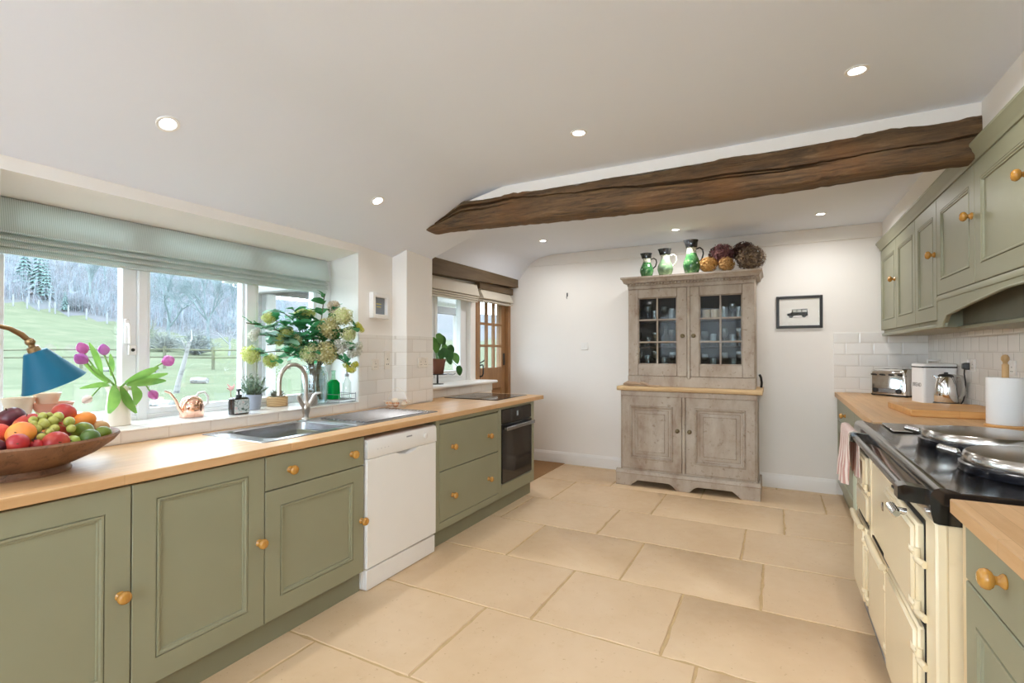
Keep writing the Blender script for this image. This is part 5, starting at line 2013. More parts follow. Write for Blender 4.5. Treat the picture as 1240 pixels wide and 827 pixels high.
def bowl(name, label, x, y, z, r, h, mat, foot=.5, group=None):
    mb = MB().lathe([(0, 0), (r * foot, 0), (r * foot, .004), (r * .82, h * .55), (r, h), (r - .004, h), (r * .78, h * .58), (r * foot * .9, .010), (0, .008)], (x, y, z), 36)
    return tag(obj(name, mb, mat), label, 'bowl' if 'bowl' in name else 'plate', group)


m_zig, n, l, b = base_mat('blue_zigzag_china', lin(232, 232, 232), .2)
tc = n.new('ShaderNodeTexCoord')
sp = n.new('ShaderNodeSeparateXYZ')
l.new(tc.outputs['Object'], sp.inputs[0])
at = n.new('ShaderNodeMath'); at.operation = 'ARCTAN2'
l.new(sp.outputs['Y'], at.inputs[0]); l.new(sp.outputs['X'], at.inputs[1])
mu = n.new('ShaderNodeMath'); mu.operation = 'MULTIPLY'; mu.inputs[1].default_value = 36 / PI
l.new(at.outputs[0], mu.inputs[0])
pg_ = n.new('ShaderNodeMath'); pg_.operation = 'PINGPONG'; pg_.inputs[1].default_value = 1.0
l.new(mu.outputs[0], pg_.inputs[0])
sc_ = n.new('ShaderNodeMath'); sc_.operation = 'MULTIPLY_ADD'; sc_.inputs[1].default_value = .030; sc_.inputs[2].default_value = .018
l.new(pg_.outputs[0], sc_.inputs[0])
df = n.new('ShaderNodeMath'); df.operation = 'SUBTRACT'
l.new(sp.outputs['Z'], df.inputs[0]); l.new(sc_.outputs[0], df.inputs[1])
ab = n.new('ShaderNodeMath'); ab.operation = 'ABSOLUTE'
l.new(df.outputs[0], ab.inputs[0])
l.new(ramp(n, l, ab.outputs[0], [(.004, lin(70, 96, 160)), (.0075, lin(234, 234, 236))]), b.inputs['Base Color'])
bowl('serving_bowl', 'white bowl with blue zigzag band at the bottom of the crockery stack on the sill', -2.905, .99, ZS, .140, .085, m_zig, .7)
bowl('terracotta_bowl', 'flared terracotta bowl standing in the crockery stack on the sill', -2.88, 1.015, ZS + .070, .075, .070, m_terra, .45)
bowl('cream_bowl', 'cream bowl standing in the blue zigzag bowl under the teal lamp shade', -2.895, .905, ZS + .075, .055, .095, m_cream, .7)
bowl('cream_bowl', 'small cream bowl resting in the terracotta bowl', -2.895, 1.000, ZS + .118, .050, .065, m_cream, .6)

# cream jug with tulips
TJ = (-2.925, 1.285)
m_jug = plain('cream_glaze', lin(232, 222, 206), .25, var=.01)
tj = thing('jug', 'tall cream jug holding pink tulips on the window sill', 'jug', (TJ[0], TJ[1], ZS))
mb = MB().lathe([(0, 0), (.054, 0), (.057, .004), (.055, .03), (.045, .12), (.041, .165), (.044, .195), (.041, .195), (.038, .165), (.042, .12), (.050, .03), (.045, .012), (0, .010)], (TJ[0], TJ[1], ZS), 36,
                wob=lambda a, z: 1 + (.20 * max(0, math.cos(a + 1.9)) ** 5 if z > .185 else 0))
obj('body', mb, m_jug, tj)
mb = MB().tube([(TJ[0] + .010, TJ[1] + .040, ZS + .180), (TJ[0] + .016, TJ[1] + .075, ZS + .175), (TJ[0] + .018, TJ[1] + .085, ZS + .14), (TJ[0] + .014, TJ[1] + .070, ZS + .09), (TJ[0] + .008, TJ[1] + .044, ZS + .065)], .0075, 10)
obj('handle', mb, m_jug, tj)
m_petal = fruit_mat('tulip_petal', [lin(230, 150, 206), lin(216, 122, 194), lin(240, 188, 222)], .5, 14)
m_petal2 = fruit_mat('tulip_petal_purple', [lin(198, 112, 194), lin(208, 126, 200), lin(220, 156, 212)], .5, 14)
m_tleaf = fruit_mat('tulip_leaf', [lin(112, 160, 70), lin(134, 178, 88), lin(96, 146, 72)], .5, 8)
for m_ in (m_petal, m_petal2, m_tleaf): thin_mat(m_, .4)
m_tstem = plain('tulip_stem', lin(132, 172, 90), .5)


def tulip(label, head, d, r, mat, mid=None, leaves=(), open_=.0):
    hx, hy, hz = head
    root = thing('tulip', label, 'tulip', (TJ[0], TJ[1], ZS + .02), 'tulips in the cream jug')
    d = Vector(d).normalized()
    h = Vector(head)
    base = h - d * r * 1.1
    a = Vector((TJ[0] + RB.uniform(-.012, .012), TJ[1] + RB.uniform(-.012, .012), ZS + .03))
    b_ = Vector((TJ[0] + (hx - TJ[0]) * .10, TJ[1] + (hy - TJ[1]) * .10, ZS + .195))
    m_ = Vector(mid) if mid else (b_ + base) / 2 + Vector((0, 0, .03))
    pts = []
    ctrl = [a, b_, m_, base, base + d * r * .3]
    for i in range(len(ctrl) - 1):
        for k in range(4):
            t = k / 4
            p0 = ctrl[max(0, i - 1)]; p1 = ctrl[i]; p2 = ctrl[i + 1]; p3 = ctrl[min(len(ctrl) - 1, i + 2)]
            pts.append(.5 * ((2 * p1) + (-p0 + p2) * t + (2 * p0 - 5 * p1 + 4 * p2 - p3) * t * t + (-p0 + 3 * p1 - 3 * p2 + p3) * t ** 3))
    pts.append(ctrl[-1])
    obj('stem', MB().tube(pts, .0038, 7), m_tstem, root)
    u = d.orthogonal().normalized(); w = d.cross(u)
    mb = MB()
    for k in range(6):
        aa = k * PI / 3 + (.2 if k % 2 else 0)
        o = u * math.cos(aa) + w * math.sin(aa)
        rows = []
        rad = r * (1.0 if k % 2 else .88)
        side = d.cross(o)
        for i in range(7):
            t = i / 6
            prof = math.sin(PI * min(1, t * .82 + .10)) * (1 + open_ * t)
            c = base + d * (t * r * 2.25) + o * rad * prof * .98
            wd = rad * .80 * math.sin(PI * (t * .88 + .10)) ** .7
            rows.append([tuple(c - side * wd - o * wd * .38), tuple(c), tuple(c + side * wd - o * wd * .38)])
        vs = [p for q in rows for p in q]
        fs = []
        for i in range(6):
            for j in range(2):
                e = i * 3 + j
                fs.append((e, e + 1, e + 4, e + 3))
        mb.add(vs, fs)
    obj('flower', mb, mat, root, sharp=80)
    for (p, q, wd, bend) in leaves:
        obj('leaf', MB().leaf(p, q, wd, (1, 0, .3), bend, 8, .25), m_tleaf, root, sharp=80)


J = Vector((TJ[0], TJ[1], ZS + .185))
tulip('pink tulip highest in the jug, behind the purple one', (-2.93, 1.140, 1.372), (-.1, -.35, 1), .025, m_petal, (-2.925, 1.20, 1.26),
      (((-2.915, 1.215, 1.235), (-2.92, 1.163, 1.400), .030, .06),))
tulip('purple tulip nodding above the lamp shade side of the jug', (-2.89, 1.122, 1.322), (.2, -.8, .6), .027, m_petal2, (-2.90, 1.19, 1.245),
      (((-2.905, 1.235, 1.20), (-2.90, 1.135, 1.300), .034, .05), ((-2.89, 1.235, 1.19), (-2.86, 1.105, 1.185), .026, .25)))
tulip('pink tulip standing upright above the middle of the jug', (-2.925, 1.224, 1.366), (0, -.12, 1), .024, m_petal2, (-2.92, 1.25, 1.27),
      (((-2.93, 1.258, 1.235), (-2.95, 1.262, 1.345), .026, .08),))
tulip('open pink tulip reaching out towards the watering can', (-2.90, 1.505, 1.306), (.1, .8, .35), .027, m_petal, (-2.91, 1.39, 1.238),
      (((-2.91, 1.31, 1.20), (-2.90, 1.46, 1.272), .038, .10), ((-2.90, 1.31, 1.19), (-2.89, 1.50, 1.238), .032, .06), ((-2.89, 1.31, 1.185), (-2.86, 1.475, 1.202), .038, .10)), .35)
tulip('pink tulip hanging upside down beside the jug', (-2.88, 1.425, 1.130), (.1, .5, -.7), .024, m_petal, (-2.895, 1.375, 1.20),
      (((-2.875, 1.325, 1.19), (-2.865, 1.335, 1.085), .046, .28),))
tulip('faded white tulip drooping beside the jug towards the bowls', (-2.90, 1.150, 1.128), (.1, -.8, -.6), .020, plain('faded_petal', lin(226, 206, 196), .6), (-2.90, 1.22, 1.20),
      (((-2.885, 1.250, 1.19), (-2.87, 1.225, 1.055), .054, .20), ((-2.875, 1.275, 1.185), (-2.855, 1.335, 1.045), .044, -.10)))

# copper watering can
wx, wy = -2.925, 1.645
wc = thing('watering_can', 'small shiny copper watering can with white handle on the sill', 'watering can', (wx, wy, ZS))
m_copper = plain('polished_copper', (.92, .56, .42, 1), .12, 1.0, var=.03)
mb = MB().lathe([(0, .0005), (.058, .0005), (.060, .004), (.060, .062), (.056, .085), (.044, .104), (.024, .114), (.022, .116), (.018, .113), (.0, .113)], (wx, wy, ZS), 36)
obj('body', mb, m_copper, wc)
mb = MB().tube([(wx + .01, wy - .050, ZS + .020), (wx + .012, wy - .075, ZS + .055), (wx + .014, wy - .095, ZS + .105), (wx + .016, wy - .125, ZS + .145), (wx + .018, wy - .150, ZS + .155)], [.011, .009, .007, .006, .005], 10)
obj('spout', mb, m_copper, wc)
mb = MB().tube([(wx, wy + .020, ZS + .108), (wx, wy + .040, ZS + .132), (wx, wy + .070, ZS + .134), (wx, wy + .092, ZS + .105), (wx, wy + .090, ZS + .070), (wx, wy + .060, ZS + .045)], .007, 10)
obj('handle', mb, M['gloss_white'], wc)

# soap bottle
sx, sy = -2.800, 1.842
sb = thing('soap_bottle', 'dark pump soap bottle with pale floral label on the sill', 'soap bottle', (sx, sy, ZS))
mb = MB().loft([rrect(sx - .030, sx + .030, sy - .050, sy + .050, .016, ZS), rrect(sx - .031, sx + .031, sy - .051, sy + .051, .016, ZS + .004), rrect(sx - .031, sx + .031, sy - .051, sy + .051, .016, ZS + .092), rrect(sx - .022, sx + .022, sy - .042, sy + .042, .016, ZS + .098)])
obj('body', mb, plain('brown_black_bottle', (.018, .012, .010, 1), .12), sb)
m_lab, n, l, b = base_mat('floral_label', lin(196, 204, 204), .5)
v = coords(n, l)
f = noise(n, l, v, 42, 3, .6, 1.5)
l.new(ramp(n, l, f, [(.36, lin(70, 92, 84)), (.45, lin(186, 198, 200)), (.58, lin(206, 212, 212)), (.66, lin(206, 170, 170))]), b.inputs['Base Color'])
mb = MB().box(sx + .0305, sx + .0322, sy - .046, sy + .047, ZS + .008, ZS + .088, .0005)
lb = obj('label', mb, m_lab, sb)
mb = MB().lathe([(.016, .098), (.016, .114), (.006, .116), (.006, .136), (.014, .138), (.014, .148), (0, .150)], (sx, sy, ZS), 18)
mb.tube([(sx, sy, ZS + .144), (sx + .02, sy - .018, ZS + .144), (sx + .026, sy - .024, ZS + .138)], .005, 8)
obj('pump', mb, M['black_plastic'], sb)
tw = thing('pink_flower', 'small dusty pink blossom spray leaning behind the soap bottle', 'flower', (-2.85, 1.835, ZS))
m_pk = petal('dusty_pink', 214, 170, 164)
mb = MB()
for k in range(7):
    a = k * .9
    mb.leaf((-2.85, 1.822, ZS + .135), (-2.85 + .018 * math.cos(a), 1.822 + .022 * math.sin(a), ZS + .165 + .014 * math.sin(k * 2.1)), .018, (0, 1, 0), .1, 4)
obj('blossom', mb, m_pk, tw, sharp=80)
obj('stem', MB().tube([(-2.85, 1.845, ZS + .0005), (-2.85, 1.832, ZS + .07), (-2.85, 1.822, ZS + .14)], .0025, 6), petal('pink_stem', 176, 150, 130), tw)

# herb in grey pot
hx, hy = -2.935, 2.03
hp = thing('potted_herb', 'grey green bushy herb in a grey pot on the sill', 'potted plant', (hx, hy, ZS))
m_gpot = plain('grey_pot', lin(150, 156, 170), .5)
mb = MB().lathe([(0, .0005), (.036, .0005), (.038, .004), (.047, .082), (.049, .084), (.049, .096), (.045, .096), (.042, .080), (0, .078)], (hx, hy, ZS), 28)
obj('pot', mb, m_gpot, hp)
mb = MB(); mb2 = MB()
rh = random.Random(4)
for k in range(64):
    a, s = rh.uniform(0, 2 * PI), rh.uniform(.01, .10)
    top = Vector((hx + s * math.cos(a), hy + s * math.sin(a), ZS + .10 + rh.uniform(.05, .13) - s * .35))
    bs = Vector((hx + .02 * math.cos(a), hy + .02 * math.sin(a), ZS + .078))
    mb2.tube([bs, (bs + top) / 2 + Vector((0, 0, .012)), top], .0013, 4)
    for q in range(9):
        t = .30 + .70 * q / 8
        p = bs.lerp(top, t)
        aa = rh.uniform(0, 2 * PI)
        mb.leaf(p, p + Vector((math.cos(aa) * .021, math.sin(aa) * .021, .010)), .010, (0, 0, 1), .1, 2)
obj('foliage', mb, plain('grey_green_leaf', lin(128, 150, 128), .7, var=.15, scale=40), hp, sharp=80)
obj('stems', mb2, plain('herb_stem', lin(120, 130, 96), .7), hp)

# basket with succulent
kx_, ky_ = -2.985, 2.238
bk = thing('basket_planter', 'small woven basket holding a grey succulent behind the tap', 'basket', (kx_, ky_, ZS))
m_weave, n, l, b = base_mat('woven_rush', lin(206, 170, 122), .8)
v = coords(n, l)
w = n.new('ShaderNodeTexWave'); w.bands_direction = 'Z'; w.inputs['Scale'].default_value = 38; w.inputs['Distortion'].default_value = 1.5
l.new(v, w.inputs['Vector'])
l.new(ramp(n, l, w.outputs['Fac'], [(.3, lin(180, 138, 92)), (.7, lin(224, 190, 142))]), b.inputs['Base Color'])
bump(n, l, b, w.outputs['Fac'], .6, .004)
mb = MB().lathe([(0, .0005), (.062, .0005), (.066, .006), (.066, .060), (.062, .064), (.058, .060), (.056, .05), (0, .048)], (kx_, ky_, ZS), 32)
obj('basket', mb, m_weave, bk)
mb = MB()
for k in range(30):
    a = k * 2.4
    s = .012 + .0017 * k
    p = Vector((kx_ + s * math.cos(a) * .6, ky_ + s * math.sin(a) * .6, ZS + .05))
    mb.leaf(p, p + Vector((math.cos(a) * .030, math.sin(a) * .030, .062 - k * .0012)), .024, (0, 0, 1), .12, 4)
obj('succulent', mb, plain('succulent_leaf', lin(140, 142, 128), .6, var=.2, scale=30), bk, sharp=80)

# rounded grey stone in front of the jar
mb = MB().lathe([(0, 0), (.050, 0), (.058, .008), (.058, .045), (.050, .072), (.030, .086), (0, .089)], (-2.800, 2.350, ZS), 28, .55, 1.0)
tag(obj('sponge_holder', mb, plain('grey_stone', lin(150, 146, 140), .7, var=.15, scale=25, bmp=.3)), 'rounded grey stone sponge holder on the sill beside the tap', 'sponge holder')

# glass jar with the bouquet
JX, JY = -2.885, 2.460
jr = thing('glass_jar', 'big clear glass jar of water holding the green bouquet', 'vase', (JX, JY, ZS))
mb = MB().lathe([(0, .001), (.080, .001), (.086, .006), (.090, .02), (.090, .205), (.084, .228), (.076, .240), (.076, .262), (.080, .266), (.080, .274), (.075, .274), (.071, .240), (.080, .226), (.085, .205), (.085, .02), (0, .012)], (JX, JY, ZS), 40)
obj('jar', mb, M['clear_glass'], jr)
mb = MB().lathe([(0, .013), (.084, .015), (.084, .17), (0, .17)], (JX, JY, ZS), 36)
obj('water', mb, glass_thin('jar_water', (.86, .93, .95, 1), .05), jr)
for zz in (.246, .256):
    obj('jar_thread', MB().lathe([(.0765, zz), (.0785, zz + .003), (.0765, zz + .006)], (JX, JY, ZS), 36), M['clear_glass'], jr)

LEAFM = [plain('emerald_leaf', lin(92, 178, 124), .5, var=.2, scale=18), plain('blue_green_leaf', lin(146, 190, 164), .5, var=.18, scale=18), plain('dark_leaf', lin(76, 140, 86), .5, var=.2, scale=18)]
for m_ in LEAFM: thin_mat(m_, .5)
HEADM = {
    'gr': [petal('guelder_green', 204, 212, 124), petal('guelder_yellow', 222, 224, 156)],
    'wh': [petal('white_floret', 232, 230, 222), petal('pale_floret', 214, 214, 200)],
    'hy': [petal('hydrangea_cream', 222, 216, 172), petal('hydrangea_tan', 206, 196, 140)],
    'cr': [petal('cream_floret', 230, 228, 188), petal('cream_green_floret', 216, 220, 164)],
    'ye': [petal('yellow_floret', 216, 208, 84), petal('lime_floret', 204, 204, 104)],
    'pk': [petal('blush_floret', 222, 204, 188), petal('blush_cream_floret', 212, 198, 170)],
}
for ms_ in HEADM.values():
    for m_ in ms_: thin_mat(m_, .4)
m_twig = plain('olive_twig', lin(96, 92, 60), .7)


def compound_leaf(mb, p, d, size, rnd_, up=(0, 0, 1)):
    d = Vector(d).normalized()
    s = d.cross(Vector(up))
    if s.length < 1e-4: s = d.orthogonal()
    s.normalize()
    p = Vector(p)
    for k, (f_, o, sz) in enumerate(((1.0, 0, 1), (.75, .55, .72), (.75, -.55, .72))):
        mb.leaf(p, p + (d * f_ + s * o) * size * sz, size * .56 * sz, tuple(Vector(up) + Vector((rnd_.uniform(-.4, .4), rnd_.uniform(-.4, .4), 0))), .10, 5, .18)


def flower_stem(label, kind, x, y, z, r, seed, nleaf=4, lm=None):
    rn = random.Random(seed)
    root = thing('cut_flower', label, 'flower', (JX, JY, ZS + .02), 'flowers of the bouquet')
    h = Vector((x, y, z))
    a0 = rn.uniform(0, 2 * PI)
    a = Vector((JX + .045 * math.cos(a0), JY + .045 * math.sin(a0), ZS + .03))
    dv = Vector((x - JX, y - JY, 0))
    if dv.length > 1e-4: dn = dv.normalized()
    else: dn = Vector((0, 1, 0))
    b_ = Vector((JX, JY, ZS + .27)) + dn * .045 * rn.uniform(.4, 1)
    rise = max(z - b_.z, .0)
    c = b_ + dv * .42 + Vector((0, 0, rise * .62 + .05))
    ctrl = [a, b_, c, h]
    pts = []
    for i in range(3):
        for k in range(5):
            t = k / 5
            p0 = ctrl[max(0, i - 1)]; p1 = ctrl[i]; p2 = ctrl[i + 1]; p3 = ctrl[min(3, i + 2)]
            pts.append(.5 * ((2 * p1) + (-p0 + p2) * t + (2 * p0 - 5 * p1 + 4 * p2 - p3) * t * t + (-p0 + 3 * p1 - 3 * p2 + p3) * t ** 3))
    pts.append(h)
    obj('stem', MB().tube(pts, .0034, 6), m_twig, root)
    if kind != 'leaf':
        mt = HEADM[kind]
        mb = MB()
        if kind in ('wh', 'ye', 'pk'):
            for k in range(9):
                q = h + Vector((rn.uniform(-1, 1), rn.uniform(-1, 1), rn.uniform(-1, 1))) * r * .62
                floret_ball(mb, q, r * .42, 34, r * .17, rn, 1, 2)
        else:
            for k in range(15):
                zt_ = 1 - 2 * (k + .5) / 15
                a_ = k * 2.399963
                s_ = math.sqrt(1 - zt_ * zt_)
                q = h + Vector((s_ * math.cos(a_), s_ * math.sin(a_), zt_ * .9)) * r * rn.uniform(.52, .78)
                floret_ball(mb, q, r * .40, 30, r * .135, rn, 1, 2)
        obj('flower_head', mb, mt, root, sharp=80)
        if kind not in ('wh', 'ye', 'pk'):
            obj('flower_core', MB().ball(h, r * .66, 14, 9), mt[1], root)
    lm = LEAFM[seed % 3] if lm is None else LEAFM[lm]
    for k in range(nleaf):
        t = 7 + (k * 8 // max(1, nleaf - 1)) if nleaf > 1 else 12
        p = pts[min(t, len(pts) - 2)]
        aa = rn.uniform(0, 2 * PI)
        d = Vector((math.cos(aa) * .8 + .25, math.sin(aa), rn.uniform(-.3, .7)))
        mb = MB()
        compound_leaf(mb, p, d, rn.uniform(.075, .125), rn)
        obj('leaf', mb, lm, root, sharp=80)


BQ = [
    (-2.950, 2.015, 1.333, .056, 'gr', 'large lime white snowball flower lowest at the lamp end of the bouquet', 2, 1),
    (-2.930, 2.144, 1.294, .046, 'gr', 'lime snowball flower drooping above the basket', 3, 0),
    (-2.950, 2.032, 1.464, .042, 'wh', 'white blossom at the outer lamp end of the bouquet', 3, 1),
    (-2.950, 2.142, 1.575, .038, 'gr', 'lime snowball flower high at the lamp end of the bouquet', 4, 0),
    (-2.930, 2.248, 1.476, .050, 'gr', 'yellow lime snowball flower in the middle of the lamp side', 4, 0),
    (-2.900, 2.180, 1.425, .030, 'gr', 'small lime snowball flower below the yellow lime one', 4, 1),
    (-2.920, 2.380, 1.612, .046, 'gr', 'bright lime snowball flower at the top of the bouquet', 4, 2),
    (-2.830, 2.372, 1.345, .062, 'cr', 'cream green flower head just above the jar rim', 3, 0),
    (-2.950, 2.471, 1.629, .036, 'gr', 'small lime snowball flower at the top beside the leafy shoot', 3, 0),
    (-2.780, 2.490, 1.517, .076, 'hy', 'big tan cream hydrangea head high over the jar', 2, 2),
    (-2.770, 2.462, 1.348, .080, 'hy', 'big tan cream hydrangea head hanging low over the jar', 2, 2),
    (-2.700, 2.543, 1.600, .064, 'cr', 'cream flower head at the top of the pier end', 3, 2),
    (-2.655, 2.655, 1.532, .036, 'ye', 'yellow flower at the outermost pier end of the bouquet', 2, 2),
    (-2.690, 2.520, 1.392, .052, 'wh', 'white blossom cluster inside the pier end', 2, 2),
    (-2.660, 2.600, 1.365, .053, 'wh', 'white blossom cluster hanging at the pier end', 1, 1),
    (-2.680, 2.580, 1.477, .053, 'cr', 'cream flower head above the white clusters', 3, 2),
    (-2.670, 2.590, 1.245, .041, 'ye', 'yellow green flower drooping lowest at the pier end', 2, 0),
    (-2.800, 2.560, 1.670, .042, 'pk', 'blush cream blossom at the top of the pier end', 2, 0),
    (-2.880, 2.294, 1.425, .045, 'cr', 'cream flower head in the centre of the bouquet', 3, 0),
    (-2.800, 2.470, 1.748, .041, 'leaf', 'leafy shoot rising highest above the bouquet', 5, 2),
    (-2.950, 1.985, 1.537, .037, 'leaf', 'leafy twig reaching out furthest towards the lamp', 4, 2),
    (-2.950, 2.210, 1.636, .039, 'leaf', 'leafy twig at the top of the lamp side', 5, 1),
    (-2.930, 2.300, 1.656, .034, 'leaf', 'leafy twig next to the topmost lime snowball', 5, 2),
    (-2.850, 2.420, 1.505, .053, 'leaf', 'leafy twig with emerald leaves in the heart of the bouquet', 6, 0),
    (-2.900, 2.330, 1.540, .053, 'leaf', 'leafy twig with emerald leaves below the topmost snowball', 6, 0),
    (-2.940, 2.090, 1.510, .053, 'leaf', 'leafy twig with pale leaves between white and lime flowers', 6, 1),
    (-2.930, 2.120, 1.400, .053, 'leaf', 'leafy twig with pale leaves low on the lamp side', 6, 1),
]
for i, (x, y, z, r, k, lb, nl, lm) in enumerate(BQ):
    flower_stem(lb, k, x, y, z, r * 1.12, 20 + i, nl + 3, lm)

# bottles and wire rack in the sill corner
wr = thing('wire_rack', 'low wire rack with small bottles in the corner of the sill', 'rack', (-2.80, 2.625, ZS))
mb = MB()
rx0, rx1, ry0, ry1 = -2.875, -2.735, 2.545, 2.700
for z in (ZS + .004, ZS + .060):
    mb.tube([(rx0, ry0, z), (rx1, ry0, z), (rx1, ry1, z), (rx0, ry1, z), (rx0, ry0, z)], .0022, 6)
for x, y in ((rx0, ry0), (rx1, ry0), (rx1, ry1), (rx0, ry1)):
    mb.tube([(x, y, ZS + .0003), (x, y, ZS + .068)], .0022, 6)
for k in range(1, 6):
    x = rx0 + (rx1 - rx0) * k / 6
    mb.tube([(x, ry0, ZS + .022), (x, ry1, ZS + .022)], .0016, 5)
mb.tube([(rx0, ry0, ZS + .022), (rx1, ry0, ZS + .022), (rx1, ry1, ZS + .022), (rx0, ry1, ZS + .022), (rx0, ry0, ZS + .022)], .0018, 5)
obj('wire_frame', mb, plain('grey_wire', (.25, .25, .26, 1), .35, 1.0), wr)
gx, gy, gz = -2.835, 2.585, ZS + .0242
gbt = thing('bottle', 'emerald green square glass bottle standing in the wire rack', 'bottle', (gx, gy, gz))
m_green = bpy.data.materials.new('green_soap')
m_green.use_nodes = True
bb_ = m_green.node_tree.nodes['Principled BSDF']
bb_.inputs['Base Color'].default_value = lin(0, 178, 76)
bb_.inputs['Roughness'].default_value = .08
bb_.inputs['Transmission Weight'].default_value = .45
bb_.inputs['IOR'].default_value = 1.2
mb = MB().loft([rrect(gx - .034, gx + .034, gy - .036, gy + .036, .012, gz), rrect(gx - .036, gx + .036, gy - .038, gy + .038, .012, gz + .005), rrect(gx - .034, gx + .034, gy - .036, gy + .036, .014, gz + .115), rrect(gx - .020, gx + .020, gy - .020, gy + .020, .014, gz + .140)])
obj('body', mb, m_green, gbt)
mb = MB().lathe([(.016, .139), (.014, .160), (.013, .195), (.016, .198), (.016, .206), (0, .208)], (gx, gy, gz), 18)
obj('neck', mb, glass_thin('pale_green_glass', (.7, .92, .78, 1), .08), gbt)
bx_, by_ = -2.775, 2.655
cb_ = thing('bottle', 'clear dispenser bottle at the pier end of the wire rack', 'bottle', (bx_, by_, gz))
mb = MB().lathe([(0, 0), (.030, 0), (.032, .005), (.030, .12), (.014, .145), (.013, .165)], (bx_, by_, gz), 24)
obj('body', mb, glass_thin('frosted_bottle', (.90, .92, .90, 1), .12, .15), cb_)
mb = MB().lathe([(.015, .160), (.015, .180), (.005, .182), (.005, .200), (.012, .202), (0, .212)], (bx_, by_, gz), 18)
obj('pump', mb, plain('grey_cap', lin(170, 172, 170), .4), cb_)

# white wire egg basket on the worktop
ebx, eby = -2.595, 3.00
eb = thing('egg_basket', 'white wire basket of eggs on the worktop under the sockets', 'basket', (ebx, eby, ZW))
m_ww = plain('white_wire', lin(226, 216, 200), .5)
mb = MB()
for rr_, z in ((.060, .004), (.092, .030), (.104, .052)):
    mb.tube([(ebx + rr_ * math.cos(a * PI / 16), eby + rr_ * math.sin(a * PI / 16), ZW + z) for a in range(33)], .0024, 6)
for k in range(12):
    a = k * PI / 6
    mb.tube([(ebx + q * math.cos(a), eby + q * math.sin(a), ZW + z) for q, z in ((.0, .004), (.060, .003), (.092, .030), (.104, .053))], .0018, 5)
mb.tube([(ebx - .104, eby, ZW + .052), (ebx - .075, eby, ZW + .12), (ebx, eby, ZW + .155), (ebx + .075, eby, ZW + .12), (ebx + .104, eby, ZW + .052)], .0024, 6)
obj('wire_frame', mb, m_ww, eb)
m_egg = [plain('brown_egg', lin(214, 160, 118), .5), plain('pale_egg', lin(230, 214, 190), .5), plain('dark_egg', lin(190, 132, 104), .5)]
EG = [(-.045, -.045, 0, 'brown egg at the lamp end of the wire basket'), (.03, -.055, 0, 'brown egg at the front of the wire basket'), (-.035, .02, 2, 'dark brown egg in the wire basket behind the brown one'),
      (.045, .02, 1, 'pale egg in the middle of the wire basket'), (.012, .065, 2, 'reddish egg at the hob end of the wire basket'), (-.015, -.012, 1, 'pale egg in the centre of the wire basket')]
for x, y, c, lb in EG:
    mb = MB()
    hz = .052 if abs(x + .015) < .001 else .028
    Te = Matrix.Translation((ebx + x, eby + y, ZW + hz)) @ Euler((1.4, 0, x * 30)).to_matrix().to_4x4()
    mb.T = Te
    mb.lathe([(.0215 * math.sin(PI * i / 12) * (1 - .10 * (-math.cos(PI * i / 12))), -.028 * math.cos(PI * i / 12)) for i in range(13)], seg=18)
    tag(obj('egg', mb, m_egg[c], sharp=80), lb, 'egg', 'eggs in the wire basket')

# small framed display and sockets on the pier
T = T_left(-2.741 + .001, 2.935, 1.708)
# pier face is very slightly turned
Tp = Matrix.Translation((-2.742, 2.935, 1.708)) @ Matrix.Rotation(math.atan(.045 / .42), 4, 'Z') @ frame_T((0, 0, 0), (0, 1, 0), (0, 0, 1), (1, 0, 0))
bf = thing('box_frame', 'small white box frame with grey print and yellow lettering beside the window', 'picture frame', (-2.74, 2.935, 1.61))
mb = MB(Tp)
fw = .032
mb.box(-.105, -.105 + fw, -.098, .098, .001, .040, .003); mb.box(.105 - fw, .105, -.098, .098, .001, .040, .003)
mb.box(-.105 + fw, .105 - fw, -.098, -.098 + fw, .001, .040, .003); mb.box(-.105 + fw, .105 - fw, .098 - fw, .098, .001, .040, .003)
obj('frame', mb, M['gloss_white'], bf)
obj('print', MB(Tp).box(-.074, .074, -.067, .067, .001, .012), plain('blue_grey_print', lin(132, 140, 150), .5), bf)
mb = MB(Tp)
for k, w_ in enumerate((.030, .026)):
    mb.box(-w_, w_, .012 - k * .022, .020 - k * .022, .012, .0128)
obj('print_lettering', mb, plain('yellow_print', lin(206, 196, 110), .5), bf)


def on_pier(y):
    return XW - .045 * (y - 2.714) / (yA - 2.714) + .0085


def T_pier(y, z):
    return Matrix.Translation((on_pier(y), y, z)) @ Matrix.Rotation(math.atan(.045 / .42), 4, 'Z') @ frame_T((0, 0, 0), (0, 1, 0), (0, 0, 1), (1, 0, 0))


m_ivory = plain('ivory_plate', lin(228, 222, 212), .3)
socket_plate('single ivory socket on the tiles beside the window recess', T_pier(2.895, 1.255), .086, .086, 1, m_ivory)
sv = socket_plate('tall ivory switch plate on the tiles beside the single socket', T_pier(3.045, 1.285), .07, .146, 1, m_ivory)
Ts = Matrix.Translation((-2.6475, 3.375, 1.262)) @ Matrix.Rotation(math.atan(.032 / .38), 4, 'Z') @ frame_T((0, 0, 0), (0, 1, 0), (0, 0, 1), (1, 0, 0))
socket_plate('double ivory socket on the tiled pier by the alcove', Ts, .146, .086, 2, m_ivory)

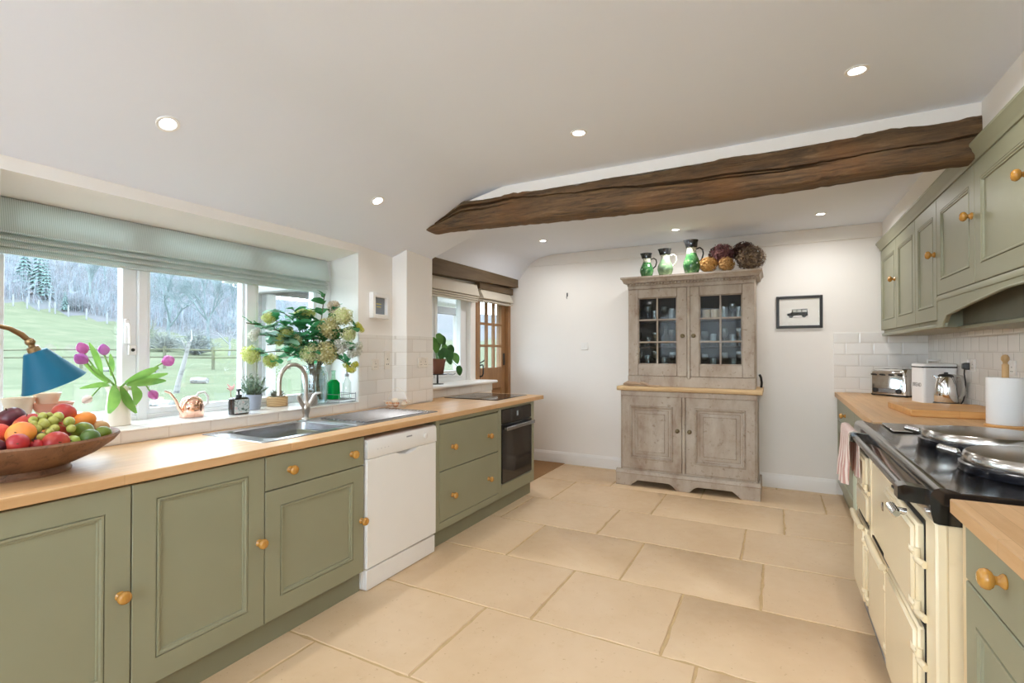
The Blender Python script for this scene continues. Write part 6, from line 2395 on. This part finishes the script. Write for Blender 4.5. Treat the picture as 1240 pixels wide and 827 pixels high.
# potted plant on a little stand in the alcove window
ax_, ay_ = -2.90, 3.93
stn = thing('plant_stand', 'small black metal stand under the potted plant on the alcove sill', 'stand', (ax_, ay_, 1.037))
mb = MB()
mb.lathe([(.0, .0005), (.060, .0005), (.060, .005), (.010, .009), (.008, .095), (.0, .095)], (ax_, ay_, 1.037), 24)
mb.lathe([(.0, .093), (.095, .093), (.098, .099), (.095, .101), (0, .101)], (ax_, ay_, 1.037), 28)
obj('stand_frame', mb, M['black_plastic'], stn)
pp_ = thing('potted_plant', 'round leaved green plant in a terracotta pot on the alcove sill', 'potted plant', (ax_, ay_, 1.1385))
mb = MB().lathe([(0, 0), (.055, 0), (.058, .004), (.075, .115), (.079, .116), (.081, .145), (.076, .145), (.072, .12), (0, .115)], (ax_, ay_, 1.1385), 28)
obj('pot', mb, plain('brown_pot', lin(128, 84, 66), .7, var=.1), pp_)
rp = random.Random(9)
zt = 1.1385 + .118
m_pil = [plain('dark_round_leaf', lin(44, 96, 40), .35, var=.2, scale=14), plain('bright_round_leaf', lin(86, 140, 60), .4, var=.2, scale=14)]
LV = [(.02, -.02, .26, .060), (.0, .06, .24, .055), (.03, .16, .15, .060), (.05, .20, .07, .064), (.04, .12, .10, .058), (.05, .28, -.06, .056), (-.02, -.06, .22, .055), (.05, .02, .12, .058), (.06, -.04, .10, .055), (.0, .09, .16, .05), (.06, .08, .04, .05), (-.03, .02, .20, .05), (.04, -.10, .17, .056)]
for i, (dx, dy, dz, r) in enumerate(LV):
    p = Vector((ax_ + dx, ay_ + dy, zt + dz))
    bs = Vector((ax_ + dx * .15, ay_ + dy * .12, zt - .01))
    mb = MB().tube([bs, bs.lerp(p, .55) + Vector((0, 0, .05)), p], .0028, 6)
    obj('leaf_stalk', mb, m_pil[1], pp_)
    mb = MB()
    d = Vector((.25 + rp.uniform(-.2, .2), .30 + rp.uniform(-.2, .3), -1)).normalized()
    mb.leaf(p - d * .012, p + d * r * 1.65, r * 1.45, (1, -.5, .3), .06, 8, .10, shape=lambda k: max(0, math.sin(PI * min(1, (k * .93 + .06)))) ** .55 * (1.1 - .35 * k))
    obj('leaf', mb, m_pil[0 if i % 3 else 1], pp_, sharp=80)

# ================================================================== OUTSIDE: meadow, fence, misty wood, porch
Fv = Vector((-.468, .884, 0)); Rv = Vector((.884, .468, 0))


def lerp_tab(t, x):
    if x <= t[0][0]: return t[0][1]
    for (a, b), (c, d) in zip(t[:-1], t[1:]):
        if x <= c: return b + (d - b) * (x - a) / (c - a)
    return t[-1][1]


CREST = [(-2.2, 15), (-1.4, 13), (-1.03, 10.3), (-.79, 6.0), (-.65, 3.9), (-.5, 3.0), (.2, 3.0)]
HILL = [(-2.2, 40), (-1.03, 37), (-.79, 36), (-.62, 29), (-.52, 19), (.2, 9)]


def ground_z(x, y):
    p = -.468 * x + .884 * y
    q = .884 * x + .468 * y
    a = q / max(p, 4.0)
    if p < 34: z = -.12 + .22 * max(0, (p - 6) / 28.0)
    elif p < 92: z = .10 + (lerp_tab(CREST, a) - .10) * ((p - 34) / 58.0) ** 1.15
    else: z = lerp_tab(CREST, a) + lerp_tab(HILL, a) * min(1, (p - 92) / 100.0) ** .9
    if p > 8: z += .05 * math.sin(x * .7) * math.sin(y * .5 + 1) * min(1, p / 40)
    return z


def spot(u, p):
    """ground position seen along picture column u at distance p from the house"""
    a = (u - 620) / 602.7
    v_ = (Fv + Rv * a) * p
    return v_.x, v_.y


xs = [-3.17 - .6 * i for i in range(30)]
while xs[-1] > -260: xs.append(xs[-1] * 1.045 - .3)
ysg = [-40 + 2.5 * i for i in range(40)]
while ysg[-1] < 240: ysg.append(ysg[-1] + 5)
mb = MB()
vs = [(x, y, ground_z(x, y)) for x in xs for y in ysg]
fs = []
mi = []
W_ = len(ysg)
for i in range(len(xs) - 1):
    for j in range(W_ - 1):
        a = i * W_ + j
        fs.append((a, a + 1, a + W_ + 1, a + W_))
        cx, cy = (xs[i] + xs[i + 1]) / 2, (ysg[j] + ysg[j + 1]) / 2
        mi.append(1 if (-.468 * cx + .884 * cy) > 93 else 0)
mb.add(vs, fs)
mb.mi = mi
m_grass, n, l, b = base_mat('meadow_grass', spec=0.0, col=lin(83, 98, 63), rough=.95)
v = coords(n, l)
f = noise(n, l, v, .35, 6, .65)
c = ramp(n, l, f, [(.30, lin(76, 82, 67)), (.5, lin(83, 89, 73)), (.68, lin(92, 94, 79))])
f2 = noise(n, l, v, 2.2, 6, .7)
c = mixc(n, l, ramp(n, l, f2, [(.58, (0, 0, 0, 1)), (.70, (.7, .7, .7, 1))]), c, lin(73, 74, 61))
l.new(c, b.inputs['Base Color'])
m_wood, n, l, b = base_mat('hazed_woodland_floor', spec=0.0, col=lin(84, 85, 85), rough=.95)  # mist over the hillside is mixed into this pale grey
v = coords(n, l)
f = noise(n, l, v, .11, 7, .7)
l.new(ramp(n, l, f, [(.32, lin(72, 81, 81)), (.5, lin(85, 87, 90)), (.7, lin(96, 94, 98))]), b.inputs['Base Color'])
go = struct('ground', mb, [m_grass, m_wood], 'green meadow rising to a bare wooded hillside outside', sharp=180)


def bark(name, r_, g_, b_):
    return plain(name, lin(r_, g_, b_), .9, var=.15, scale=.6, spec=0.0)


HAZED_BARK = [bark('hazed_pale_bark', 121, 124, 128), bark('hazed_grey_bark', 108, 116, 121), bark('hazed_blue_bark', 101, 114, 116)]  # bark tones paled and blued to carry the haze in the colour


def bare_tree_mesh(seed, H, mat, depth=5, spread=.55, twig=.6):
    rn = random.Random(seed)
    mb = MB()

    def grow(p, d, L, r, lev):
        mid = p + d * L * .5 + Vector((rn.uniform(-1, 1), rn.uniform(-1, 1), 0)) * L * .06
        e = p + d * L
        mb.tube([p, mid, e], [r, r * .85, r * .68], 5 if lev > 3 else 3, False)
        if lev == 0: return
        nb = 3 if lev > 1 else 4
        for k in range(nb):
            sp = spread * rn.uniform(.6, 1.35)
            a = rn.uniform(0, 2 * PI)
            o = d.orthogonal().normalized()
            o.rotate(Matrix.Rotation(a, 3, d))
            nd = (d * math.cos(sp) + o * math.sin(sp) + Vector((0, 0, .10))).normalized()
            s = rn.uniform(.35, 1.0) if lev < depth else rn.uniform(.6, 1.0)
            grow(p + d * L * s, nd, L * rn.uniform(.58, .80), r * .58, lev - 1)
    grow(Vector((0, 0, 0)), Vector((rn.uniform(-.06, .06), rn.uniform(-.06, .06), 1)).normalized(), H * .32, H * .017, depth)
    return mb


def tree_proto(seed, H, mat, depth=5, spread=.55):
    o = obj('bare_tree', bare_tree_mesh(seed, H, mat, depth, spread), mat, None, 180)
    # put the origin at the foot of the trunk
    off = Vector(o.location)
    o.data.transform(Matrix.Translation(off))
    o.location = (0, 0, 0)
    return o


def place(proto, first, u, p, s, rz, label, group, cat='tree', du=0):
    x, y = spot(u, p)
    o = proto if first else dup(proto, (0, 0, 0))
    o.location = (x, y, ground_z(x, y) - .1)
    o.rotation_euler = (0, 0, rz)
    o.scale = (s, s, s)
    return tag(o, label, cat, group)


rt = random.Random(21)
protos = [tree_proto(101, 12, HAZED_BARK[0], 5, .40), tree_proto(102, 13, HAZED_BARK[1], 5, .38), tree_proto(103, 11, HAZED_BARK[0], 5, .46), tree_proto(104, 13, HAZED_BARK[2], 5, .36)]
for pr_o in protos:
    pr_o['reach'] = max(math.hypot(v_.co.x, v_.co.y) for v_ in pr_o.data.vertices)
reach = [p_['reach'] for p_ in protos]
for p_ in protos: del p_['reach']
used = set()
stand = [(*spot(28, 104), 3.0), (*spot(46, 100), 3.2), (*spot(55, 98), 2.6), (*spot(78, 93.5), 1.6), (*spot(95, 91), 3.6)]
p = 98.0
while p < 178:
    u = -36 + rt.uniform(0, 14)
    while u < 334:
        k = rt.randrange(4)
        s_ = rt.uniform(.8, 1.2)
        x, y = spot(u, p + rt.uniform(-2, 2))
        pp_ = -.468 * x + .884 * y
        if all(math.hypot(x - a_, y - b_) > (reach[k] * s_ + r_) * .97 for a_, b_, r_ in stand):
            stand.append((x, y, reach[k] * s_))
            uu = 620 + 602.7 * ((.884 * x + .468 * y) / pp_)
            place(protos[k], k not in used, uu, pp_, s_, rt.uniform(0, 6.28), 'bare pale grey tree among many in the misty wood on the hill', 'bare trees of the misty wood')
            used.add(k)
        u += 5
    p += 5.5
# brushwood between the trees, far too dense to count
mb = MB()
for i in range(3800):
    p = 94 + 84 * rt.random() ** 1.3
    x, y = spot(rt.uniform(-60, 345), p)
    z = ground_z(x, y)
    H_ = rt.uniform(1.6, 5.0)
    mb.m = rt.randrange(3)
    q = Vector((x, y, z - .1))
    top = q + Vector((rt.uniform(-.6, .6), rt.uniform(-.6, .6), H_))
    mb.tube([q, top], [.06, .02], 3, False)
    for k in range(3):
        w_ = q.lerp(top, rt.uniform(.25, .8))
        mb.tube([w_, w_ + Vector((rt.uniform(-1.2, 1.2), rt.uniform(-1.2, 1.2), rt.uniform(.4, 1.5)))], [.035, .012], 3, False)
bw = obj('undergrowth', mb, [bark('hazed_pale_brushwood', 130, 138, 144), bark('hazed_grey_brushwood', 118, 130, 138), bark('hazed_lilac_brushwood', 128, 130, 138)], sharp=180)  # haze between the stems is put into these pale greys
tag(bw, 'pale tangled brushwood between the trees of the misty wood', 'undergrowth', kind='stuff')
# two big trees behind the fence
big = tree_proto(201, 12.5, HAZED_BARK[2], 6, .60)
place(big, True, 207, 62, 1.0, .4, 'big spreading bare tree standing beyond the fence, bluish grey', None)
big2 = tree_proto(205, 12.0, HAZED_BARK[2], 6, .5)
place(big2, True, 252, 58, .95, 2.0, 'tall bare tree with a straight dark trunk beyond the fence', None)
big3 = tree_proto(207, 7.0, HAZED_BARK[0], 5, .8)
place(big3, True, 277, 50, .9, 1.0, 'thin bare sapling beyond the fence near the window mullion', None)


def conifer(u, p, H, label, seed):
    rn = random.Random(seed)
    x, y = spot(u, p)
    z = ground_z(x, y)
    root = thing('conifer', label, 'tree', (x, y, z))
    m = plain('hazy_conifer_green', lin(88, 110, 108), .9, spec=0.0, var=.2, scale=1.2)  # green lightened so the colour itself holds the haze
    obj('trunk', MB().tube([(x, y, z - .2), (x, y, z + H * .95)], [H * .018, H * .004], 6), HAZED_BARK[1], root)
    mb = MB()
    nl = 15
    for i in range(nl):
        t = .14 + .84 * i / (nl - 1)
        rr_ = H * .20 * (1 - t) + .15
        for k in range(9):
            a = k * 2 * PI / 9 + i * .7 + rn.uniform(-.2, .2)
            d = Vector((math.cos(a), math.sin(a), 0))
            q = Vector((x, y, z + H * t))
            mb.leaf(q, q + d * rr_ * rn.uniform(.7, 1.15) + Vector((0, 0, -rr_ * .45)), rr_ * .42, (0, 0, 1), .08, 4, -.3)
    obj('branches', mb, m, root, sharp=180)


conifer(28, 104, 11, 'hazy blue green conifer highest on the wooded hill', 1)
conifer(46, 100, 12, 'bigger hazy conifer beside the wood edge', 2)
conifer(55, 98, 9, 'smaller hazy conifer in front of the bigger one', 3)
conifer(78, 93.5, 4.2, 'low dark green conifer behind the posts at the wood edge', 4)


def shrub(u, p, r, label, col, seed, h=1.0):
    rn = random.Random(seed)
    x, y = spot(u, p)
    z = ground_z(x, y)
    mb = MB()
    for k in range(90):
        a = rn.uniform(0, 2 * PI); e = rn.uniform(.15, 1.4)
        d = Vector((math.cos(a) * math.cos(e), math.sin(a) * math.cos(e), math.sin(e) * h))
        q = Vector((x, y, z))
        L = r * rn.uniform(.7, 1.05)
        mb.tube([q + d * .1 * r, q + d * L * .6 + Vector((0, 0, .05 * r)), q + d * L], [r * .02, r * .015, r * .006], 3, False)
        for t in range(3):
            w = q + d * L * rn.uniform(.5, 1)
            o = Vector((rn.uniform(-1, 1), rn.uniform(-1, 1), rn.uniform(-.3, 1))).normalized()
            mb.tube([w, w + o * r * .30], [r * .010, r * .004], 3, False)
    tag(obj('bare_shrub', mb, plain('shrub_twigs', lin(*col), .9, spec=0.0, var=.1), sharp=180), label, 'shrub')


shrub(94, 95.5, 3.0, 'white frosted bush behind the posts at the wood edge', (120, 123, 128), 1)
shrub(172, 60, 3.0, 'pale yellow green bush beyond the fence next to the big tree', (120, 125, 110), 2)
shrub(197, 52, 2.4, 'pale thin bush beyond the fence', (117, 121, 117), 3)
shrub(236, 50, 2.6, 'pale twiggy bush in front of the straight trunk', (114, 120, 119), 4)

# posts along the wood edge
m_post = bark('pale_post', 118, 121, 122)
for u, lb in ((15, 'first'), (32, 'second'), (46, 'third'), (59, 'fourth'), (66, 'fifth'), (82, 'sixth'), (104, 'seventh'), (129, 'eighth')):
    x, y = spot(u, 90)
    z = ground_z(x, y)
    mb = MB().box(x - .11, x + .11, y - .11, y + .11, z - .3, z + 2.1, .03)
    tag(obj('fence_post', mb, m_post), 'pale post at the wood edge, %s from the window wall end' % lb, 'post', 'posts along the wood edge')
# post and rail fence across the meadow
m_rail = bark('weathered_rail', 88, 90, 75)
fr = thing('rail_fence', 'weathered two rail timber fence across the meadow', 'fence', (*spot(160, 34), .1))
us = [-60, -8, 45, 98, 151, 199, 218 + 40, 300, 350]
pts = []
for u in us:
    x, y = spot(u, 34)
    z = ground_z(x, y)
    obj('post', MB().box(x - .08, x + .08, y - .08, y + .08, z - .3, z + 1.55, .02), m_rail, fr)
    pts.append((x, y, z))
for h_ in (.82, 1.34):
    for (a, b_) in zip(pts[:-1], pts[1:]):
        mb = MB().tube([(a[0], a[1], a[2] + h_), (b_[0], b_[1], b_[2] + h_)], .065, 6)
        obj('rail', mb, m_rail, fr)
# hut-like white gate further off
gx_, gy_ = spot(228, 66)
gz_ = ground_z(gx_, gy_)
gt = thing('field_gate', 'small white field gate among the trees beyond the fence', 'gate', (gx_, gy_, gz_))
m_gate = bark('white_gate', 129, 132, 132)
for k in range(4):
    obj('bar', MB().tube([(gx_ - 2.6 * Rv.x, gy_ - 2.6 * Rv.y, gz_ + .35 + .32 * k), (gx_ + 2.6 * Rv.x, gy_ + 2.6 * Rv.y, gz_ + .35 + .32 * k)], .07, 5), m_gate, gt)
for s in (-2.6, 0, 2.6):
    obj('upright', MB().tube([(gx_ + s * Rv.x, gy_ + s * Rv.y, gz_ - .2), (gx_ + s * Rv.x, gy_ + s * Rv.y, gz_ + 1.6)], .11, 6), m_gate, gt)

# leaning birch trunk and felled logs on the near grass
def at(u, v_, p):
    """a point at distance p along the line through column u and height row v_"""
    a = (u - 620) / 602.7
    w = (Fv + Rv * a) * p
    return (w.x, w.y, 1.36 - (v_ - 424.8) / 602.7 * p)


m_birch, n, l, b = base_mat('birch_bark', lin(112, 111, 108), .8)
v = coords(n, l, (1, 1, 3))
l.new(ramp(n, l, noise(n, l, v, 3.0, 5, .7), [(.36, lin(58, 59, 58)), (.45, lin(111, 111, 109)), (.7, lin(116, 115, 114))]), b.inputs['Base Color'])
mb = MB().tube([at(213, 479, 16.5), at(216, 462, 16.5), at(221, 445, 16.5), at(225, 430, 16.5), at(229, 414, 16.5)], [.10, .075, .07, .06, .05], 10)
mb.tube([at(227, 421, 16.5), at(232, 410, 16.6), at(231, 399, 16.7)], [.035, .025, .015], 7)
mb.tube([at(225, 426, 16.5), at(222, 416, 16.4), at(219, 411, 16.4)], [.028, .02, .012], 7)
tag(obj('birch_trunk', mb, m_birch), 'short leaning white birch trunk on the grass before the fence', 'tree trunk')
for (u0, v0, u1, v1, p, lb) in ((232, 459, 251, 457.5, 21, 'pale felled log lying beyond the birch trunk'), (184, 494, 208, 490, 12.0, 'pale felled log lying nearest the window'), (118, 446, 136, 447, 31, 'pale felled log by the fence'), (166, 449, 190, 452, 30, 'brown felled log lying just before the fence')):
    a, b_ = Vector(at(u0, v0, p)), Vector(at(u1, v1, p))
    a.z = ground_z(a.x, a.y) + .12; b_.z = ground_z(b_.x, b_.y) + .12
    tag(obj('log', MB().tube([a, (a + b_) / 2, b_], [.13, .15, .12], 9), m_birch), lb, 'log')

# timber porch outside the alcove
m_pw = plain('porch_white', lin(190, 190, 188), .6, var=.02)
m_pg = plain('porch_grey_timber', lin(128, 127, 124), .8, var=.1, scale=6)
m_beamg = plain('porch_dark_timber', lin(84, 82, 80), .8, var=.1, scale=6)
po = thing('porch', 'white boarded timber porch roof on posts outside the garden door', 'porch', (-3.7, 4.1, -.12))
mb = MB()
mb.loft([[(-3.17, 2.70, 2.16), (-3.17, 6.2, 2.16), (-3.17, 6.2, 2.22), (-3.17, 2.70, 2.22)], [(-4.35, 2.70, 1.965), (-4.35, 6.2, 1.965), (-4.35, 6.2, 2.02), (-4.35, 2.70, 2.02)]])
obj('roof_boards', mb, m_pw, po)
obj('wall_plate', MB().box(-4.06, -3.94, 2.70, 6.2, 1.865, 1.955, .01), m_beamg, po)
obj('tie_beam', MB().box(-4.0, -3.17, 2.72, 2.80, 1.85, 1.95, .01), m_pg, po)
for y in (2.765, 2.90, 5.9):
    obj('post', MB().box(-4.05, -3.95, y - .05, y + .05, ground_z(-4, y), 1.866, .01), m_pw if y != 2.765 else m_pg, po)
